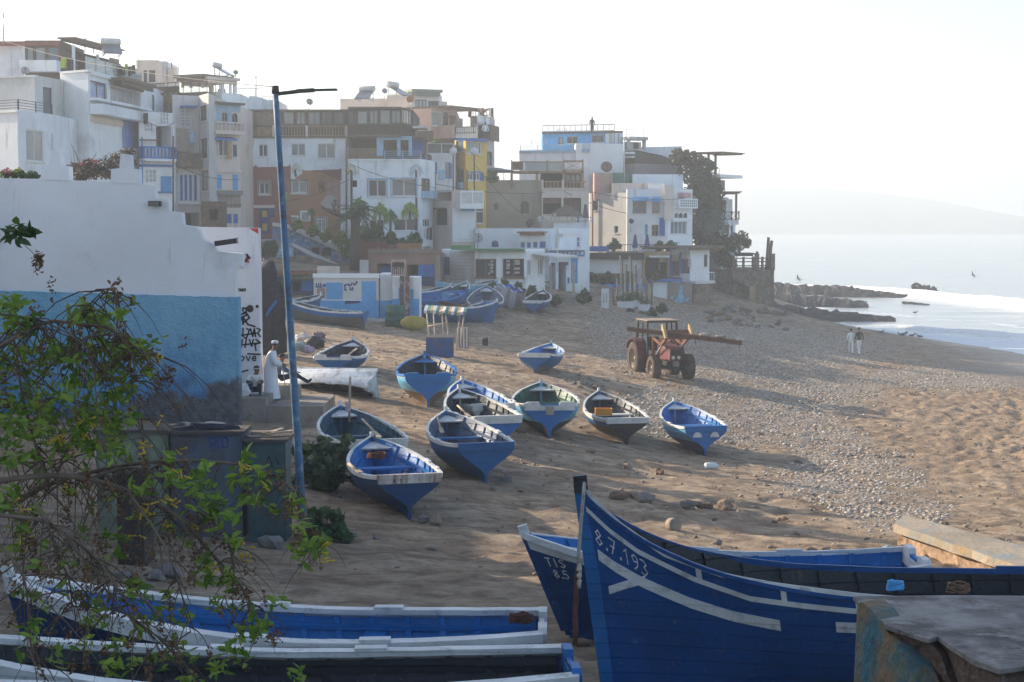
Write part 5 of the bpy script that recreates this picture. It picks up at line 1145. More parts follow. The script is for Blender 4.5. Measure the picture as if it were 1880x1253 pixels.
# overturned white boat by the concrete step
g=at(692,704,55); g.z=gz(g.x,g.y); H=Hull(4.2,1.25,.7,s1=.3)
mk('old white boat turned on its side against the concrete step',H,(g.x,g.y,g.z+.92),(R(207),.02,R(156)),B_OLD,B_BLK,B_OLD,B_OLD,thw=(.3,.55),thwm=OAR)
# --- foreground boats
def fg(label,Xst,Yc,z,L,B,D,deg,hull,inside,rim,bottom=None,vb=0,s1=.5,lam=None,rake=.3,s0=.12,roll=0,pitch=0,tw=.72,**k):
    th=R(deg); H=Hull(L,B,D,tw=tw,s0=s0,s1=s1,lam=lam,rake=rake)
    return H,mk(label,H,(Xst,Yc,z),(roll,pitch,math.pi/2-th),hull,inside,rim,bottom,vb,group='boats moored in the foreground',nt=44,**k)
# big boat 8.7.193
H,bb_=fg('large blue boat numbered 8.7.193 with white stripes and a high black tipped bow',.69+8.6,17.2,4.36,8.6,1.8,1.17,-90,B_BIG,B_BLK,B_BIG,s1=1.04,lam=1.05,rake=.30,tw=.7,thw=(.3,.5,.66),thwm=B_BLK,name='fishing_boat',pads=(.45,.25),post=False,deck=True,rimw=.05,rimh=.012)
mb=MB(); pts=[H.P(1,v,1) for v in (.04,.3,.6,.85,1.0)]; pts=[Vector((p.x-.02,0,p.z)) for p in pts]; top=pts[-1]+Vector((.015,0,.16))
for a,c in zip(pts,pts[1:]): mb.bar(a,c,.09,.14,up=(1,0,0))
mb.build('stem',B_MID,bb_,local=True); mb=MB(); mb.bar(pts[-1]-Vector((0,0,.02)),top,.12,.14,up=(1,0,0)); mb.build('stem_head',B_BLK,bb_,local=True)
side=1  # heading -90: local +y points toward the camera
TX=lambda xb: 1-xb/H.L
def zpts(L): return [(TX(x),z/H.zg(TX(x))) for x,z in L]
def dense(L,n=8):
    out=[]
    for (x0,z0),(x1,z1) in zip(L,L[1:]): out+=[(x0+(x1-x0)*k/n,z0+(z1-z0)*k/n) for k in range(n)]
    return out+[L[-1]]
def pz(px,py):
    xb=(px-1055)*.0055
    for _ in range(3): Yn=17.2-H.f(max(.2,min(1,TX(xb))))*.84; xb=max(.012,(px-940)*Yn/F-.645)
    return xb, 9.3-(py-412)*Yn/F-4.36
def onz(H,side,x0,z0,wa,hb,slope=0.):
    def f(a,b):
        t=1-(x0+a*wa)/H.L; z=z0-slope*a*wa+b*hb; return H.P(t,z/H.zg(t),side,.016)
    return f
for L,w_ in (([(1071,905),(1090,925),(1135,967),(1213,1023),(1317,1060),(1421,1079),(1578,1099),(1700,1108),(1900,1116)],.05),([(1066,938),(1110,980),(1161,1018),(1265,1070),(1369,1107),(1470,1120),(1572,1130),(1700,1138)],.055),([(1078,1024),(1110,1048),(1160,1077),(1250,1117),(1330,1143),(1420,1161)],.115),([(1090,1092),(1130,1081),(1168,1072)],.08),([(1526,1162),(1600,1164),(1680,1166)],.11)):
    mb=MB(); strip(H,mb,side,zpts(dense([pz(*p) for p in L])),w_,.014); mb.build('white_stripe',B_WHT,bb_,local=True)
for (x,ya,yb_) in ((1276,1050,1072),(1434,1084,1114),(1573,1101,1128)):
    mb=MB(); xm=pz(x,ya)[0]; za=pz(x,ya)[1]; zb2=pz(x,yb_)[1]; tt=TX(xm); strip(H,mb,side,[(tt+k*.0016,(za+zb2)/2/H.zg(tt)) for k in (-2,-1,0,1,2)],za-zb2,.011); mb.build('white_bar',B_WHT,bb_,local=True)
z8=pz(1078,1002); mb=MB(); write(mb,'8.7.193',onz(H,side,z8[0],z8[1],.103,.155,.62),.09); mb.build('lettering',B_WHT,bb_,local=True)
def onhull(H,side,t0,v0,ht,slope=0.):
    def f(a,b):
        t=t0-a*ht/H.L; v=v0+(b*ht)/H.zg(t)-slope*a; return H.P(t,v,side,.016)
    return f
BIG=H
# second boat TISS.. 8.5..
H,b2=fg('blue boat lettered TISS with a white top strake behind the large numbered boat',5.25,21.6,3.98,5.1,1.7,.9,-90,B_DEEP,B_BRT,B_WHT,s1=.42,rake=.55,thw=(.3,.55),band=B_WHT,bandv=.86,trans=B_BRT,board=B_WHT)
mb=MB(); write(mb,'TIS',onz(H,1,.17,.93,.11,.11),.14); mb.build('lettering',B_WHT,b2,local=True)
mb=MB(); write(mb,'8.5',onz(H,1,.21,.78,.10,.105),.14); mb.build('lettering',B_WHT,b2,local=True)
# three boats side by side at the lower left
H,b3=fg('bright blue insided boat, first of the row at lower left counting from the sand',  .36,18.8,3.95,6.1,1.62,.80,-88.5,B_DEEP,B_BRT,B_WHT,s1=.55,s0=.06,rake=.4,thw=(.12,.33,.55,.75),thwm=B_BRT,trans=B_WHT,board=B_WHT,rimw=.17,rimh=.15)
H,b4=fg('black insided boat numbered 5.161, second in the row at lower left',.62,17.05,4.0,6.9,1.6,.76,-94,B_DEEP,B_BLK,B_WHT,s1=.5,s0=.06,rake=.4,thw=(.13,.4,.6),thwm=B_BLK,trans=B_BRT,board=B_BRT,rimw=.17,rimh=.15)
mb=MB(); write(mb,'5.161',onhull(H,1,.875,.66,.16,-.002),.12); mb.build('lettering',B_SKY,b4,local=True)
H,b5=fg('white decked boat, third in the row at lower left and nearest the frame edge',.82,15.45,4.05,6.9,1.5,.74,-94,B_DEEP,B_BLK,B_WHT,s1=.42,s0=.05,rake=.4,thw=(.1,.35,.6),trans=B_BRT,board=B_BRT,rimw=.18,rimh=.16)
# ------------------------------------------------------------------ near walls, lamp, platform, lockers
def wpoly(mb, pts, Y0, Y1, m=0, thick=.35):
    """prism from pixel outline on the vertical plane Y0 (left) .. Y1 (right of outline), extruded back"""
    xs=[p[0] for p in pts]; a,b=min(xs),max(xs)
    F_=[at(x,y,Y0+(Y1-Y0)*(x-a)/(b-a)) for x,y in pts]; n=len(F_); B_=[p+Vector((0,thick,0)) for p in F_]
    mb.poly(F_,m); mb.poly(B_[::-1],m)
    for k in range(n): mb.poly([F_[k],B_[k],B_[(k+1)%n],F_[(k+1)%n]],m)
def near_wall_mats():
    up=plaster('grey white near wall',(.66,.68,.71),.4,'#8d8478',.3,.12)
    m=bpy.data.materials.new('blue near wall'); m.use_nodes=True; nt=m.node_tree; N=nt.nodes; L=nt.links; bs=N['Principled BSDF']; bs.inputs['Roughness'].default_value=.85
    tc=N.new('ShaderNodeTexCoord')
    def ns(sc,d=7,r=.62,st=(1,1,1)):
        mp=N.new('ShaderNodeMapping'); mp.inputs['Scale'].default_value=st; L.new(tc.outputs['Object'],mp.inputs['Vector'])
        n=N.new('ShaderNodeTexNoise'); n.inputs['Scale'].default_value=sc; n.inputs['Detail'].default_value=d; n.inputs['Roughness'].default_value=r; L.new(mp.outputs[0],n.inputs['Vector']); return n.outputs['Fac']
    def mr(v,a,b,c=0,d=1):
        r=N.new('ShaderNodeMapRange'); r.inputs[1].default_value=a; r.inputs[2].default_value=b; r.inputs[3].default_value=c; r.inputs[4].default_value=d; L.new(v,r.inputs[0]); return r.outputs[0]
    def mx(f,a,b):
        k=N.new('ShaderNodeMix'); k.data_type='RGBA'; L.new(f,k.inputs[0])
        for i,v in ((6,a),(7,b)):
            if hasattr(v,'links'): L.new(v,k.inputs[i])
            else: k.inputs[i].default_value=(*v,1)
        return k.outputs[2]
    def add(a,b):
        k=N.new('ShaderNodeMath'); k.operation='ADD'; L.new(a,k.inputs[0]); L.new(b,k.inputs[1]); return k.outputs[0]
    sp=N.new('ShaderNodeSeparateXYZ'); L.new(tc.outputs['Object'],sp.inputs[0])
    hgt=mr(sp.outputs['Z'],0,3.6,1,0)  # 1 at the foot
    blue=mx(mr(ns(.5,6,.6,(1,1,.6)),.35,.65),(.13,.43,.70),(.30,.58,.78))
    blue=mx(mr(add(ns(.55,6,.6),mr(hgt,0,1,-.2,.24)),.48,.70),blue,(.05,.22,.54))
    bare=mx(mr(ns(6),.4,.6),(.075,.095,.115),(.16,.165,.17))
    col=mx(mr(add(add(ns(.42,8,.6),mr(sp.outputs['X'],-5,2,-.14,.09)),mr(hgt,.1,.9,-.50,.17)),.55,.61),blue,bare)
    L.new(col,bs.inputs['Base Color'])
    b=N.new('ShaderNodeBump'); b.inputs['Strength'].default_value=.9; b.inputs['Distance'].default_value=.22; L.new(ns(7,6,.7),b.inputs['Height']); L.new(b.outputs[0],bs.inputs['Normal'])
    return up,m
WUP,WBL=near_wall_mats()
W0=at(437,790,46); wz=gz(-9,46)
t=thing('wall','near wall, white above rough flaking blue, with stepped top and two stepped merlons','wall',(-10,46,wz))
mb=MB(); wpoly(mb,[(-260,535),(433,553),(433,492),(445,490),(445,466),(396,462),(391,449),(372,440),(362,418),(336,413),(334,391),(311,388),(309,366),(285,364),(283,341),(256,337),(203,335),(125,331),(75,329),(-260,322)],46,46,0,.4); mb.build('white_upper_wall',WUP,t)
mb=MB(); wpoly(mb,[(-260,860),(440,860),(439,700)]+[(437-k*8,546.5-k*8*.0287+2.2*noise.noise((k*.35,1,1))+1.2*noise.noise((k*1.1,4,1))) for k in range(88)],45.92,45.92,0,.46); mb.build('blue_lower_wall',WBL,t)
for x in (75,203):
    mb=MB(); y=330 if x==75 else 336; wpoly(mb,[(x,y),(x+52,y+2),(x+51,y-24),(x+37,y-27),(x+35,y-52),(x+18,y-54),(x+16,y-27),(x+1,y-25)],45.97,45.97,0,.44); mb.build('merlon',WUP,t)
def floodlight(px,py,Y,label,flip=1):
    p=at(px,py,Y); o=thing('floodlight',label,'floodlight',p,(0,0,0),'floodlights on the wall'); mb=MB(); mb.box((-.16,-.22,-.06),(.16,-.02,.08)); mb.build('housing',BLACKP,o,local=True); mb=MB(); mb.box((-.14,-.235,-.05),(.14,-.222,.06)); mb.build('lens',GL1,o,local=True); mb=MB(); mb.bar((0,-.03,0),(.0,.1,-.05),.05); mb.build('bracket',IRON,o,local=True)
floodlight(286,375,45.95,'small black floodlight on the stepped part of the near wall')
p=at(415,445,45.9); o=thing('floodlight','long black floodlight poking sideways from the wall end above the graffiti','floodlight',p,(0,R(-8),0),'floodlights on the wall'); mb=MB(); mb.box((-.3,-.1,-.07),(.3,.05,.07)); mb.build('housing',BLACKP,o,local=True); mb=MB(); mb.box((.3,-.09,-.08),(.33,.04,.08)); mb.build('lens',GL3,o,local=True)
# graffiti wall
g=thing('graffiti_wall','white wall end covered in black scribbled graffiti behind the seated child','wall',(-7.6,48.5,gz(-7.6,48.5)))
mb=MB(); wpoly(mb,[(350,760),(479,760),(476,520),(474,419),(350,417)],48.5,48.5,0,.5); GW_=plaster('bright plaster',(.70,.69,.72),.2); mb.build('wall',GW_,g)
INKB=mat('black spray paint',(.015,.015,.016),.7,.2,3,0)
def pstroke(mb,pts,w,Y,m=0):
    P=[at(x,y,Y) for x,y in pts]
    for a,c in zip(P,P[1:]):
        d=Vector((c.x-a.x,0,c.z-a.z)); 
        if d.length<1e-6: continue
        d.normalize(); n=Vector((-d.z,0,d.x))*w/2; e=d*w*.4; mb.poly([a-n-e,c-n+e,c+n+e,a+n-e],m)
mb=MB(); Yg=48.49
mb2=MB(); mb2.poly([at(457,419.5,Yg),at(474.3,419.5,Yg),at(474.3,430,Yg)]); mb2.build('red_corner',mat('red paint',(.45,.03,.03),.6,.1,2,0),g)
for pts in ([(441,578),(452,575),(458,584),(448,592),(441,584),(455,578)],[(446,596),(446,582),(455,596),(468,600)],[(446,571),(446,566),(452,566),(452,574),(447,574)]): pstroke(mb,pts,.05,Yg)
def gtext(txt,x,y,h,w=.16):
    gb=MB(); write(gb,txt,lambda a,b: at(x+a*h*.85,y-b*h,Yg),w); return gb.build('graffiti_lettering',INKB,g)
for pts in ([(440,614),(444,616),(470,612)],[(446,603),(446,618)],[(453,604),(458,606),(452,622),(448,620)],[(460,604),(464,618),(467,604),(469,618)],[(472,603),(478,606),(473,612),(478,618)],[(440,634),(478,630)],[(445,624),(443,638)],[(452,624),(450,638)],[(458,624),(462,636),(465,624)],[(470,624),(476,628),(468,634)],[(468,634),(470,644)],[(440,684),(455,680)],[(455,650),(478,651)]): pstroke(mb,pts,.045,Yg)
mb.build('graffiti_lettering',INKB,g)
gtext('ove',441,663,15); gtext('POWER',436,535,4.5,.3)
mb=MB(); pstroke(mb,[(450,480),(455,472),(453,468),(458,474),(450,480),(456,481)],.06,Yg); mb.build('graffiti_lettering',mat('orange spray paint',(.5,.12,.05),.7,.1,3,0),g)
mb=MB(); a=at(436,466,48.4); c=at(447,490,48.4); mb.box((a.x,48.2,c.z),(c.x,48.49,a.z)); mb.build('meter_box',WFR,g)
for x,y,r in ((459,567,9),(472,563,4),(438,569,6)):
    mb=MB(); c=at(x,y,Yg-.004); n=9; rr=r*Yg/F; mb.poly([c+Vector((rr*(.75+.35*noise.noise((k,x,1)))*math.cos(6.283*k/n),0,rr*(.8+.5*noise.noise((k,x,3)))*math.sin(6.283*k/n))) for k in range(n)]); mb.build('graffiti_lettering',INKB,g)
# stepped concrete platform
CONC=mat('worn concrete',(.27,.235,.20),.9,.25,1.2,.5,12,stain=((.13,.11,.095),.5,1.5))
t=thing('concrete_platform','low stepped concrete platform at the wall end where the robed man stands','platform',(-6.4,48.6,3.3))
mb=MB(); a=at(441,731,47.3); c=at(488,731,47.3); mb.box((a.x,47.3,2.6),(c.x,51,a.z)); mb.build('upper_step',CONC,t)
mb=MB(); a=at(488,746,47.25); c=at(592,746,47.25); mb.box((c.x,47.4,2.6),(a.x+.005,50.6,a.z-.02)); mb.build('lower_step',CONC,t)
PLZ=a.z-.02; mb=MB(); q=at(500,690,49.6); mb.box((q.x-.0,49.6,PLZ),(q.x+.75,50.4,PLZ+.38)); mb.build('bench_block',CONC,t)
# lamp post
b0=ground(556,962); tp=at(505,160,b0.y)
t=thing('street_lamp','leaning blue lamp post with rust stains and a thin black lamp arm','street lamp',b0)
PB_=mat('lamp post blue paint',(.075,.16,.27),.55,.25,1.5,.1,20,stain=((.10,.055,.03),.5,2.5),fine=((.25,.34,.42),.4,5.))
mb=MB(); n=9; mb.tube([b0+(tp-b0)*k/n+Vector((0,0,-.3 if k==0 else 0)) for k in range(n+1)],[.085-.03*k/n for k in range(n+1)],14); mb.build('pole',PB_,t)
mb=MB(); mb.tube([b0+(tp-b0)*.985,tp+Vector((0,0,.02))],[.075,.07],12); mb.build('cap',BLACKP,t)
a=at(508,173,b0.y); c=at(577,166,b0.y); e=at(619,165,b0.y)
mb=MB(); mb.bar(a,at(550,168,b0.y),.06,.07); mb.build('arm',BLACKP,t); mb=MB(); mb.bar(at(545,168,b0.y),c,.16,.07); mb.bar(c,e,.2,.035); mb.build('lamp_head',mat('lamp head black',(.03,.03,.032),.5,.2,3,0),t)
# cable from the lamp up to the houses at left
def cable(label,a,b,sag,r=.012,n=18,m=None):
    mb=MB(); a,b=Vector(a),Vector(b); mb.tube([a+(b-a)*k/n-Vector((0,0,sag*4*(k/n)*(1-k/n))) for k in range(n+1)],r,5); o=mb.build('cable',m or IRON,None,loc=a); return tag(o,label,'cable','cables')
cable('black cable running from the lamp post top up past the left houses',tp,at(-20,66,60),.25,.008)
cable('thin cable slung across the beige arched house',at(800,338,122),at(1000,354,132),.3,.025); cable('thin cable falling from the deck house to the white house with awnings',at(1036,352,132),at(1150,392,141),.2,.025)
# lockers behind the shrub
def locker(label,x0,x1,ytop,ybot,m,g_=None,col=None):
    b_=ground((x0+x1)/2,ybot); a=at(x0,ytop,b_.y); c=at(x1,ytop,b_.y); t=thing('metal_locker',label,'locker',b_,(0,0,0),'battered lockers along the blue wall')
    mb=MB(); mb.box((a.x,b_.y,b_.z-.25),(c.x,b_.y+.8,a.z)); mb.build('cabinet',m,t); 
    mb=MB(); mb.box((a.x+.05,b_.y-.03,b_.z+.12),(c.x-.05,b_.y-.002,a.z-.06)); d=mb.build('door',m,t); mb=MB(); mb.box((c.x-.14,b_.y-.06,b_.z+.9),(c.x-.1,b_.y-.031,b_.z+1.1)); mb.build('handle',IRON,d)
    mb=MB(); mb.box((a.x-.05,b_.y-.08,a.z+.003),(c.x+.05,b_.y+.85,a.z+.06)); mb.build('top_board',mat('rotten board',(.09,.075,.065),.9,.4,3,.4,12),t)
    return t,d,a,c,b_
LK1=mat('grey locker paint',(.085,.10,.13),.6,.25,1.5,.15,12,stain=((.09,.06,.045),.45,2.)); LK2=mat('pale green locker paint',(.20,.23,.17),.6,.25,1.5,.15,12,stain=((.12,.09,.06),.5,2.)); LK3=mat('teal locker paint',(.05,.09,.095),.6,.25,1.5,.15,12,stain=((.06,.05,.045),.5,2.)); LK4=mat('rusted dark sheet',(.05,.045,.045),.8,.4,2,.3,10,stain=((.10,.045,.03),.6,1.5))
t,d,a,c,b_=locker('pale green painted locker half hidden by the shrub, left of the grey one',176,309,795,975,LK2)
mb=MB()
for k in range(14):
    x=185+random.random()*110; y=810+random.random()*130; mb_=[(x,y),(x+random.uniform(-8,14),y+random.uniform(4,16)),(x+random.uniform(-4,20),y+random.uniform(-4,18))]; pstroke(mb,mb_,.03,b_.y-.033)
mb.build('graffiti_lettering',INKB,d)
t,d,a,c,b_=locker('grey locker with blue scrawled digits between the pale green and the teal ones',313,444,797,985,LK1)
mb=MB(); Yg=b_.y-.035; write(mb,'SKO',lambda a_,b2_: at(381+a_*16,822-b2_*18,Yg),.14); write(mb,'I',lambda a_,b2_: at(352+a_*12,828-b2_*12,Yg),.2); pstroke(mb,[(387,828),(397,828)],.02,Yg); mb.build('graffiti_lettering',mat('blue spray paint',(.03,.06,.25),.7,.2,3,0),d)
t,d,a,c,b_=locker('teal locker at the right end of the locker row, beside the lamp post',453,524,812,992,LK3)
mb=MB(); Yg=b_.y-.035; pstroke(mb,[(488,850),(494,838),(500,858)],.02,Yg); pstroke(mb,[(505,840),(512,852)],.02,Yg); mb.build('graffiti_lettering',INKB,d)
locker('dark rusted sheet metal locker standing forward of the others',214,262,870,1042,LK4)
for (x,y,l) in ((370,788,'crumpled black plastic sheet lying on the grey locker'),(500,800,'broken boards lying on the teal locker')):
    p=at(x,y,ground(480,990).y+.3)
    mb=MB()
    if 'sheet' in l:
        mb.blob(p,.42,3,.35,3,seed=4,scale=(1.6,.7,.28)); o=mb.build('plastic_sheet',mat('black plastic',(.02,.022,.028),.35,.3,4,.3,9),None,loc=p); tag(o,l,'plastic sheet')
    else:
        t=thing('board_heap',l,'boards',p)
        for k in range(4):
            mb=MB(); q=p+Vector((random.uniform(-.2,.2),random.uniform(-.2,.2),.03*k)); d_=Vector((random.uniform(.2,.4),random.uniform(-.2,.2),random.uniform(-.03,.06))); mb.bar(q-d_,q+d_,.12,.02); mb.build('board',OAR,t)
# ------------------------------------------------------------------ right hand low wall and the broken block
t=thing('low_wall','low stone wall with a flat worn concrete top sloping off the right edge','wall',(8.4,33,2.4))
P1,P2=at(1640,962,34.4),at(1880,1043,30.1); Q1,Q2=at(1662,945,35.6),at(1880,1003,32.4)
d1=(P2-P1).normalized()*5; P3=P2+d1; Q3=Q2+(Q2-Q1).normalized()*5
mb=MB(); n=16
def lp(a,b,c,k): return a+(b-a)*(k*2/n) if k<=n/2 else b+(c-b)*((k-n/2)*2/n)
fr=[lp(P1,P2,P3,k)+Vector((.05*noise.noise((k*.9,1,2)),.05*noise.noise((k*.9,5,2)),0)) for k in range(n+1)]; bk=[lp(Q1,Q2,Q3,k) for k in range(n+1)]; dn=Vector((0,0,-.17))
for k in range(n):
    mb.poly([fr[k],fr[k+1],bk[k+1],bk[k]]); mb.poly([fr[k]+dn,fr[k+1]+dn,fr[k+1],fr[k]]); mb.poly([bk[k],bk[k+1],bk[k+1]+dn,bk[k]+dn])
mb.poly([fr[0]+dn,fr[0],bk[0],bk[0]+dn])
mb.build('top_slab',mat('worn slab',(.33,.27,.20),.9,.3,.8,.5,9,stain=((.22,.30,.32),.45,1.2),fine=((.45,.30,.08),.25,1.1)),t)
mb=MB(); ins=Vector((.12,.12,0)); dn2=Vector((0,0,-.172)); bt=Vector((0,0,-1.6))
for k in range(n): mb.poly([fr[k]+ins+bt,fr[k+1]+ins+bt,fr[k+1]+ins+dn2,fr[k]+ins+dn2]); mb.poly([bk[k]-ins+dn2,bk[k+1]-ins+dn2,bk[k+1]-ins+bt,bk[k]-ins+bt])
mb.poly([fr[0]+ins+bt,fr[0]+ins+dn2,bk[0]-ins+dn2,bk[0]-ins+bt]); mb.build('stone_face',mat('crumbling stone face',(.36,.25,.17),.95,.4,2.2,1.0,6,fine=((.16,.10,.065),.5,5)),t)
t=thing('broken_pier','broken concrete block with flaking teal paint and a cracked grey top at the right corner','concrete block',at(1700,1300,10.6))
Yb=11.2; topz=at(1575,1111,Yb).z
def tp_(px,py): 
    rx,ry,rz=ray(px,py); k=(topz-CAMZ)/rz; return Vector((rx*k,ry*k,topz))
edge=[(1580,1112),(1600,1122),(1628,1148),(1665,1162),(1705,1174),(1722,1169),(1745,1186),(1790,1213),(1835,1229),(1880,1224),(1960,1232)]; back=[(1960,1109),(1760,1108),(1580,1110)]
mb=MB(); U=[tp_(x,y) for x,y in edge]+[tp_(x,y)+Vector((0,.25,0)) for x,y in back]; n=len(U); W=[p-Vector((0,0,.028+.012*noise.noise(p*3))) for p in U]
mb.poly(U); 
for k in range(n): mb.poly([W[k],W[(k+1)%n],U[(k+1)%n],U[k]])
mb.build('render_slab',mat('cracked grey render',(.24,.225,.21),.85,.35,1.8,.5,7,stain=((.075,.068,.06),.75,1.5),fine=((.27,.26,.245),.5,5)),t)
for (x,y,r) in ((1800,1242,.14),(1850,1247,.2),(1905,1252,.2)):
    mb=MB(); q_=tp_(x,y); mb.blob((q_.x,q_.y-.1,q_.z-.14),r,2,.3,1.2,seed=x,smooth=False,scale=(1.4,1,.6)); mb.build('loose_chunk',mat('pale chunk',(.30,.28,.25),.9,.3,4,.5,14),t)
mb=MB(); rows=[]; nx=26
for j in range(9):
    v=j/8; row=[]
    for i in range(nx+1):
        u=i/nx; k=u*(len(edge)-1); k0=min(int(k),len(edge)-2); fx=edge[k0][0]+(edge[k0+1][0]-edge[k0][0])*(k-k0); fy=edge[k0][1]+(edge[k0+1][1]-edge[k0][1])*(k-k0)
        p=tp_(fx,fy)+Vector((0,.06,-.032)); p=p+Vector((.75*v*(1-u)-.05*v, -.55*v, -1.6*v*v-.3*v)); p+=Vector((noise.noise(p*2.3),noise.noise(p*2.3+Vector((5,5,5))),noise.noise(p*3+Vector((9,1,5)))))*.09*min(1,v*3); row.append(mb.vert(p))
    rows.append(row)
for a,b in zip(rows,rows[1:]):
    for k in range(nx): mb.face((b[k],b[k+1],a[k+1],a[k]))
mb.build('rubble_core',mat('brown rubble core',(.095,.06,.045),.95,.5,4,1.0,16,fine=((.20,.15,.12),.4,12)),t)
mb=MB(); out=[(1574,1108),(1583,1106),(1604,1124),(1628,1160),(1655,1200),(1682,1253),(1700,1300),(1705,1420),(1560,1420)]
F_=[at(x,y,Yb-.02-1.35*max(0,(x-1574))/130) for x,y in out]; B_=[p+Vector((.16,.12,0)) for p in F_]; n=len(F_); mb.poly(F_[::-1]); mb.poly(B_)
for k in range(n): mb.poly([F_[k],F_[(k+1)%n],B_[(k+1)%n],B_[k]])
mb.build('painted_face',mat('flaking teal paint',(.035,.12,.15),.8,.35,1.5,.8,14,stain=((.17,.12,.07),.85,2.6),fine=((.10,.13,.06),.5,6)),t)
# off-frame houses, added unseen to shade the near shore
for (x0,x1,y0,y1,zt,l) in ((-44,-17,36,54,10.3,'unseen plain cream house past the near wall, added to shade the beach'),(-34,-10.6,6,33.5,13.5,'unseen tall cream house off frame left, added to shade the foreground boats')):
    o=thing('house',l,'house',((x0+x1)/2,(y0+y1)/2,gz((x0+x1)/2,(y0+y1)/2)),group='houses stacked on the hillside'); mb=MB(); mb.box((x0,y0,2),(x1,y1,zt)); mb.build('wall',WHITE,o)
    mb=MB(); mb.box((x0-.2,y0-.2,zt+.003),(x1+.2,y1+.2,zt+.25)); mb.build('coping',WHITE2,o)
    for k in range(3):
        y=y0+(y1-y0)*(k+.5)/3; z=zt-3; mb=MB(); mb.box((x1+.003,y-.6,z),(x1+.06,y+.6,z+1.3)); w_=mb.build('window',WFR,o); mb=MB(); mb.box((x1+.061,y-.5,z+.1),(x1+.075,y+.5,z+1.2)); mb.build('pane',GL1,w_)
# ------------------------------------------------------------------ beach cabin
t=None
b=Bld('cabin','white and sky blue painted metal cabin with a blue door and scrawled graffiti','Z' and Z6,90.5,860,group='sheds',cat='cabin')
b.block([(610,91),(1108,90.2)],436,800,GREYW,2.6,[(708,498,830,628,'panel',dict(f=SKYB,n='shutter')),(980,488,1086,766,'panel',dict(f=SKYB,n='door'))])
b.slab(610,634,979,772,.004,.02,SKYB,'painted_band'); b.slab(1087,634,1108,772,.004,.02,SKYB,'painted_band'); b.slab(606,430,1112,462,-.1,.08,WHITE,'top_rail'); b.slab(612,628,978,636,.02,.03,WHITE,'painted_line')
mb=MB(); GB=mat('blue spray paint',(.03,.06,.25),.7,.2,3,0)
def zs(mb,pts,w,d=.025): stroke(mb,[(x,y) for x,y in pts],w,d,b)
i0=b
for pts in ([(630,505),(630,532),(642,532)],[(648,505),(648,532),(660,532)],[(664,505),(664,532),(676,532)],[(680,518),(686,518)],[(690,512),(702,516),(694,530),(688,520)],[(845,520),(860,512),(880,518)],[(850,520),(850,555),(862,555)],[(880,505),(884,520),(900,516),(904,500)],[(915,500),(920,516),(934,512),(938,490),(946,500)],[(890,535),(892,555),(905,548)],[(908,535),(912,555)]): zs(mb,pts,.07)
mb.build('graffiti_lettering',GB,b.o); mb=MB()
for pts in ([(642,548),(642,610),(690,610),(690,548),(642,548)],[(655,560),(655,600)],[(655,580),(676,560)],[(660,580),(678,602)],[(642,578),(690,578)]): zs(mb,pts,.06)
mb.build('graffiti_lettering',mat('dull red spray paint',(.28,.10,.09),.7,.2,3,0),b.o); mb=MB()
for k in range(9): x=852+k*12; zs(mb,[(x,660-k),(x+10,632-k*.3),(x+6,660-k),(x+16,640)],.06)
mb.build('graffiti_lettering',GB,b.o)
b.block([(1110,90.3),(1212,90.6)],432,800,WHITE,2.6,[],'side_wall'); b.slab(1112,636,1211,770,.004,.02,SKYB,'painted_band')
mb=MB(); i,u0,u1,z0,z1=b.rect(1112,440,1210,634); M_=b.M(i)
for k in range(12): u=u0+(u1-u0)*(k+.3)/12; mb.box((u,.004,z0),(u+(u1-u0)*.4/12,.035,z1),0,M_)
mb.build('corrugation',WHITE,b.o); b.slab(1100,432,1116,770,.02,.07,RUST,'corner_post')
b.block([(1213,89.6),(1420,89.4)],456,790,WHITE,2.2,[],'end_wall'); b.slab(1213,622,1420,756,.004,.02,SKYB,'painted_band'); b.slab(1262,536,1284,622,.004,.022,SKYB,'painted_strip'); b.slab(1352,548,1376,622,.004,.022,SKYB,'painted_strip')
sg=thing('sign_board','weathered board with dripping hand lettering on two painted planks by the cabin','sign',b.at_(1300,760,89.2)); 
b2=Bld.__new__(Bld); b2.V=Z6; b2.o=sg; b2.plan=b.plan; b2.P=b.P
b2.slab(1212,320,1324,446,.25,.33,mat('sun bleached sign',(.42,.31,.27),.8,.3,3,.2,12,streak=((.20,.09,.06),.5,5)),'board')
b2.slab(1278,446,1312,690,.2,.30,mat('painted plank dark',(.09,.085,.08),.8,.6,6,.2,12,fine=((.4,.38,.34),.5,4)),'plank'); b2.slab(1320,446,1352,750,.2,.32,mat('painted plank red',(.20,.085,.07),.8,.4,5,.2,12,fine=((.5,.48,.44),.5,2.5)),'plank'); b2.slab(1312,446,1320,700,.22,.27,STEEL,'post')
mb=MB()
for k in range(6): x=1226+k*15; stroke(mb,[(x,375+(k%3)*6),(x+4,345),(x+9,370)],.09,.34,b2); stroke(mb,[(x,385),(x+random.uniform(-2,2),430)],.05,.341,b2)
mb.build('painted_lettering',mat('black drip paint',(.05,.045,.04),.7,.3,3,0),sg)
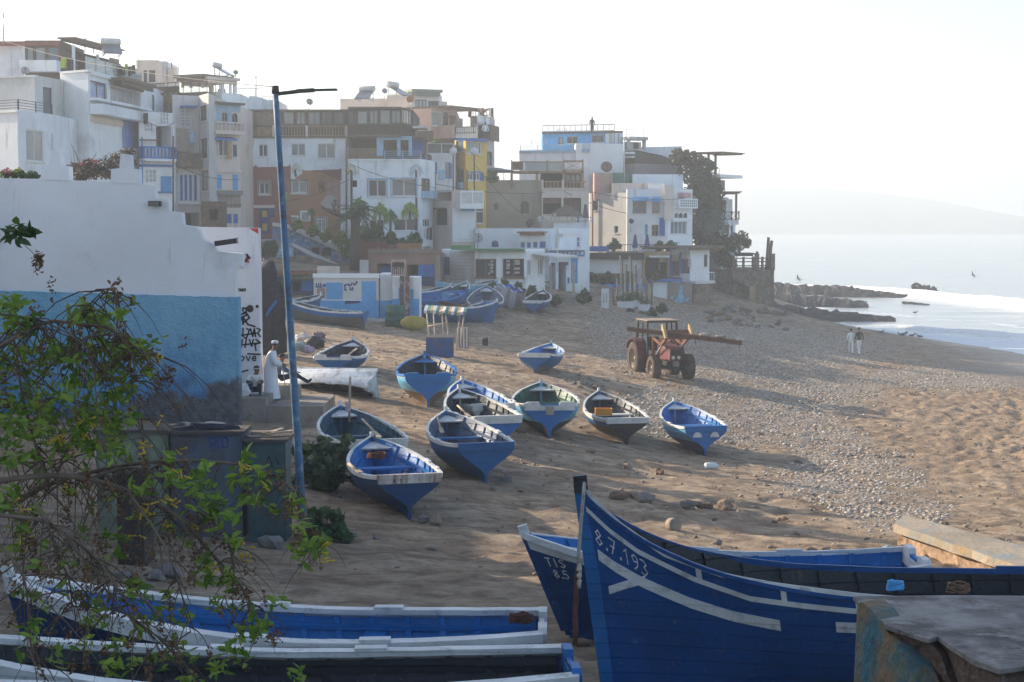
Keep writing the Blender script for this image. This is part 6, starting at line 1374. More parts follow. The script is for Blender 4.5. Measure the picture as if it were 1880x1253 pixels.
# ------------------------------------------------------------------ loose beach things
def cyl_thing(name,label,cat,px,py,r,h,m,parts=None,rot=(0,0,0),group=None):
    p=ground(px,py); t=thing(name,label,cat,p,rot,group); mb=MB(); mb.lathe([(0,0),(r*.96,0),(r,.03),(r,h*.33),(r*1.03,h*.34),(r,h*.36),(r,h*.66),(r*1.03,h*.67),(r,h*.69),(r,h-.03),(r*.95,h),(0,h)],20); mb.build('body',m,t,local=True); mb=MB(); mb.lathe([(0,h+.002),(.05,h+.002),(.05,h+.04),(0,h+.04)],8); mb.build('cap',IRON,t,local=True); return t
GRD=mat('dark green plastic',(.02,.09,.065),.5,.2,2,0)
cyl_thing('barrel','large green plastic barrel with a white strap beside the cabin end','barrel',724,601,.5,1.15,GRD,rot=(0,.05,0),group='green barrels')
cyl_thing('barrel','smaller green barrel behind the larger strapped one','barrel',747,597,.36,.95,GRD,group='green barrels')
p=ground(760,608); mb=MB(); mb.blob(p+Vector((0,0,.42)),.62,3,.06,1,seed=3,scale=(1.15,.75,.62)); mb2=mb; o=mb.build('tarpaulin_cover',mat('mustard cover',(.36,.27,.05),.7,.2,2,.3,6),None,loc=p); tag(o,'mustard yellow covered hump lying before the cabin end','cover'); 
t=thing('crate_box','blue painted wooden box with a pale rim in front of the frame shelter','box',ground(808,656)); g=ground(808,656); s_=g.y/F
mb=MB(); mb.box((g.x-26*s_,g.y,g.z-.1),(g.x+24*s_,g.y+.9,g.z+36*s_)); mb.build('body',mat('dull blue boards',(.035,.085,.22),.75,.3,3,.2,14,stain=((.12,.10,.09),.4,3)),t); mb=MB()
for (x0,x1,y0,y1) in ((-27,25,-.03,.05),(-27,25,.85,.93)): mb.box((g.x+x0*s_,g.y+y0,g.z+36*s_+.003),(g.x+x1*s_,g.y+y1,g.z+39*s_))
mb.build('rim',OAR,t)
t=thing('crate_box','grey slatted box leaning at the back of the blue box','box',ground(852,640)); g=ground(852,640); mb=MB(); mb.box((g.x-.35,g.y,g.z-.1),(g.x+.2,g.y+.7,g.z+.95)); mb.build('body',BROWNW,t); mb=MB()
for k in range(4): mb.box((g.x-.34+.14*k,g.y-.03,g.z),(g.x-.25+.14*k,g.y-.003,g.z+.95))
mb.build('slats',GREYW,t)
p=ground(891,635); mb=MB(); mb.box((p.x-.14,p.y-.1,p.z-.02),(p.x+.14,p.y+.1,p.z+.34)); mb.lathe([(0,0),(.04,0),(.04,.06),(0,.06)],8,0,Matrix.Translation(p+Vector((.08,0,.34)))); mb.bar(p+Vector((-.1,0,.37)),p+Vector((.04,0,.37)),.03); o=mb.build('jerrycan',mat('black plastic',(.02,.022,.028)),None,loc=p); tag(o,'small black jerrycan standing alone on the sand','jerrycan')
p=ground(1307,863); mb=MB(); M_=Matrix.Translation(p+Vector((0,0,.11)))@Matrix.Rotation(.3,4,'Z')@Matrix.Rotation(R(90),4,'Y'); mb.lathe([(0,-.22),(.1,-.22),(.115,-.2),(.115,.12),(.05,.18),(.045,.22),(0,.22)],12,0,M_); o=mb.build('plastic_jug',mat('milky plastic',(.62,.64,.63),.35,.1,3,0),None,loc=p); tag(o,'white plastic jug lying on the sand below the eyed boat','jug')
p=ground(1236,975); mb=MB(); M_=Matrix.Translation(p+Vector((0,0,.13)))@Matrix.Rotation(R(82),4,'X')@Matrix.Rotation(.3,4,'Y'); mb.lathe([(0,-.13),(.13,-.13),(.145,-.11),(.145,.11),(.13,.13),(0,.13)],16,0,M_); o=mb.build('log_stub',mat('grey log',(.30,.24,.19),.9,.3,6,.4,18),None,loc=p); tag(o,'short sawn log stub lying on its side behind the big bow','log')
# frame shelter with striped cloth
g=ground(815,640); t=thing('frame_shelter','rickety frame of bleached poles topped with a striped cloth','shelter',g); POLE=mat('bleached pole',(.42,.36,.29),.85,.25,5,.2,20); s_=g.y/F
def fp(px,py,dy=0): q=at(px,py,g.y+dy); return q
for a_,b_ in (((790,640),(783,570)),((800,645),(796,572)),((815,640),(812,570)),((826,642),(818,572)),((838,640),(845,572)),((786,600),(822,592)),((845,640),(852,575))):
    mb=MB(); mb.tube([fp(*a_),fp(*b_,dy=random.uniform(-.2,1.2))],.035,6); mb.build('pole',POLE,t)
mb=MB(); a0=fp(778,570); a1=fp(856,574); n=14
for k in range(n):
    q0=a0+(a1-a0)*k/n; q1=a0+(a1-a0)*(k+1)/n; dz0=.12*noise.noise((k*.5,1,1)); dz1=.12*noise.noise(((k+1)*.5,1,1)); back=Vector((0,1.6,.15))
    mb.poly([q0+Vector((0,0,dz0)),q1+Vector((0,0,dz1)),q1+back,q0+back],k%3); mb.poly([q0+Vector((0,-.02,dz0-.12-.06*(k%2))),q1+Vector((0,-.02,dz1-.12)),q1+Vector((0,0,dz1)),q0+Vector((0,0,dz0))],k%3)
mb.build('striped_cloth',[CANV,mat('green cloth',(.08,.20,.18),.9),mat('ochre curtain',(.42,.28,.14))],t)
# orange cover lying over the boat beside the cabin
g=ground(812,588); mb=MB(); pts=[]
for i in range(9):
    for j in range(5):
        q=at(806+i*8.5,557+i*1.4+ (j-2)*1.2,g.y-.6+j*.5); q.z+= .1*noise.noise((i*.6,j*.8,2))+.06; pts.append(mb.vert(q))
for i in range(8):
    for j in range(4): k=i*5+j; mb.face((pts[k],pts[k+5],pts[k+6],pts[k+1]),0,True)
o=mb.build('tarpaulin',mat('orange red tarpaulin',(.42,.11,.045),.75,.25,2,.3,6),None,loc=g); sol=o.modifiers.new('s','SOLIDIFY'); sol.thickness=.02; tag(o,'orange red cover thrown across a blue boat','tarpaulin')
# stacked loungers
WP=mat('white plastic',(.55,.57,.60),.5,.1,2,0); LB=mat('blue lounger fabric',(.05,.09,.32),.8,.2,2,0)
def lounger(p,rz,label):
    t=thing('sun_lounger',label,'sun lounger',p,(0,0,rz),'stacked white sun loungers'); mb=MB(); n=18
    for sx in (-.32,.32):
        for k in range(n):
            x0=-.95+1.9*k/n; x1=-.95+1.9*(k+1)/n; z=lambda x: .12*math.cos(x*4.6)
            mb.bar((x0,sx,z(x0)),(x1,sx,z(x1)),.06,.045)
    mb.bar((-.95,-.32,-.02),(-.95,.32,-.02),.05); mb.build('frame',WP,t,local=True); mb=MB()
    for k in range(n):
        x0=-.95+1.9*k/n; x1=-.95+1.9*(k+1)/n; z=lambda x: .12*math.cos(x*4.6)-.012
        mb.poly([(x0,-.29,z(x0)),(x1,-.29,z(x1)),(x1,.29,z(x1)),(x0,.29,z(x0))])
    mb.build('seat',WP if not label.startswith('blue') else LB,t,local=True); return t
for (px,py,n,l) in ((924,563,10,'left'),(938,567,9,'right')):
    p=ground(px,py)
    for k in range(n): lounger(p+Vector((.02*k,0,.18+k*.115)),R(-62),'white wavy lounger in the %s stack beside the grey blue boat'%l if k<n-1 else 'blue topped lounger at the top of the %s stack'%l)
# bar front: notice board, planters, cane fence, parasols
t=thing('notice_board','tall white standing board with printed columns of text before the beach bar','sign',ground(1111,566)); g=ground(1111,566); s_=g.y/F; mb=MB(); mb.box((g.x-7*s_,g.y,g.z-.1),(g.x+7*s_,g.y+.12,g.z+36*s_)); mb.build('board',WFR,t); mb=MB()
for cx_ in (-3,2.5):
    for k in range(11): w_=random.uniform(.6,1.2); mb.box((g.x+(cx_-w_)*s_,g.y-.006,g.z+(10+k*1.6)*s_),(g.x+(cx_+w_)*s_,g.y-.002,g.z+(10.9+k*1.6)*s_))
mb.build('printed_text',DFR,t)
GRN=[mat('planter greens',(.05,.085,.035),.8,.4,4,0)]
def leaf_mat(name,c0,c1,rough=.55,tr=.25):
    if name in _m: return _m[name]
    m=bpy.data.materials.new(name); m.use_nodes=True; _m[name]=m; nt=m.node_tree; N=nt.nodes; L=nt.links; bs=N['Principled BSDF']; bs.inputs['Roughness'].default_value=rough; bs.inputs['Specular IOR Level'].default_value=.25
    ge=N.new('ShaderNodeNewGeometry'); cr=N.new('ShaderNodeMix'); cr.data_type='RGBA'; cr.inputs[6].default_value=(*c0,1); cr.inputs[7].default_value=(*c1,1); L.new(ge.outputs['Random Per Island'],cr.inputs[0]); L.new(cr.outputs[2],bs.inputs['Base Color'])
    if tr:
        t_=N.new('ShaderNodeBsdfTranslucent'); L.new(cr.outputs[2],t_.inputs[0]); ms=N.new('ShaderNodeMixShader'); ms.inputs[0].default_value=tr; L.new(bs.outputs[0],ms.inputs[1]); L.new(t_.outputs[0],ms.inputs[2]); L.new(ms.outputs[0],N['Material Output'].inputs['Surface'])
    return m
LF_DK=leaf_mat('dark leaves',(.03,.055,.02),(.10,.14,.05)); LF_MD=leaf_mat('mid green leaves',(.03,.065,.02),(.10,.15,.045)); LF_YG=leaf_mat('yellow green leaves',(.10,.15,.02),(.24,.27,.05)); LF_BR=leaf_mat('dry brown leaves',(.09,.05,.028),(.24,.14,.075)); LF_PK=leaf_mat('pink bracts',(.25,.04,.09),(.40,.10,.16)); LF_IVY=leaf_mat('creeper leaves',(.026,.042,.016),(.085,.095,.04)); LF_PALM=leaf_mat('palm fronds',(.03,.055,.02),(.10,.13,.05)); LF_AG=leaf_mat('blue green leaves',(.04,.07,.055),(.10,.15,.11))
lrs=np.random.RandomState(12)
def leaves(name,clumps,size,m,parent=None,loc=None,long=2.2,droop=0.,label=None):
    """clumps: (centre, (rx,ry,rz), n)"""
    Cs=[]; 
    for c,r,n in clumps:
        r=np.array(r if hasattr(r,'__len__') else (r,r,r)); d=lrs.normal(size=(n,3)); d/=np.linalg.norm(d,axis=1)[:,None]; q=lrs.rand(n,1)**.45; Cs.append(np.array(c)[None]+d*q*r)
    P=np.concatenate(Cs); n=len(P)
    d=lrs.normal(size=(n,3)); d[:,2]=d[:,2]*.6-droop; d/=np.linalg.norm(d,axis=1)[:,None]; u=lrs.normal(size=(n,3)); w_=np.cross(d,u); w_/=np.linalg.norm(w_,axis=1)[:,None]; nn=np.cross(d,w_)
    s=size*(.6+.8*lrs.rand(n,1)); hw=s/long/2
    V=np.stack([P-d*s*.5, P-d*s*.2+w_*hw*.8+nn*hw*.4, P+d*s*.18+w_*hw*.75+nn*hw*.4, P+d*s*.5-nn*hw*.3, P+d*s*.18-w_*hw*.75+nn*hw*.4, P-d*s*.2-w_*hw*.8+nn*hw*.4],1)
    Fq=(np.arange(n)*6)[:,None,None]+np.array([[0,1,5],[1,2,4],[1,4,5],[2,3,4]])[None]
    off=np.array(wloc(parent)) if parent is not None else (np.array(loc) if loc is not None else np.zeros(3))
    me=bpy.data.meshes.new(name); grid_mesh(me,(V-off).reshape(-1,3),Fq.reshape(-1,3),{},False); me.materials.append(m); o=bpy.data.objects.new(name,me); COL.objects.link(o)
    if parent is not None: o.parent=parent
    else: o.location=tuple(off)
    return o
def planter(px,py,w,label):
    g=ground(px,py); t=thing('planter',label,'planter',g,group='white planters by the bar'); mb=MB(); mb.box((g.x-w/2,g.y-.25,g.z),(g.x+w/2,g.y+.25,g.z+.45)); mb.build('box',WFR,t); leaves('foliage',[(g+Vector((0,0,.7)),(w*.6,.35,.35),160)],.16,LF_MD,t)
planter(1148,566,1.1,'long white planter at the left end of the planter row'); planter(1158,565,.5,'small square white planter next to the long one'); planter(1168,563,.5,'white planter in front of the cane fence middle'); planter(1182,571,.8,'white planter standing lower and nearer than the others')
g0=ground(1130,560); t=thing('cane_fence','uneven fence of cane and driftwood posts before the beach bar','fence',g0); 
for k in range(26):
    px=1126+k*2.9; q=ground(px,560+3*noise.noise((k,1,1))); h=random.uniform(.8,1.9); mb=MB(); mb.tube([q,q+Vector((random.uniform(-.08,.08),0,h))],.05,5); mb.build('post',POLE if k%3 else BROWNW,t)
mb=MB(); mb.bar(ground(1128,558)+Vector((0,-.05,.7)),ground(1198,558)+Vector((0,-.05,.75)),.06); mb.build('rail',POLE,t)
for (px,l) in ((1146,'tall grey post bundle left of the shelter in the cane fence'),(1163,'bundle of long leaning poles behind the cane fence')):
    q=ground(px,557); o=thing('pole_bundle',l,'poles',q)
    for k in range(4): mb=MB(); mb.tube([q+Vector((k*.14-.2,0,0)),q+Vector((k*.16-.3,.2,3.4-.2*k))],.06,6); mb.build('pole',BROWNW if k%2 else POLE,o)
def parasol(px,py0,py1,Y,label,m,closed=True):
    a=at(px,py1,Y); h=(py1-py0)*Y/F; t=thing('parasol',label,'parasol',a,group='parasols'); mb=MB(); mb.tube([(0,0,0),(0,0,h)],.03,6); mb.build('pole',OAR,t,local=True)
    mb=MB(); prof=[(0,h),(.10,h*.93),(.17,h*.6),(.24,h*.35),(.2,h*.3),(0,h*.3)] if closed else [(0,h),(.5,h*.96),(1.5,h*.78),(1.48,h*.75),(0,h*.93)]
    mb.lathe(prof,10,0,None,False,False); mb.build('canopy',m,t,local=True); return t
parasol(1166,430,466,136.5,'folded navy parasol on the bar terrace, left one of the pair',BCANV); parasol(1188,430,466,136.5,'folded navy parasol on the bar terrace, right one of the pair',BCANV); parasol(1075,374,412,129.5,'folded dark grey parasol on the stone balustered terrace',mat('grey canvas',(.07,.07,.075),.85)); parasol(908,308,336,139,'open grey parasol between the yellow house and the deck',mat('faded grey canvas',(.28,.28,.29),.8),False); parasol(925,311,336,141,'open pale parasol just left of the timber deck',mat('faded pale canvas',(.36,.35,.35),.8),False)
t=thing('thatched_hut','small thatched gazebo roof on the balustered terrace','gazebo',at(1040,405,130)); mb=MB(); c=at(1040,378,130.5); e=at(1040,398,130.5); mb.lathe([(0,c.z),(.3,c.z-.05),(1.2,e.z+.2),(1.25,e.z),(0,e.z)],14,0,Matrix.Translation((c.x,c.y,0)),False); mb.build('roof',mat('thatch',(.13,.11,.085),.95,.4,6,.6,20),t); 
for sx in (-.9,.9): mb=MB(); mb.tube([(e.x+sx,e.y,e.z),(e.x+sx,e.y,e.z-1.2)],.06,6); mb.build('post',BROWNW,t)
# wooden bench set and steps at the cafe
for (px,py,l) in ((974,541,'dark timber bench left of the cafe steps'),(996,538,'pale timber table beside the dark bench')):
    g=ground(px,py); o=thing('table' if 'table' in l else 'bench',l,'table' if 'table' in l else 'bench',g); m_=BROWNW if 'bench' in l else OAR
    mb=MB(); mb.box((g.x-.6,g.y-.3,g.z+.7),(g.x+.6,g.y+.3,g.z+.76)); mb.build('tabletop' if 'table' in l else 'seat',m_,o)
    for sx in (-.5,.5):
        for sy in (-.22,.22): mb=MB(); mb.box((g.x+sx-.04,g.y+sy-.04,g.z-.1),(g.x+sx+.04,g.y+sy+.04,g.z+.697)); mb.build('leg',m_,o)
for (px,y0,y1,l) in ((1011,487,545,'tall bleached timber post left of the cafe steps'),(1053,482,541,'tall bleached timber post right of the cafe steps')):
    g=ground(px,y1); q=at(px,y0,g.y); mb=MB(); mb.bar(g,q,.18); o=mb.build('timber_post',POLE,None,loc=g); tag(o,l,'post','posts by the steps')
g=ground(1040,556); t=thing('steps','short pale concrete steps up to the cafe terrace','steps',g)
for k in range(3): mb=MB(); mb.box((g.x-.9,g.y+.35*k,g.z-.2),(g.x+.9,g.y+.35*(k+1)-.003,g.z+.16*(k+1))); mb.build('step',CONC,t)
# mosaic stair wall
st=thing('stair_wall','sloping stair wall covered in blue and orange mosaic below the mural house','wall',at(600,470,117))
def pxprism(pts,Y,m,name,par,thick=.4,Y1=None):
    mb=MB(); wpoly(mb,pts,Y,Y1 or Y,0,thick); return mb.build(name,m,par)
MOS=mat('blue orange mosaic',(.10,.22,.42),.6,.5,3.5,.2,10,stain=((.42,.22,.06),.65,1.6),fine=((.50,.50,.46),.4,3.))
pxprism([(500,500),(500,415),(530,420),(600,452),(648,474),(662,500)],117,MOS,'mosaic_face',st); pxprism([(500,409),(531,413),(601,444),(650,468),(664,498),(658,500),(645,473),(600,452),(530,420),(500,415)],116.8,GREYW,'handrail',st,.8); pxprism([(537,452),(560,465),(640,500),(660,502),(660,498),(640,494),(562,459),(537,447)],115.5,GREYW,'lower_rail',st,.5)
for (x0,x1) in ((572,586),(592,607)): pxprism([(x0,455),(x0,470),(x1,470),(x1,455)],116.95,VOID,'opening',st,.2)
pxprism([(502,454),(537,454),(537,479),(502,479)],115,mat('blue white tiles',(.22,.38,.55),.6,.6,5,.1,10,fine=((.55,.56,.56),.6,4.)),'tiled_face',st,.5)
pxprism([(470,478),(560,470),(640,498),(700,505),(700,540),(470,540)],113,STONE,'rubble_base',st,2)
# shed row left of the cabin
b=Bld('shed','low dark blue shed with sagging sheet roof left of the cabin',Z6,97,400,group='sheds',cat='shed'); b.block([(235,98),(610,97)],455,800,mat('dark blue boards',(.035,.065,.13),.8,.35,2,.2,10),4,[(450,490,505,570,'open'),(520,480,600,560,'shut',dict(f=BLUE)),(260,500,330,600,'shut',dict(f=BLUE))]); b.slab(225,425,420,450,-1,.8,BROWNW,'roof_sheet'); b.slab(410,435,620,470,-1,.6,mat('green grey sheet',(.26,.29,.25),.8,.3,3,.2,9),'roof_sheet')
b.slab(320,402,640,432,.0,1.5,RUST,'roof_edge'); b.slab(640,374,775,440,-.6,.1,PALEP,'rubble_wall')
# dark net heap and blue hull leaning by the graffiti wall
g=ground(492,640); mb=MB(); mb.blob(Vector((-9.6,66,5.6)),1.0,3,.25,2.5,seed=8,scale=(.75,.8,2.0)); o=mb.build('net_heap',mat('dark net',(.035,.035,.04),.95,.5,8,.8,25),None,loc=(-9.6,66,4.2)); tag(o,'tall heap of dark netting just beyond the graffiti wall','nets')
t=thing('surfboard','bright blue upturned board leaning against the net heap','board',(-9.3,64.8,5.0)); mb=MB(); p0,p1,p2=at(489,580,64.6),at(498,565,64.6),at(507,553,64.6); mb.bar(p0,p1,.28,.07); mb.bar(p1,p2,.24,.07); mb.build('deck',B_BRT,t)
g=at(490,514,70); t=thing('white_canopy','small white plastic canopy edge behind the graffiti wall','canopy',g); mb=MB(); mb.bar(at(474,512,70),at(505,516,70),.9,.12); mb.build('sheet',WFR,t); mb=MB(); mb.tube([at(500,516,70.2),at(500,575,70.2)],.04,6); mb.build('post',STEEL,t)
t=thing('tiled_pillar','narrow black and white tiled pillar behind the graffiti wall','pillar',at(481,545,75)); mb=MB(); a=at(478,475,75); c=at(486,533,75); nx,nz=3,12
for i in range(nx):
    for k in range(nz):
        x0=a.x+(c.x-a.x)*i/nx; x1=a.x+(c.x-a.x)*(i+1)/nx; z0=c.z+(a.z-c.z)*k/nz; z1=c.z+(a.z-c.z)*(k+1)/nz; mb.poly([(x0,75,z0),(x1,75,z0),(x1,75,z1),(x0,75,z1)],(i+k)%2)
mb.build('tiles',[BLACKP,WFR],t); mb=MB(); mb.box((a.x,75.003,gz(a.x,75)-.2),(c.x,75.3,a.z)); mb.build('post',GREYW,t)
# rubbish
for (px,py,r,c,l) in ((556,632,.30,(.5,.47,.45),'pale crumpled sack in the rubbish near the deep blue boat'),(577,640,.34,(.03,.028,.03),'black rubbish bag leaning by the deep blue boat'),(566,648,.20,(.45,.33,.45),'pinkish plastic bag on the sand by the rubbish'),(548,646,.26,(.32,.36,.34),'greyish green sack behind the lamp post'),(585,622,.22,(.16,.12,.14),'dark purple bag on top of the rubbish heap')):
    g=ground(px,py); mb=MB(); mb.blob(g+Vector((0,0,r*.6)),r,3,.28,2.2,seed=int(px),flat=.6,scale=(1.2,.9,.85)); o=mb.build('rubbish_bag',mat('bag %d'%px,c,.5,.3,6,.4,15),None,loc=g); tag(o,l,'bag','rubbish bags')
# roof gear
water_heater(204,104,112,.85,'solar water heater with pale tank on the roof above the glass balustrade',R(20)); water_heater(404,142,121,.72,'white tank water heater on the pergola roof left of the lamp head',R(75)); water_heater(672,186,134,.85,'large water heater with dark sloping panel above the timber gallery',R(-15)); water_heater(726,180,142,.95,'water heater with a long tilted white panel on the highest roof',R(60))
OR=mat('rusty orange dish',(.40,.16,.05),.6,.2,3,0)
for a in ((432,134,120,.4,'small dark dish on the skyline right of the white tank heater',.4,None),(567,188,130,.62,'pale satellite dish on the roof behind the lamp head',.5,None),(706,168,140,.55,'grey dish between the two big water heaters',.2,None),(755,183,135,.75,'orange satellite dish above the timber gallery corner',-.3,OR),(975,411,124.5,.75,'dark grey dish in front of the beige arched house',-.6,IRON),(992,404,125.5,.7,'pale wire dish right of the dark grey one',.4,None),(1113,308,143,1.1,'big rust brown dish in front of the white side wall',.1,mat('rust brown dish',(.20,.12,.09),.7,.3,3,0)),(1158,407,141,.5,'dark little dish on the white house with awnings',.3,IRON),(877,438,122,.8,'pale dish on the cafe roof beside the white wall',.2,None),(46,131,105.5,.6,'pale round dish on the far left terrace',.3,None)):
    px,py,Y,r,l,yaw,m_=a; sat_dish(px,py,Y,r*.44,l,yaw,40,m_)
t=thing('antenna','thin lattice aerial mast at the far left skyline','antenna',at(4,80,106)); mb=MB()
for x in (-2,6): mb.tube([at(x,80,106),at(x+1,24,106)],.04,5)
mb.build('mast',STEEL,t); mb=MB()
for k in range(7): mb.bar(at(-2,74-k*8,106),at(7,70-k*8,106),.03)
mb.build('rungs',STEEL,t)
for (x,y0,y1,Y,l) in ((156,70,98,112,'thin bare aerial on the left roof'),(172,86,98,112,'short T shaped vent pipe on the left roof'),(470,140,188,128,'thin aerial on the low roof left of the lamp head')):
    mb=MB(); mb.tube([at(x,y1,Y),at(x,y0,Y)],.035,5); mb.bar(at(x-3,y0+2,Y),at(x+3,y0+2,Y),.04); o=mb.build('antenna',IRON,None,loc=at(x,y1,Y)); tag(o,l,'antenna')
# laundry
def cloth(px0,py0,px1,py1,Y,m,label,name='garment'):
    mb=MB(); n=6; a=[]; 
    for i in range(n+1):
        col_=[]
        for j in range(6):
            u=i/n; v=j/5; q=at(px0+(px1-px0)*(u+.1*noise.noise((v*2,px0,1))),py0+(py1-py0)*v,Y+.12*math.sin(u*9+px0)+.05*v); col_.append(mb.vert(q))
        a.append(col_)
    for i in range(n):
        for j in range(5): mb.face((a[i][j],a[i][j+1],a[i+1][j+1],a[i+1][j]),0,True)
    o=mb.build(name,m,None,loc=at(px0,py1,Y)); s_=o.modifiers.new('s','SOLIDIFY'); s_.thickness=.03; return tag(o,label,'laundry','laundry hung out on the terraces')
HV=mat('hi vis yellow cloth',(.45,.62,.03),.8,.1,2,0); WS=mat('black wetsuit',(.015,.016,.02),.8,.2,3,0); RD=mat('faded red cloth',(.25,.05,.05),.85)
for a in ((113,107,121,125,106.3,HV,'fluorescent yellow vest hung on the left terrace'),(123,108,135,133,106.3,WS,'black wetsuit hung beside the fluorescent vest'),(217,122,224,141,109.5,WS,'black wetsuit, left end of the group on the glass balustrade'),(224,124,230,139,110,WS,'short black wetsuit beside the yellow top on the balustrade'),(229,118,235,130,110,HV,'fluorescent yellow top over the glass balustrade'),(235,122,241,140,110.5,WS,'black wetsuit right of the yellow top on the balustrade'),(242,120,249,136,111,WS,'black wetsuit at the right end of the glass balustrade'),(264,208,271,228,111,WS,'dark trousers hung below the white balcony end'),(778,420,782,436,122,WHITE,'white cloth on the line under the palm mural house'),(783,419,787,440,122,RD,'red cloth on the line under the palm mural house'),(788,418,793,441,122,WS,'black clothes at the end of the line under the palm mural house')): cloth(*a)
# ------------------------------------------------------------------ people, tractor, birds
SKIN=mat('brown skin',(.19,.095,.06),.6,.1,4,0); SKIN2=mat('tan skin',(.32,.18,.12),.6,.1,4,0); HAIR=mat('black hair',(.012,.011,.011),.7,.2,8,.3,40); ROBE=mat('white robe cloth',(.66,.67,.72),.85,.06,3,.25,9); SHIRT=mat('pale shirt',(.74,.75,.75),.85,.1,3,.2,10); NAVY=mat('dark navy cloth',(.018,.02,.03),.85,.2,3,.2,10); DGREEN=mat('dark green jacket',(.03,.04,.035),.85,.2,3,.2,10); TRS=mat('cream trousers',(.76,.74,.70),.85,.1,3,.2,10); SHOE=mat('dark shoes',(.03,.025,.022),.7,.2,4,0)
def skin_body(name,J,E,root,matfn,mats,parent):
    """J: {name:(pos,radius)}, E edges by name; one continuous skinned surface, materials by matfn(co)"""
    names=list(J); me=bpy.data.meshes.new(name); me.from_pydata([J[n][0] for n in names],[(names.index(a),names.index(b)) for a,b in E],[])
    o=bpy.data.objects.new(name,me); COL.objects.link(o); m=o.modifiers.new('s','SKIN'); m.use_smooth_shade=True
    for i,n in enumerate(names): 
        r=J[n][1]; me.skin_vertices[0].data[i].radius=(r if hasattr(r,'__len__') else (r,r)); me.skin_vertices[0].data[i].use_root=(n==root)
    sb=o.modifiers.new('d','SUBSURF'); sb.levels=2; sb.render_levels=2
    dg=bpy.context.evaluated_depsgraph_get(); ev=o.evaluated_get(dg); nm=bpy.data.meshes.new_from_object(ev); bpy.data.objects.remove(o)
    for x in mats: nm.materials.append(x)
    for p in nm.polygons: p.material_index=matfn(p.center); p.use_smooth=True
    nm.name=name; b=bpy.data.objects.new(name,nm); COL.objects.link(b); b.parent=parent; return b
def base_joints(h=1.74):
    k=h/1.74
    J={'pelvis':((0,0,.93*k),(.145*k,.10*k)),'belly':((0,0,1.08*k),(.135*k,.095*k)),'chest':((0,.0,1.28*k),(.165*k,.105*k)),'neck0':((0,.01,1.43*k),(.075*k,.07*k)),'neck1':((0,0,1.50*k),(.055*k,.055*k)),'head0':((0,-.02*k,1.57*k),(.07*k,.085*k)),'head1':((0,-.015*k,1.66*k),(.08*k,.098*k)),'head2':((0,0,1.72*k),(.05*k,.06*k))}
    E=[('pelvis','belly'),('belly','chest'),('chest','neck0'),('neck0','neck1'),('neck1','head0'),('head0','head1'),('head1','head2')]
    return J,E,k
def limb(J,E,pre,start,pts,rad):
    prev=start
    for i,(p,r) in enumerate(zip(pts,rad)): n='%s%d'%(pre,i); J[n]=(p,r); E.append((prev,n)); prev=n
    return prev
def hand(J,E,pre,wrist,tip_dir,side,k=1.):
    w=Vector(J[wrist][0]); d=Vector(tip_dir).normalized(); s=Vector(side).normalized()
    J[pre+'palm']=(tuple(w+d*.06*k),(.032*k,.018*k)); E.append((wrist,pre+'palm')); pl=Vector(J[pre+'palm'][0])
    for i,(o,l) in enumerate(((-.03,.075),(-.01,.088),(.011,.084),(.03,.066))):
        a=pl+d*.035*k+s*o*k; b=a+d*l*.55*k; c=b+(d*.8+d.cross(s)*.5).normalized()*l*.45*k
        J[pre+'f%da'%i]=(tuple(a),.0095*k); J[pre+'f%db'%i]=(tuple(b),.0088*k); J[pre+'f%dc'%i]=(tuple(c),.0075*k); E+= [(pre+'palm',pre+'f%da'%i),(pre+'f%da'%i,pre+'f%db'%i),(pre+'f%db'%i,pre+'f%dc'%i)]
    a=w+d*.03*k-s*.035*k; b=a+(d-s*.7).normalized()*.05*k; J[pre+'ta']=(tuple(a),.012*k); J[pre+'tb']=(tuple(b),.0095*k); E+=[(wrist,pre+'ta'),(pre+'ta',pre+'tb')]
def face_bits(parent,hc,fwd,k=1.,hair=True,cap=None,hairlen=.0):
    f=Vector(fwd).normalized(); s=Vector((f.y,-f.x,0)); up=Vector((0,0,1)); hc=Vector(hc)
    mb=MB(); mb.blob(hc+f*.105*k-up*.01*k,.018*k,2,0,scale=(1,1,1.3)); mb.build('nose',SKIN,parent,local=True)
    for sg in (-1,1):
        mb=MB(); mb.blob(hc+f*.085*k+s*sg*.033*k+up*.02*k,.011*k,2,0); mb.build('eye',HAIR,parent,local=True)
        mb=MB(); mb.blob(hc+s*sg*.083*k,.026*k,2,0,scale=(.5,.6,1.1)); mb.build('ear',SKIN,parent,local=True)
    mb=MB(); mb.bar(hc+f*.096*k-s*.022*k-up*.05*k,hc+f*.096*k+s*.022*k-up*.05*k,.008*k,.008*k); mb.build('mouth',mat('lips',(.14,.05,.04),.6),parent,local=True)
    if hair:
        mb=MB(); V,Fc=ico(3); b0=len(mb.v)
        for p in V:
            q=Vector(p); fr=q.dot(f); z=q.z
            r=.105*k*(1+.05*noise.noise(q*5)); 
            if fr>.35 and z<.45: r=.06*k
            if z<-.25-hairlen: r=.05*k
            mb.v.append(tuple(hc-f*.012*k+up*.03*k+Vector((q.x*r,q.y*r,q.z*r*1.02))))
        for fc in Fc: mb.face([b0+i for i in fc],0,True)
        mb.build('hair',cap or HAIR,parent,local=True)
# 1 standing robed man, seen from the side facing right, leaning on a stick
q=at(497,727,49.0); q.z=PLZ if abs(q.z-PLZ)<.5 else q.z
rm=thing('person','person in a long white robe and white cap standing with a walking stick','person',(q.x,q.y,PLZ),(0,0,R(8)))
J,E,k=base_joints(1.72)
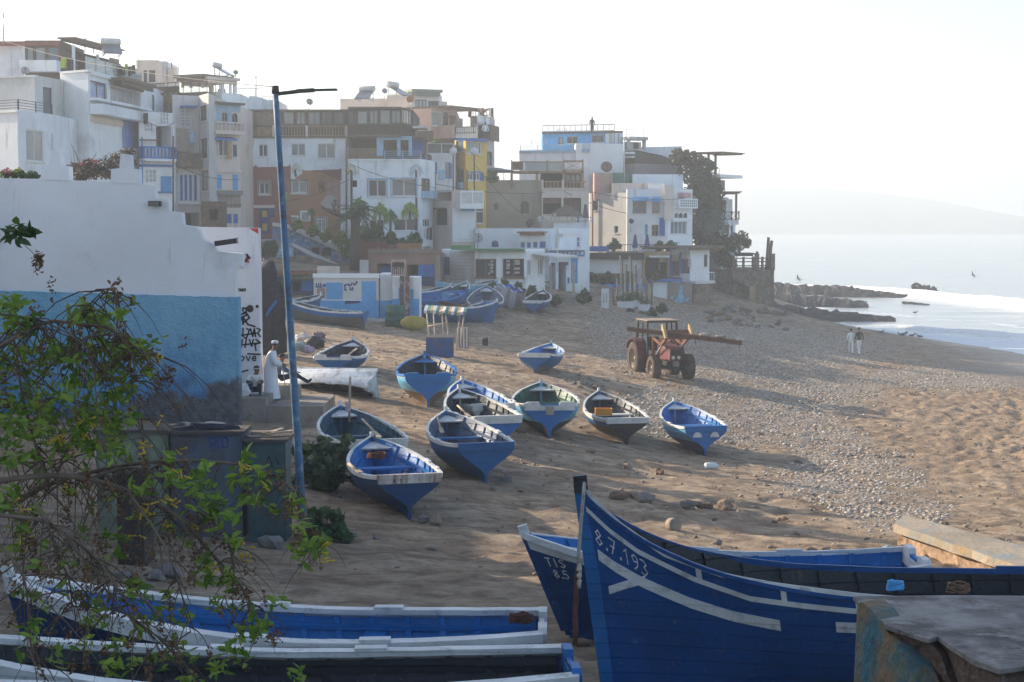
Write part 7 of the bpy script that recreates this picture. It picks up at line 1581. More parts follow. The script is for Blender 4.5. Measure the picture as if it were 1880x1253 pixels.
# facing +x : head slightly forward
for n_,dx in (('chest',.03),('neck0',.06),('neck1',.10),('head0',.15),('head1',.155),('head2',.14)): p,r=J[n_]; J[n_]=((p[0]+dx,p[1],p[2]-.01),r)
for sg,pre in ((-1,'l'),(1,'r')):
    limb(J,E,pre+'leg','pelvis',[(0,sg*.09,.88),(.03,sg*.10,.5),(0,sg*.10,.09),(.13,sg*.11,.035)],[.095,.062,.045,.035])
limb(J,E,'rarm','neck0',[(.03,-.19,1.38),(.14,-.25,1.14),(.36,-.2,1.08)],[.06,.048,.034]); hand(J,E,'rh','rarm2',(1,.1,-.25),(0,1,0))
limb(J,E,'larm','neck0',[(.03,.19,1.38),(.12,.24,1.13),(.38,.16,1.02)],[.06,.048,.034]); hand(J,E,'lh','larm2',(1,-.1,-.5),(0,-1,0))
skin_body('body',J,E,'pelvis',lambda c:0 if c.z>1.46 or (c.x>.33 and c.z>.8) else (1 if c.z>.12 else 2),[SKIN,ROBE,SHOE],rm)
mb=MB(); rings=[]
for z,rx,ry,dx in ((.06,.25,.27,.02),(.12,.245,.265,.02),(.5,.205,.23,.01),(.9,.19,.205,0),(1.12,.165,.20,.01),(1.3,.155,.215,.04),(1.40,.12,.17,.06),(1.455,.075,.085,.085)):
    rings.append([mb.vert((dx+(rx*(1+.07*math.cos(k_*5)*(1.2-z)*.8))*math.cos(2*math.pi*k_/24),(ry*(1+.06*math.sin(k_*3.)*(1.2-z)*.8))*math.sin(2*math.pi*k_/24),z)) for k_ in range(24)])
for a,c in zip(rings,rings[1:]):
    for k_ in range(24): mb.face((a[k_],a[(k_+1)%24],c[(k_+1)%24],c[k_]),0,True)
mb.build('robe',ROBE,rm,local=True)
for sg in (-1,1):
    mb=MB(); mb.tube([(.035,sg*.17,1.39),(.10,sg*.26,1.2),(.16,sg*.27,1.1),(.31,sg*.2,1.06)],[.085,.085,.085,.07],12,cap=False); mb.build('sleeve',ROBE,rm,local=True)
face_bits(rm,(.155,0,1.60),(1,0,-.1),1.,True,HAIR)
mb=MB(); mb.lathe([(.098,0),(.102,.03),(.098,.07),(.06,.085),(0,.088)],18,0,Matrix.Translation((.14,0,1.665))); mb.build('cap',ROBE,rm,local=True)
stq=at(507,728,48.7); mb=MB(); mb.tube([(0,0,0),(-.17,.12,1.02),(-.19,.13,1.08)],[.012,.014,.018],8); o=mb.build('walking_stick',OAR,None); o.location=(q.x+.50,q.y-.06,PLZ); tag(o,'pale walking stick held by the robed person','stick')
# 2 seated child in front of the graffiti wall
cq=at(468,718,48.0); top_z=at(441,731,47.3).z
ch=thing('person','small person with a headband crouching against the graffiti wall in a pale top','person',(cq.x,48.0,top_z),(0,0,R(10)))
J,E={}, []
J={'pelvis':((0,.1,.16),(.13,.11)),'belly':((.02,.06,.30),(.12,.1)),'chest':((.03,-.02,.47),(.135,.1)),'neck0':((.04,-.06,.58),(.06,.055)),'neck1':((.045,-.08,.63),.046),'head0':((.055,-.105,.69),(.07,.08)),'head1':((.055,-.10,.78),(.083,.095)),'head2':((.05,-.09,.85),(.05,.055))}
E=[('pelvis','belly'),('belly','chest'),('chest','neck0'),('neck0','neck1'),('neck1','head0'),('head0','head1'),('head1','head2')]
for sg,pre in ((-1,'l'),(1,'r')):
    limb(J,E,pre+'leg','pelvis',[(sg*.09,.05,.16),(sg*.14,-.24,.44),(sg*.14,-.16,.06),(sg*.15,-.28,.03)],[.085,.065,.045,.032])
    limb(J,E,pre+'arm','neck0',[(sg*.16,-.05,.55),(sg*.22,-.14,.38),(sg*.12,-.30,.40)],[.05,.04,.03]); hand(J,E,pre+'h',pre+'arm2',(-sg*.5,-1,0),(0,0,1),.85)
skin_body('body',J,E,'pelvis',lambda c:0 if c.z>.61 or c.y<-.27 and c.z>.36 and abs(c.x)<.2 else (1 if (c.z>.27 and c.y>-.14) else 2 if c.z>.07 else 3),[SKIN,SHIRT,NAVY,SHOE],ch)
face_bits(ch,(.055,-.115,.745),(.5,-1,-.05),.92); mb=MB(); mb.lathe([(.1,0),(.103,.015),(.1,.03)],18,0,Matrix.Translation((.055,-.10,.79))@Matrix.Rotation(.2,4,'X'),cap=False); mb.build('headband',CANV,ch,local=True)
bg_=thing('bag','crumpled white plastic bag beside the crouching person','bag',(cq.x-.28,47.75,top_z)); mb=MB(); mb.blob((0,0,.15),.2,3,.3,3,seed=7,flat=.7,scale=(.9,.8,1.1)); mb.build('sack',SHIRT,bg_,local=True)
# 3 reclining person behind the lamp post, legs stretched to the right
sq=at(512,700,50.0)
sp=thing('person','person in dark trousers sitting with legs stretched out behind the lamp post','person',(sq.x,50.0,PLZ+.42),(0,0,R(0)))
J={'pelvis':((0,0,.13),(.13,.12)),'belly':((-.02,0,.27),(.125,.1)),'chest':((.0,0,.45),(.15,.105)),'neck0':((.04,0,.58),(.065,.06)),'neck1':((.07,0,.63),.05),'head0':((.10,0,.70),(.07,.08)),'head1':((.11,0,.79),(.083,.098)),'head2':((.10,0,.86),(.05,.06))}
E=[('pelvis','belly'),('belly','chest'),('chest','neck0'),('neck0','neck1'),('neck1','head0'),('head0','head1'),('head1','head2')]
for sg,pre in ((-1,'l'),(1,'r')):
    limb(J,E,pre+'leg','pelvis',[(.08,sg*.09,.13),(.48,sg*.12,.22+.08*(sg<0)),(.88,sg*.12,.02),(.96,sg*.13,.12)],[.095,.068,.045,.034])
    limb(J,E,pre+'arm','neck0',[(.04,sg*.19,.53),(.22,sg*.24,.36),(.46,sg*.16,.33)],[.055,.045,.032]); hand(J,E,pre+'h',pre+'arm2',(1,0,-.2),(0,-sg,0))
skin_body('body',J,E,'pelvis',lambda c:0 if c.z>.61 else (1 if (c.z>.25 and c.x<.42 and c.z>.14+.1*(c.x>.25)) else 2 if c.x<.85 else 3),[SKIN,mat('slate blue shirt',(.10,.13,.20),.85,.1,3,0),NAVY,SHOE],sp)
face_bits(sp,(.115,0,.745),(1,0,0))
# 4 couple walking away on the beach
def walker(px,py,h,label,top,hairlen,ph,yaw):
    g=ground(px,py); w=thing('person',label,'person',g,(0,0,yaw)); J,E,k=base_joints(h)   # faces -y in local; yaw turns
    for sg,pre in ((-1,'l'),(1,'r')):
        s=sg*ph
        limb(J,E,pre+'leg','pelvis',[(sg*.09*k,0,.86*k),(sg*.10*k,-.10*s*k-.02,.48*k),(sg*.10*k,-.22*s*k+.03,.08*k),(sg*.11*k,-.22*s*k-.10,.035)],[.10*k,.072*k,.055*k,.035*k])
        limb(J,E,pre+'arm','neck0',[(sg*.19*k,0,1.38*k),(sg*.26*k,.04+.05*s,1.12*k),(sg*.25*k,-.08+.10*s,.90*k)],[.06*k,.046*k,.034*k]); hand(J,E,pre+'h',pre+'arm2',(0,-.2,-1),(0,1,0),k)
    skin_body('body',J,E,'pelvis',lambda c:0 if c.z>1.46*k or (abs(c.x)>.2*k and c.z<.93*k and c.z>.6*k) else (1 if c.z>.95*k else 2 if c.z>.075*k else 3),[SKIN2,top,TRS,SHOE],w)
    face_bits(w,(0,-.02,1.63*k),(0,-1,0),k,True,None,hairlen); return w
walker(1562,650,1.62,'person in white top and cream trousers walking on the beach beside a dark jacket',SHIRT,.5,.9,R(170)); walker(1577,652,1.76,'person in a dark jacket and cream trousers walking on the beach',DGREEN,.0,-.9,R(200))
# 5 tiny figures on the roofs and in the water
def far_person(p,h,label,top,leg,yaw=0.):
    w=thing('person',label,'person',p,(0,0,yaw)); J,E,k=base_joints(h)
    for sg,pre in ((-1,'l'),(1,'r')):
        limb(J,E,pre+'leg','pelvis',[(sg*.09*k,0,.86*k),(sg*.10*k,-.02,.48*k),(sg*.10*k,.02,.08*k),(sg*.11*k,-.10,.035)],[.10*k,.07*k,.05*k,.035*k]); limb(J,E,pre+'arm','neck0',[(sg*.19*k,0,1.38*k),(sg*.26*k,.02,1.12*k),(sg*.18*k,-.2,1.0*k)],[.06*k,.046*k,.034*k]); hand(J,E,pre+'h',pre+'arm2',(0,-1,0),(0,0,1),k)
    skin_body('body',J,E,'pelvis',lambda c:0 if c.z>1.46*k else (1 if c.z>.95*k else 2),[SKIN,top,leg],w); return w
far_person(at(1087,250,153),1.75,'lone dark clad person standing high on the blue house roof',NAVY,NAVY,R(30)); far_person(at(891,264,136),1.75,'person in a pale top standing on the narrow balcony of the slim tower',SHIRT,NAVY,R(20))
def surfer(px,py,label,sit=True):
    Y=9.2*F/(py-HZ); p=at(px,py,Y); p.z=.35; w=thing('person',label,'person',p,(0,0,R(60))); J,E,k=base_joints(1.7)
    J={n:((v[0][0],v[0][1],v[0][2]-.85),v[1]) for n,v in J.items()}
    for sg,pre in ((-1,'l'),(1,'r')):
        limb(J,E,pre+'leg','pelvis',[(sg*.12,-.05,.05),(sg*.26,-.35,.02),(sg*.28,-.4,-.3)],[.10,.07,.05]); limb(J,E,pre+'arm','neck0',[(sg*.19,0,.53),(sg*.3,-.1,.3),(sg*.25,-.3,.15)],[.06,.046,.034]); hand(J,E,pre+'h',pre+'arm2',(0,-1,-.2),(0,0,1))
    skin_body('body',J,E,'pelvis',lambda c:0 if c.z>.61 else 1,[SKIN,WS],w)
    o=thing('surfboard',label.replace('person','board under the person'),'surfboard',p,(0,0,R(60))); mb=MB(); n=12
    poly=[(.27*math.sin(math.pi*t)**.6,-1.1+2.2*t) for t in [i/n for i in range(n+1)]]; poly=poly+[(-x,y) for x,y in poly[-2:0:-1]]; mb.prism(poly,-.06,.0); mb.build('deck',WP,o,local=True)
surfer(1785,509,'person sitting on a surfboard far out at the right'); surfer(1464,516,'person on a surfboard by the breaking wave near the rocks')
# gulls
def gull(px,py,yaw,label):
    g=ground(px,py); g.z=max(g.z,.06); t=thing('gull',label,'bird',g,(0,0,yaw),'gulls at the waterline'); mb=MB()
    mb.tube([(-.3,0,.2),(-.16,0,.24),(0,0,.27),(.13,0,.30),(.19,0,.37),(.22,0,.43),(.27,0,.43)],[.012,.05,.088,.075,.045,.045,.02],10); mb.build('body',mat('gull grey',(.20,.20,.21),.8,.4,6,0),t,local=True)
    for s in (-1,1):
        mb=MB(); mb.tube([(0,s*.03,.2),(.01,s*.035,.0)],.008,5); mb.build('leg',OAR,t,local=True)
        mb=MB(); mb.blob((-.08,s*.075,.27),.1,2,0,scale=(1.9,.25,.6)); mb.build('wing',mat('gull wing',(.12,.12,.13),.8),t,local=True)
    mb=MB(); mb.tube([(.27,0,.43),(.34,0,.42)],[.015,.004],6); mb.build('beak',OAR,t,local=True)
for i,(px,py,l) in enumerate(((1618,616,'gull standing apart at the left of the flock'),(1654,621,'gull at the left edge of the main flock'),(1661,619,'gull facing right in the middle of the flock'),(1664,618,'gull close behind the middle one'),(1675,622,'gull low on the sand near the right of the flock'),(1680,613,'gull farthest back, standing in the wash'),(1688,624,'gull at the right end of the flock'))): gull(px,py,[.3,2.8,.2,1.4,.1,.0,3.0][i],l)
# small boat far out
p=at(1651,434,9.2*F/(434-HZ)); H=Hull(5,1.6,.7,s1=.4); mk('tiny motor boat far out on the pale sea',H,(p.x,p.y,0.0),(0,0,0),B_WHT,B_INK,B_WHT,thw=(.3,.6),group='boats at sea')
# ------------------------------------------------------------------ tractor
TRED=mat('faded tractor red',(.115,.018,.018),.6,.25,2,.05,20,stain=((.16,.10,.07),.6,2.)); TYRE=mat('dusty tyre rubber',(.085,.065,.05),.95,.35,5,.4,30); RIM=mat('dusty rim',(.30,.22,.16),.7,.2,4,0); TBLK=mat('tractor black',(.02,.019,.018),.6,.3,4,0); TORG=mat('orange loader paint',(.17,.065,.03),.6,.25,3,.05,20,stain=((.2,.10,.05),.4,3)); TYEL=mat('yellow loader paint',(.46,.33,.17),.5,.15,3,0)
g=ground(1232,697); TR=thing('tractor','dusty red tractor with a front loader and open framed cab on the pebbles','tractor',(g.x,g.y,g.z),(0,0,R(14)))
# local: forward = -y, front axle at y=0, rear axle y=2.25
def wheel(x,y,r,w,name_):
    mb=MB(); M_=Matrix.Translation((x,y,r))@Matrix.Rotation(R(90),4,'Y'); ri=r*.56
    prof=[(ri,-w/2),(r*.82,-w/2*1.02),(r*.93,-w/2*.92),(r*.96,-w/2*.6),(r*.965,w/2*.6),(r*.93,w/2*.92),(r*.82,w/2*1.02),(ri,w/2),(ri,-w/2)]
    mb.lathe(prof,32,0,M_,True,False); n=20
    for k in range(n):
        for sg in (-1,1):
            a=2*math.pi*(k+(.5 if sg>0 else 0))/n; b_=a+.16
            p0=M_@Vector((r*.975*math.cos(a),r*.975*math.sin(a),sg*w*.47)); p1=M_@Vector((r*.985*math.cos(b_),r*.985*math.sin(b_),sg*.0)); up=(M_.to_3x3()@Vector((math.cos(a),math.sin(a),0))); mb.bar(p0,p1,.05*r/.7,.05*r/.7,up=up)
    wh=mb.build('wheel',TYRE,TR,local=True)
    mb=MB(); sx=1 if x>0 else -1; mb.lathe([(0,-.05),(ri*.4,-.05),(ri*.5,.02),(ri*.92,.04),(ri*1.0,w*.42),(ri*1.03,w*.42),(ri*.98,-.02)],24,0,M_@Matrix.Rotation(0 if sx>0 else math.pi,4,'X'),True,False); mb.lathe([(0,0),(.09,0),(.09,.12),(0,.12)],12,0,M_@Matrix.Rotation(0 if sx>0 else math.pi,4,'X')); mb.build('rim',RIM,wh,local=True)
for s in (-1,1): wheel(s*.80,0,.56,.36,'front'); wheel(s*.86,2.25,.80,.46,'rear')
mb=MB(); mb.box((-.62,-.1,.48),(.62,.1,.64)); mb.box((-.22,-.35,.45),(.22,2.3,.85)); mb.box((-.6,2.15,.68),(.6,2.35,.92)); mb.build('chassis',TBLK,TR,local=True)
mb=MB(); prof=[(-.62,.86),(-.60,1.42),(-.45,1.50),(1.1,1.62),(1.1,.86)]
for (w0,w1) in ((.31,.26),):
    L_=[]; Rr=[]
    for (y,z) in prof:
        w_=w0 if z<1.4 else w1; L_.append(mb.vert((-w_,y,z))); Rr.append(mb.vert((w_,y,z)))
    n=len(prof); mb.face(L_[::-1]); mb.face(Rr)
    for k in range(n): mb.face((L_[k],L_[(k+1)%n],Rr[(k+1)%n],Rr[k]))
hood=mb.build('hood',TRED,TR,local=True)
bv=hood.modifiers.new('b','BEVEL'); bv.width=.04; bv.segments=3
mb=MB(); mb.box((-.25,-.645,1.12),(.25,-.625,1.36)); 
for k in range(6): mb.box((-.24,-.655,1.135+k*.037),(.24,-.646,1.150+k*.037))
mb.build('grille',TBLK,hood,local=True)
for s in (-1,1):
    mb=MB(); mb.lathe([(0,0),(.075,0),(.08,.02),(.07,.035),(0,.04)],14,0,Matrix.Translation((s*.13,-.63,1.02))@Matrix.Rotation(R(90),4,'X')); mb.build('headlight',mat('lamp glass',(.6,.58,.5),.15,.1,3,0),hood,local=True)
mb=MB(); mb.box((-.12,-.72,.62),(.12,-.5,.86)); mb.build('front_weight',mat('cast grey',(.2,.19,.18),.7,.2,4,0),TR,local=True)
for s in (-1,1):
    mb=MB(); n=10; prev=None
    for k in range(n+1):
        a=math.pi*(.02+.82*k/n); y=2.25-.93*math.cos(a); z=.80+.93*math.sin(a); c=[mb.vert((s*.60,y,z)),mb.vert((s*1.12,y,z)),mb.vert((s*1.12,y*.99+.02,z-.04)),mb.vert((s*.60,y*.99+.02,z-.04))]
        if prev:
            for j in range(4): mb.face((prev[j],c[j],c[(j+1)%4],prev[(j+1)%4]))
        prev=c
    mb.poly([(s*.6,2.25-.93*math.cos(math.pi*(.02+.82*k/n)),.8+.93*math.sin(math.pi*(.02+.82*k/n))) for k in range(n+1)]+[(s*.6,2.9,.9),(s*.6,1.35,.9)]); mb.build('fender',TRED,TR,local=True)
mb=MB()
for x in (-.72,.72):
    mb.bar((x,1.15,1.05),(x*.95,1.28,2.52),.075); mb.bar((x,2.7,1.4),(x*.95,2.6,2.52),.075); mb.bar((x,1.9,1.55),(x*.95,1.95,2.52),.05)
for y,z in ((1.28,2.50),(2.6,2.50)): mb.bar((-.7,y,z),(.7,y,z),.07)
for x in (-.69,.69): mb.bar((x,1.28,2.5),(x,2.6,2.5),.07)
mb.bar((-.72,1.15,1.6),(.72,1.15,1.6),.05); mb.build('cab_frame',TBLK,TR,local=True)
mb=MB(); mb.box((-.78,1.05,2.54),(.78,2.75,2.585)); rf=mb.build('roof',mat('sun faded roof',(.30,.22,.16),.7,.2,2,.1,10),TR,local=True); bv=rf.modifiers.new('b','BEVEL'); bv.width=.035; bv.segments=2
mb=MB(); mb.box((-.26,2.0,1.15),(.26,2.45,1.27)); mb.box((-.25,2.42,1.27),(.25,2.52,1.75)); mb.build('seat',TBLK,TR,local=True)
mb=MB(); M_=Matrix.Translation((0,1.6,1.62))@Matrix.Rotation(R(-35),4,'X'); mb.lathe([(.19,-.015),(.21,0),(.19,.015),(.17,0),(.19,-.015)],20,0,M_,True,False); mb.bar((0,1.6,1.62),(0,1.25,1.3),.04); mb.build('steering_wheel',TBLK,TR,local=True)
mb=MB(); mb.tube([(.2,.4,1.5),(.2,.4,2.1),(.2,.45,2.2)],.035,8); mb.build('exhaust',RUST,TR,local=True)
for s in (-1,1):
    mb=MB(); mb.bar((s*.48,1.05,.75),(s*.5,1.0,1.85),.12,.16); mb.bar((s*.5,1.02,1.80),(s*.5,-.15,1.55),.07,.12); mb.bar((s*.5,-.15,1.58),(s*.5,-.85,1.95),.09,.15); mb.build('loader_arm',TORG,TR,local=True)
    mb=MB(); mb.tube([(s*.4,1.0,.95),(s*.46,0.0,1.5)],.04,8); mb.build('ram',STEEL,TR,local=True)
    mb=MB(); Mx2=Matrix(((0,0,1,s*.62-.03),(1,0,0,0),(0,1,0,0),(0,0,0,1))); mb.prism([(-.55,1.88),(-1.15,1.92),(-1.05,2.1),(-.72,2.52),(-.62,2.5)],-.03,.09,0,Mx2); mb.build('bucket_side',TYEL,TR,local=True)
mb=MB(); mb.box((-.62,-1.1,1.86),(.62,-.6,1.94)); mb.box((-.62,-.66,1.9),(.62,-.6,2.25)); mb.build('bucket',TORG,TR,local=True)
# the steel beam carried on the loader
c=Vector((g.x,g.y,g.z)); a=at(1152,604,g.y-.3); e=at(1362,630,g.y-1.9); t=thing('steel_beam','long rusty steel beam carried crosswise on the tractor loader','beam',(a+e)/2); mb=MB(); mb.bar(a,e,.16,.10); mb.bar(a+Vector((0,0,.085)),e+Vector((0,0,.085)),.2,.03); mb.bar(a-Vector((0,0,.085)),e-Vector((0,0,.085)),.2,.03); mb.build('profile',mat('brown steel',(.12,.055,.035),.8,.3,3,.2,20),t)
for u in (.08,.6,.98): mb=MB(); q=a+(e-a)*u; mb.tube([q,q-Vector((0,0,.32))],.02,5); mb.build('hook',RUST,t)
for u,l in ((.68,'pale rag draped on the steel beam left of its far end'),(.82,'brown stone resting on top of the steel beam')):
    q=a+(e-a)*u+Vector((0,0,.17)); mb=MB(); mb.blob(q,.12,2,.2,2,seed=int(u*50),scale=(2.2,1,.6),flat=.6); o=mb.build('cloth' if 'rag' in l else 'rock',TARP if 'rag' in l else mat('pale stone',(.30,.24,.19)),None,loc=q); tag(o,l,'rag' if 'rag' in l else 'rock')
# ------------------------------------------------------------------ stones
RKM=[mat('tan rock',(.26,.19,.135),.95,.35,3,.6,12),mat('grey rock',(.20,.185,.17),.95,.3,3,.6,12),mat('brown rock',(.17,.115,.08),.95,.35,3,.6,12),mat('teal stained rock',(.20,.29,.30),.9,.25,3,.5,12)]
def rock(px,py,r,label,m=0,sc=None):
    g=ground(px,py); rr=r*g.y/F; mb=MB(); sd=int(px*7+py); q=random.Random(sd); sc=sc or (q.uniform(1,1.4),q.uniform(.8,1.1),q.uniform(.6,.85))
    mb.blob((0,0,rr*.45),rr,2,.34,.95,seed=sd%97,m=0,smooth=False,scale=sc); o=mb.build('rock',RKM[m],None); o.location=g; o.rotation_euler=(0,0,q.uniform(0,6)); return tag(o,label,'rock','loose rocks on the sand')
for a in ((1137,916,14,'brown flat rock, left of the trio behind the big bow',2),(1164,914,12,'tan rock in the middle of the trio behind the big bow',0),(1186,922,14,'grey rock at the right of the trio behind the big bow',1),(1265,931,13,'low grey rock at the left end of the row of rocks',1),(1283,932,9,'small dark wedge rock in the row of rocks',2),(1300,933,10,'pointed brown rock in the row of rocks',2),(1333,935,14,'big tan rock ending the row of rocks',0),(1212,872,11,'reddish upright rock below the eyed boat',2),(1153,862,9,'tan rock in a pair below the black bottomed boat',0),(1139,858,7,'small tan rock beside a larger one below the black bottomed boat',0),(1085,833,9,'upright tan rock below the white boarded boat',0),(1540,1025,18,'broad brown rock by the stern of the lettered boat',2),(1490,1014,9,'round tan rock left of the broad brown one',0),(1515,1014,9,'flat tan rock behind the broad brown one',0),(1629,1020,14,'teal stained rock at the end of the low wall',3),(1655,1020,16,'dark brown rock tight against the low wall',2),(1690,1040,12,'tan rock under the low wall slab',0),(1320,998,7,'grey stone alone on the sand behind the big boat',1),(1190,940,6,'small stone behind the trio of rocks',1),(1068,1188,14,'brown rock below the rope of the big bow',2),(776,958,11,'pale flat stone at the foot of the nearest blue boat',1),(802,962,12,'tan rounded stone beside the nearest blue boat foot',0),(930,886,10,'grey stone by the transom foot of the mid blue boat',1),(905,900,6,'small stone left of the mid blue boat foot',1),(253,1060,20,'tan rock in the pile by the pale block',0),(225,1062,14,'grey rock at the left of the pile',1),(285,1066,18,'grey white rock in the pile below the lockers',1),(315,1060,18,'long grey rock at the right of the pile',1),(265,1082,14,'low grey rock in front of the pile',1),(500,1010,22,'broken grey concrete lump at the foot of the teal locker',1),(1440,955,6,'small dark stone on the sand slope',2),(1390,935,5,'small tan stone right of the row of rocks',0),(1460,985,6,'small brown stone above the low boat stern',2),(1000,765,8,'grey stone beside the notched transom boat',1),(955,795,8,'brown stone between two blue boats',2),(690,990,6,'flat stone on the dark sand right of the lamp',1),(730,1045,5,'little grey stone in the shaded sand',1),(650,985,7,'pale stone near the bushy plant',1),(1100,948,4,'tiny dark stone behind the bow',2),(1465,850,6,'dark stone on the pebble edge',2),(1395,800,5,'brown stone on the pebbles right of the eyed boat',2)): rock(*a)
rq=random.Random(4)
for k in range(30): # rubble patch between the boats
    x=1052+rq.gauss(18,26); y=704+(x-1052)*.12+rq.gauss(0,6); rock(x,y,rq.uniform(3,6.5),'small grey brown rubble stone in the patch behind the notched boat',rq.choice((0,1,1,2)))
rq=random.Random(9)
for k in range(46):
    x=rq.uniform(1300,1450); y=560+(x-1300)*.10+rq.uniform(0,34); rock(x,y,rq.uniform(3,8),'dark boulder heaped on the slope below the stone terrace wall',rq.choice((1,2,2)))
# rope hanging from the big bow
p0=at(1073,887,16.3); pts=[p0]; 
for k in range(1,15): q=at(1073-17*math.sin(k/14*1.6)+3*noise.noise((k*.5,2,1)),887+k*21.3,16.2-.0*k); pts.append(q)
t=thing('mooring_rope','frayed rope hanging from the big boat bow, grey above and rusty red below','rope',pts[-1]); mb=MB(); mb.tube(pts[:8],.018,7); mb.build('grey_rope',mat('grey rope',(.36,.33,.29),.9,.3,20,.5,60),t); mb=MB(); mb.tube(pts[7:],[.018+.012*abs(math.sin(k*1.7)) for k in range(len(pts)-7)],7); mb.build('red_rope',mat('rusty rope',(.13,.05,.035),.95,.4,15,.6,60),t); mb=MB(); 
for k in range(3): mb.blob(pts[7]+Vector((0.01,-.02,-.04-.07*k)),.03,2,.4,3,seed=k,scale=(.8,.8,1.5))
mb.build('knot',mat('pale frayed rope',(.48,.42,.37),.95,.3,20,.5,60),t)
# things inside boats
def oar(a,b,label,r=.028):
    a,b=Vector(a),Vector(b); mb=MB(); d=b-a; mb.tube([a,a+d*.7],r,7); mb.bar(a+d*.68,b,.10,.02); o=mb.build('oar',OAR,None,loc=a); tag(o,label,'oar','oars in the boats')
oar(at(640,852,30.2),at(662,868,29.6)+Vector((0,.0,0)),'short pale oar in the nearest dark blue boat'); oar(at(665,770,39.8),at(697,803,37.8),'pale oar across the teal insided boat'); oar(at(802,765,42.5),at(812,795,41.2),'pale oar standing in the mid blue boat'); oar(at(840,745,47),at(862,765,46),'pale oar in the dark green insided boat'); oar(at(636,655,61.5),at(655,640,62.5),'pale oar lying in the deep blue boat by the rubbish')
p=at(1108,762,55.6); t=thing('crate','orange plastic crate inside the black bottomed boat','crate',p); mb=MB(); 
for (a,c) in (((-.28,-.2,0),(.28,.2,.03)),((-.28,-.2,.03),(-.25,.2,.22)),((.25,-.2,.03),(.28,.2,.22)),((-.25,-.2,.03),(.25,-.17,.22)),((-.25,.17,.03),(.25,.2,.22))): mb.box(a,c)
mb.build('body',mat('orange plastic',(.62,.24,.02),.45,.1,3,0),t,local=True)
p=at(641,760,40.2); t=thing('boat_mast','short bare mast with a pale marker flag in the teal insided boat','mast',p); mb=MB(); mb.tube([at(641,775,40.4),at(643,692,40.4)],.028,7); mb.build('pole',OAR,t); mb=MB(); a=at(634,738,40.3); c=at(645,755,40.3); mb.box((a.x,40.3,c.z),(c.x-.03,40.33,a.z)); mb.build('marker',mat('pinkish marker',(.48,.36,.40),.7,.4,8,0),t)
# ------------------------------------------------------------------ plants
def bush(name,label,cat,base,clumps,size,m,group=None,stem=True,long=2.,droop=.1,extra=None):
    t=thing(name,label,cat,base,group=group)
    if stem:
        mb=MB(); b0=Vector(base)
        for c,r,n in clumps[:14]: c=Vector(c); mb.tube([b0,b0.lerp(c,.5)+Vector((0,0,.1)),c],[.04,.025,.01],5)
        mb.build('stems',BROWNW,t)
    leaves('foliage',clumps,size,m,t,long=long,droop=droop)
    if extra: leaves(extra[0],extra[1],extra[2],extra[3],t)
    return t
def clump_px(L,Y,n,s): return [(at(x,y,Y+dy),(r*Y/F*1.0,r*Y/F*1.0,r*Y/F*.9),n) for x,y,r,dy in L]
g=ground(600,900); bush('castor_bush','bushy dark leaved plant at the foot of the nearest blue boat, behind the lamp','bush',g,[(at(x+random.gauss(0,r*.62),y+random.gauss(0,r*.6),g.y+dy+random.gauss(0,.2)),(r*g.y/F*.5,.2,r*g.y/F*.42),15) for x,y,r,dy in 5* ((570,830,26,.3),(600,820,24,.4),(620,840,22,.4),(590,860,30,0),(615,880,24,0),(560,870,24,.2),(600,895,22,-.1),(575,895,22,0))],.27,LF_DK,'bushes by the lamp post',True,1.5)
g=ground(600,990); bush('castor_bush','low green plant with a few yellow leaves at the base of the lamp post','bush',g,[(at(x+random.gauss(0,r*.62),y+random.gauss(0,r*.6),g.y+dy+random.gauss(0,.2)),(r*g.y/F*.5,.2,r*g.y/F*.42),15) for x,y,r,dy in 5* ((585,950,22,.2),(610,955,20,.2),(600,975,24,0),(575,975,18,0),(625,980,14,0))],.23,LF_MD,'bushes by the lamp post',True,1.6)
# palm tree in front of the murals, with a snapped branch
g=at(652,492,112); t=thing('palm_tree','dark trunked palm with ragged fronds and a bare sideways limb before the murals','palm tree',(g.x,112,g.z-.5)); mb=MB(); mb.tube([at(653,500,112),at(652,470,112),at(652,430,112),at(655,395,112)],[.42,.36,.30,.26],12); mb.build('trunk',DARKW,t); mb=MB(); mb.tube([at(652,400,112),at(625,396,111.6),at(600,386,111.4),at(590,380,111)],[.2,.15,.1,.05],8); mb.tube([at(618,392,111.6),at(608,372,111.2)],[.08,.03],6); mb.build('limb',DARKW,t)
def fronds(name,c,n,L,par,m,seed=0,dr=.55,up0=.9):
    mb=MB(); q=random.Random(seed); c=Vector(c)
    for k in range(n):
        a=6.283*k/n+q.uniform(-.3,.3); e=q.uniform(-.2,up0); d=Vector((math.cos(a)*math.cos(e),math.sin(a)*math.cos(e),math.sin(e))); ln=L*q.uniform(.75,1.1); P=[]
        for j in range(8): s=j/7; P.append(c+d*ln*s+Vector((0,0,-dr*ln*s*s)))
        sd=d.cross(Vector((0,0,1))).normalized()
        for j in range(1,8):
            for sg in (-1,1):
                for h in (0,.33,.66):
                    b0=P[j-1].lerp(P[j],h); tip=b0+sd*sg*ln*.26*(1-.55*abs(j/7-.45))+(P[j]-P[j-1]).normalized()*ln*.12+Vector((0,0,-.12*ln*q.random())); w_=(P[j]-P[j-1])*.14; mb.poly([b0-w_,b0+w_,tip])
        mb.tube(P,[.03*(1-j/9) for j in range(8)],4)
    return mb.build(name,m,par)
fronds('fronds',at(656,390,112),26,1.9,t,LF_PALM,1)
g=at(1296,432,147); t=thing('palm_tree','bushy palm with drooping fronds at the foot of the creeper clad house','palm tree',g); mb=MB(); mb.tube([g,at(1298,395,147)],[.3,.22],10); mb.build('trunk',DARKW,t); fronds('fronds',at(1298,392,147),30,2.3,t,LF_AG,3,.75)
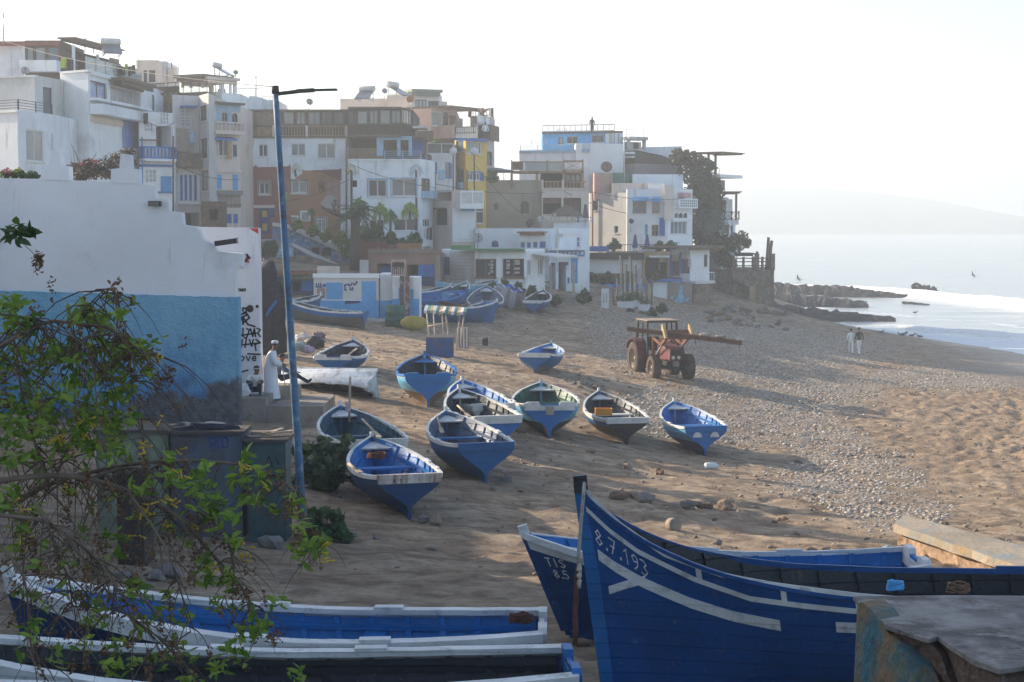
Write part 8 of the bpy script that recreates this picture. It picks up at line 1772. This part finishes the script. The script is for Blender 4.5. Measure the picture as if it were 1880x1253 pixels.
# creeper on the cliff house
LV=[]
for x,y,r in ((1245,290,16),(1262,292,18),(1280,298,20),(1295,312,20),(1262,318,20),(1280,330,24),(1300,340,20),(1312,356,18),(1318,372,15),(1275,355,22),(1295,368,24),(1310,392,18),(1282,390,18),(1290,415,20),(1275,420,16),(1300,430,22),(1310,412,16),(1285,440,18),(1320,385,10),(1305,305,8)): LV.append((at(x,y,148.6),(r*.048,1.3,r*.048),190))
t=thing('creeper','dense brown green creeper mass smothering the corner of the cliff house','creeper',at(1285,440,148.6)); leaves('foliage',LV,.42,LF_IVY,t,long=1.7,droop=.5); leaves('flower_bracts',[(at(1252,288,148.2),(.9,.8,.5),120),(at(1275,292,148),(.8,.6,.4),70)],.3,leaf_mat('rust bracts',(.22,.10,.06),(.33,.17,.10)),t); mb=MB(); 
for k in range(7): mb.tube([at(1270+k*7,440,149.3),at(1265+k*8,380,149.4),at(1262+k*6,310,149.6)],[.08,.05,.02],5)
mb.build('stems',DARKW,t)
g=at(1358,470,146); t=bush('tree','small round leafy tree at the end of the cliff terrace','tree',g,[(at(x,y,146),(r*.047,.8,r*.047),170) for x,y,r in ((1350,440,12),(1362,436,12),(1370,446,10),(1355,452,12),(1345,455,9))],.3,LF_DK,None,False)
mb=MB(); mb.tube([g,at(1357,448,146)],[.14,.08],7); mb.build('trunk',DARKW,t)
for x,y,r,l in ((1328,448,16,'dark shrub hanging beside the lower deck of the cliff house'),(1335,480,13,'dark shrub behind the stone terrace railing'),(1325,470,12,'shrub in the shade under the cliff house canopy')):
    g=at(x,y+r*.6,147); bush('shrub',l,'shrub',g,[(at(x+dx*r,y+dy*r,147),(r*.04,.7,r*.04),180) for dx,dy in ((0,0),(.5,.3),(-.5,.2),(.1,-.5))],.3,LF_DK,'shrubs on the cliff terrace',False)
# stone terrace wall
t=thing('stone_wall','rubble stone terrace wall with a timber railing at the cliff end','wall',at(1360,552,146)); 
pl=[(1300,148),(1347,146),(1421,147)]
P=[at(x,520,Y) for x,Y in pl]; zt=at(1347,496,146).z; mb=MB(); nx=14
for a,c in zip(P,P[1:]):
    for k in range(nx):
        for j in range(6):
            f_=lambda u,v:(a.lerp(c,u).x+.25*noise.noise((u*9+a.x,v*5,1))*.5,a.lerp(c,u).y+.25*noise.noise((u*9+a.x,v*5,7))-.25*(1-v),-.5+(zt+.5)*v)
            mb.poly([f_(k/nx,j/6),f_((k+1)/nx,j/6),f_((k+1)/nx,(j+1)/6),f_(k/nx,(j+1)/6)])
e=P[-1]; mb.poly([(e.x,e.y,-.5),(e.x+.5,e.y+9,-.5),(e.x+.5,e.y+9,zt),(e.x,e.y,zt)]); mb.poly([(p.x,p.y,zt) for p in P]+[(e.x+.5,e.y+9,zt),(P[0].x,e.y+9,zt)]); mb.build('wall',STONE,t)
def rail_px(P0,P1,h,n,par,m):
    for k in range(n+1): q=P0.lerp(P1,k/n); mb=MB(); mb.box((q.x-.1,q.y-.1,q.z),(q.x+.1,q.y+.1,q.z+h*1.12)); mb.build('post',m,par)
    mb=MB()
    for z in (.35,.7,1.): mb.bar(P0+Vector((0,0,h*z)),P1+Vector((0,0,h*z)),.09)
    mb.build('rail',m,par)
zz=Vector((0,0,1)); A=Vector((P[1].x,P[1].y,zt)); B_=Vector((P[2].x-.2,P[2].y+.1,zt)); rail_px(A,B_,1.0,4,t,BROWNW); rail_px(Vector((P[0].x,P[0].y+.2,zt+.8)),A+Vector((0,.1,0)),1.,3,t,BROWNW)
for x,w_ in ((1389,6),(1418,6)): q=at(x,500,146.8); mb=MB(); mb.box((q.x-.18,146.5,zt),(q.x+.18,147,zt+1.4)); mb.build('stone_pier',STONE,t)
mb=MB(); wpoly(mb,[(1345,512),(1345,498),(1352,498),(1392,530),(1392,548),(1386,548),(1386,534)],145.4,145.4,0,.5); mb.build('stair_parapet',STONE,t); mb=MB(); a=at(1376,525,145.2); c=at(1386,555,145.2); mb.box((a.x,145.0,c.z-.6),(c.x,145.4,a.z)); mb.build('pillar',mat('ochre pillar',(.33,.24,.14),.9,.3,2,.4,9),t)
for (x0,y0,x1,y1,l) in ((1408,495,1411,436,'taller leaning driftwood pole on the stone terrace corner'),(1410,495,1417,442,'second driftwood pole crossing the taller one'),(1389,492,1390,462,'short thick post on the stone terrace railing')):
    a=at(x0,y0,147.2); c=at(x1,y1,147.2); mb=MB(); n=7; mb.tube([a.lerp(c,k/n)+Vector((.08*noise.noise((k,x1,2)),0,0)) for k in range(n+1)],[.2-.08*k/n for k in range(n+1)],7); o=mb.build('driftwood_pole',BROWNW,None,loc=a); tag(o,l,'pole','driftwood poles')
# gardens
def row(spec,Y,lab,cat='shrub',name='shrub',m=LF_MD,size=.28,n=120,group='garden shrubs'):
    for i,(x,y,r,l) in enumerate(spec):
        s=Y/F; bush(name,l,cat,at(x,y+r,Y),[(at(x+dx*r,y+dy*r,Y+dd),(r*.6*s,.5,r*.6*s),n) for dx,dy,dd in ((0,0,0),(.7,.3,.2),(-.7,.2,-.2),(.2,-.6,.1),(-.2,.6,-.3))],size,m,group,False)
row([(490,460,14,'rounded dark shrub just right of the graffiti wall'),(500,452,8,'small shrub above the rounded dark one')],100,'',m=LF_DK)
row([(545,413,9,'shrub at the top of the mosaic stairs'),(575,424,10,'grassy shrub above the mosaic wall, left part'),(600,432,11,'grassy shrub above the mosaic wall, middle part'),(625,440,12,'tall grassy shrub near the palm trunk'),(640,456,14,'blue green agave like shrub by the palm trunk')],115.5,'',m=LF_YG,n=90)
row([(672,440,15,'dark shrub right of the palm trunk'),(690,425,12,'bright shrub under the lower left window'),(715,440,13,'dark shrub under the lower windows'),(735,450,11,'small dark shrub at the ochre garden wall'),(762,440,10,'spiky shrub near the hanging laundry')],116.5,'',m=LF_MD,n=110)
row([(900,533,12,'low shrub below the left cafe window'),(925,528,12,'low shrub under the middle of the cafe front'),(950,533,12,'low shrub under the right cafe window'),(975,537,10,'low shrub beside the dark bench'),(1000,546,9,'low shrub left of the cafe steps'),(1020,552,8,'small shrub at the cafe steps'),(1072,545,11,'shrub between the steps and the notice board')],104,'',m=LF_DK,n=120,group='shrubs before the cafe')
row([(1155,580,11,'trailing shrub below the planters, left'),(1175,585,11,'trailing shrub below the planters, middle'),(1195,577,9,'trailing shrub below the planters, right'),(1215,566,8,'grassy tuft at the foot of the white panel')],112,'',m=LF_DK,n=110,group='shrubs below the bar')
row([(1085,512,10,'hedge clump at the left of the bar counter'),(1115,512,11,'hedge clump in the middle of the bar front'),(1150,512,11,'hedge clump right of the bar middle'),(1205,507,7,'plants in the serving hatch window box')],132.3,'',m=LF_DK,n=120,group='hedge along the bar')
row([(1128,450,10,'cactus like shrub on the bar terrace'),(1210,452,8,'leafy pot plant on the bar terrace right of the parasols'),(1230,452,8,'pot plant by the green screen on the bar terrace')],137.6,'',m=LF_MD,n=90,group='terrace plants')
row([(800,262,6,'yellow green plants spilling over the roof screen'),(905,326,9,'tree top by the open grey parasol')],133,'',m=LF_YG,n=80,group='roof plants')
# bougainvillea over the left wall
t=thing('bougainvillea','tangled brown bougainvillea with a few pink flowers behind the wall merlons','bougainvillea',at(185,335,60)); Yb2=60; s_=Yb2/F
LV=[(at(x,y,Yb2+random.uniform(-.6,.6)),(r*s_,.6,r*s_*.8),170) for x,y,r in ((135,312,16),(155,318,18),(180,312,18),(200,300,20),(220,290,18),(235,280,12),(165,300,12),(210,315,18),(240,300,10),(145,326,14))]
leaves('foliage',LV,.13,leaf_mat('bougainvillea leaves',(.06,.045,.035),(.14,.11,.08)),t); leaves('flowers',[(at(x,y,Yb2-.5),(8*s_,.3,5*s_),9) for x,y in ((175,296),(150,300))],.09,LF_PK,t)
mb=MB(); q=random.Random(3)
for k in range(26):
    a=at(150+q.random()*90,330,Yb2); x1=120+q.random()*150; y1=262+q.random()*50; mb.tube([a,at((150+x1)/2+q.uniform(-10,10),300,Yb2),at(x1,y1,Yb2)],[.03,.018,.006],5)
mb.build('stems',BROWNW,t)
for (x,y,l,m_) in ((14,318,'pink flowering bush at the far left on the wall top',LF_PK),(34,318,'yellow green flowering plant on the wall top',LF_YG),(58,322,'dark leafy plant beside the first merlon',LF_DK)):
    Y=50; s_=Y/F; bush('flower_bush',l,'bush',at(x,y+12,Y),[(at(x+dx,y+dy,Y),(9*s_,.3,8*s_),90) for dx,dy in ((0,0),(7,4),(-7,3))],.1,LF_MD,'bushes on the wall top',False,extra=('flowers',[(at(x,y-2,Y-.2),(9*s_,.2,8*s_),50)],.09,m_))
# ------------------------------------------------------------------ foreground shrub
sh=thing('tobacco_shrub','arching foreground shrub with yellow tube flowers, green leaves and dry brown seed heads','shrub',(-3.6,9.6,gz(-3.6,9.6)))
BRK=mat('pale bark',(.16,.12,.09),.85,.3,6,.3,30); br=[]
brs=[([(-60,690),(0,637),(85,593),(133,594),(200,603),(218,628),(244,655)],9.2,.013),([(-20,575),(45,583),(85,593),(150,630),(172,672)],9.2,.008),([(133,592),(160,565),(190,534),(208,531),(216,548)],9.2,.005),([(-60,700),(20,745),(110,730),(190,752),(260,770)],9.6,.010),
([(-80,990),(20,930),(90,890),(190,862),(290,848),(380,848),(453,856),(505,876),(545,905)],9.8,.017),([(-80,900),(20,880),(106,874),(170,882),(235,902),(292,928),(342,962),(382,1010),(412,1042),(442,1075),(466,1122),(482,1150)],9.5,.019),([(-80,930),(0,946),(72,955),(122,982),(172,1022),(204,1064),(236,1112)],9.0,.015),([(150,885),(215,862),(262,862),(312,886),(352,925),(372,960)],9.6,.010),([(58,915),(86,962),(106,1020),(126,1064),(132,1120)],9.0,.010),([(0,1000),(42,1058),(52,1130),(50,1200)],8.7,.008),([(90,890),(60,800),(40,720),(30,650),(20,600)],9.5,.012),([(100,880),(140,800),(200,730),(250,690)],9.7,.009),([(350,930),(395,960),(420,1000),(430,1050),(405,1110)],9.6,.007),([(453,856),(520,900),(560,950),(592,1010)],9.9,.006),([(235,902),(300,1000),(330,1080),(350,1160)],9.3,.008),([(120,980),(200,1090),(260,1150),(330,1190)],9.0,.008),([(-40,830),(40,850),(130,840),(210,815),(270,800)],9.9,.008)]
mb=MB(); bpts=[]
for pts,Y,r in brs:
    P=[at(x,y,Y+.3*noise.noise((x*.01,y*.01,Y))) for x,y in pts]
    # smooth
    Q=[]
    for i in range(len(P)-1):
        p0=P[max(0,i-1)];p1=P[i];p2=P[i+1];p3=P[min(len(P)-1,i+2)]
        for k in range(6):
            u=k/6; Q.append(.5*((2*p1)+(p2-p0)*u+(2*p0-5*p1+4*p2-p3)*u*u+(3*p1-p0-3*p2+p3)*u**3))
    Q.append(P[-1]); n=len(Q); mb.tube(Q,[r*(1-.75*k/n) for k in range(n)],7); bpts+= [(q,k/n) for k,q in enumerate(Q)]
base=Vector((-3.6,9.6,gz(-3.6,9.6))); mb.tube([base,base.lerp(at(-60,900,9.5),.5)+Vector((.1,0,.1)),at(-70,905,9.5)],[.07,.05,.03],8); mb.tube([base+Vector((.1,.1,0)),at(-70,700,9.4)],[.06,.03],8)
mb.build('branches',BRK,sh)
mb=MB(); q=random.Random(6); tw=[]
cand=[b for b in bpts if b[1]>.12]
for k in range(620):
    b_,u=q.choice(cand); L=q.uniform(.15,.55)*(1.15 if b_.x<-1.9 else .6); a=q.uniform(-1.2,1.2); p1=b_+Vector((math.sin(a)*L*.5,q.uniform(-.2,.2),-L*.25 if q.random()<.7 else L*.06)); p2=p1+Vector((math.sin(a)*L*.35,q.uniform(-.1,.1),-L*.6)); mb.tube([b_.lerp(p1,v).lerp(p1.lerp(p2,v),v) for v in (0,.25,.5,.75,1)],[.0045,.004,.003,.002,.0012],4,cap=False); tw.append(p2); tw.append(p1)
mb.build('twigs',leaf_mat('twig bark',(.07,.05,.035),(.17,.125,.09),.85,0),sh)
# leaf tufts
lc=[(10,575),(28,565),(45,590),(20,610),(150,568),(163,575),(190,583),(175,590),(235,640),(250,650),(262,640),(275,665),(225,625),(80,680),(130,700),(60,720),(20,740),(100,760),(180,740),(220,720),(240,705),(205,775),(150,790),(90,800),(30,800),(10,660),(40,650),(70,640),(110,660),(140,655),(160,690),(195,690),(210,665),(0,700),(50,770),(120,730),(170,770),(230,760),(15,840),(60,835),(110,830),(160,820),(200,835),(140,770),(370,862),(380,900),(440,880),(470,868),(462,905),(420,950),(400,970),(430,990),(462,840),(395,925),(352,890),(365,935),(560,960),(540,930),(590,990),(575,1005),(545,1000),(420,1062),(390,1105),(480,1135),(505,1098),(330,1175),(260,1150),(220,1190),(170,1135),(270,1100),(425,1185),(400,1230),(540,1243),(350,1243),(200,1230),(440,1210),(470,1160),(300,1120),(240,1090),(150,1180),(110,1210),(60,1160),(330,1130),(380,1060),(270,890),(320,870),(200,985),(10,920),(40,960),(30,1010),(245,1215),(300,1215),(130,640),(185,640),(10,770),(75,740)]
def nearY(x,y):
    return 9.4+.5*noise.noise((x*.012,y*.012,5))
L1=[];L2=[];q=random.Random(8)
for (x,y) in lc:
    dense=x<290 and y<840; n=q.randint(14,22) if dense else q.randint(11,19)
    L1.append((at(x+q.uniform(-6,6),y+q.uniform(-6,6),nearY(x,y)),(.075,.1,.065),n))
    if dense: L1.append((at(x+q.uniform(-22,22),y+q.uniform(-18,18),nearY(x,y)+q.uniform(-.3,.3)),(.09,.14,.08),q.randint(7,11)))
for p_ in q.sample(tw,330): L2.append((p_,(.025,.03,.06),q.randint(9,18)))
for p_ in q.sample(tw,110): L1.append((p_,(.04,.05,.04),q.randint(3,6)))
for x in range(26): xx=q.uniform(0,250); yy=q.uniform(900,1200); L2.append((at(xx,yy,nearY(xx,yy)),(.07,.08,.09),16))
for (x,y) in ((245,690),(290,705),(312,690),(160,880),(532,935),(546,985),(180,1000),(150,1100),(500,1170),(240,1180),(70,480),(213,548),(120,950),(60,1000),(200,900)): L2.append((at(x,y,nearY(x,y)-.1),(.035,.04,.07),46))
leaves('leaves',L1,.078,leaf_mat('tobacco leaves',(.08,.17,.02),(.29,.40,.07),.5,.42),sh,long=2.7,droop=-.25)
leaves('dry_seed_heads',L2,.024,LF_BR,sh,long=1.6,droop=.3)
mb=MB()
for (x,y) in ((298,915),(300,770),(160,770),(130,905),(92,812),(112,812),(325,830),(268,925),(263,943),(318,922),(300,960),(446,998),(452,1010),(440,850),(590,1010),(600,1025),(595,1035),(36,930),(35,1000),(45,985),(255,820),(270,825),(150,800),(120,800),(330,870),(345,965),(455,860),(480,890),(140,825),(290,660),(445,1030),(395,1045),(255,985),(120,890)):
    for k in range(q.randint(2,4)):
        c=at(x+q.uniform(-9,9),y+q.uniform(-7,7),nearY(x,y)-.12); d=Vector((q.uniform(-.6,1),q.uniform(-.4,.2),q.uniform(-.7,.4))).normalized()*.045; mb.tube([c,c+d*.7,c+d],[.0035,.0045,.0075],6)
mb.build('blossoms',leaf_mat('tube flowers',(.50,.33,.02),(.66,.48,.06),.5,.2),sh)
t=thing('leaf_sprig','dark leafy sprig reaching in at the left edge above the blue wall','shrub',at(-10,440,8)); mb=MB(); mb.tube([at(-30,470,8),at(5,440,8),at(30,428,8),at(52,420,8)],[.006,.005,.004,.002],5); mb.tube([at(20,433,8),at(45,450,8),at(66,470,8),at(70,482,8)],[.003,.002,.002,.0015],4); mb.build('stem',BRK,t); leaves('leaves',[(at(x,y,8),(.03,.04,.03),6) for x,y in ((12,428),(28,415),(40,428),(32,440),(50,424))],.085,LF_MD,t,long=2.6); leaves('dry_seed_heads',[(at(70,476,8),(.022,.02,.03),26)],.03,LF_BR,t)

# bits lying in the boats
def coil(p,r,label,m):
    mb=MB(); q=random.Random(int(p.x*99)); P=[]
    for k in range(60): a=k*.52; rr=r*(.6+.4*((k%13)/13)); P.append(Vector(p)+Vector((rr*math.cos(a),rr*math.sin(a)*.8,.012*k*.12+.03*q.random())))
    mb.tube(P,.016,5); o=mb.build('rope_coil',m,None,loc=p); tag(o,label,'rope','ropes and floats in the boats')
RRP=mat('rusty rope',(.13,.05,.035)); 
coil(at(955,1143,18.9),.16,'tangle of brown rope at the stern of the bright blue insided boat',RRP); coil(at(690,842,30.6),.2,'dark red rope coil in the bow of the nearest dark blue boat',RRP); coil(at(1757,1090,16.9),.13,'brown rope bundle on the big boat far gunwale',mat('brown net',(.16,.10,.06),.95,.4,12,.6,40)); coil(at(1642,1086,16.5),.09,'small blue rope bundle on the big boat gunwale',SKYB)
# clutter on the facades: drain pipes and sagging service wires
q=random.Random(21)
for (x,y0,y1,Y,l) in ((444,262,415,123.6,'grey drain pipe at the left edge of the mural house'),(636,255,470,122.0,'stained drain pipe between the mural house and the palm painted house'),(318,250,400,112.5,'grey drain pipe on the chevron boarded house'),(891,215,300,136.2,'thin pipe down the slim tower house'),(1146,252,340,148,'pipe on the corner of the big white house'),(1088,352,460,145.5,'pipe at the left edge of the house with awnings')):
    mb=MB(); a=at(x,y1,Y); c=at(x,y0,Y); mb.tube([a,c],.06,6); mb.tube([a.lerp(c,.5)-Vector((0,0,.04)),a.lerp(c,.5)+Vector((0,0,.04))],.08,6); o=mb.build('drain_pipe',GREYW if q.random()<.6 else RUST,None,loc=a); tag(o,l,'pipe','drain pipes')
for (a,c,l) in (((262,215,109),(320,225,112),'service wire between the white balcony house and the boarded house'),((318,300,111),(440,330,115),'service wire along the front of the cream arcaded house'),((500,372,121),(640,330,120),'slack wire across the front of the red mural'),((640,300,120.5),(800,345,121),'slack wire across the palm painted wall'),((870,300,128),(960,395,124),'wire from the yellow house down to the white blue house'),((1085,352,140),(1255,365,139),'wire along the front of the house with awnings')):
    cable(l,at(*a),at(*c),q.uniform(.2,.5),.022)
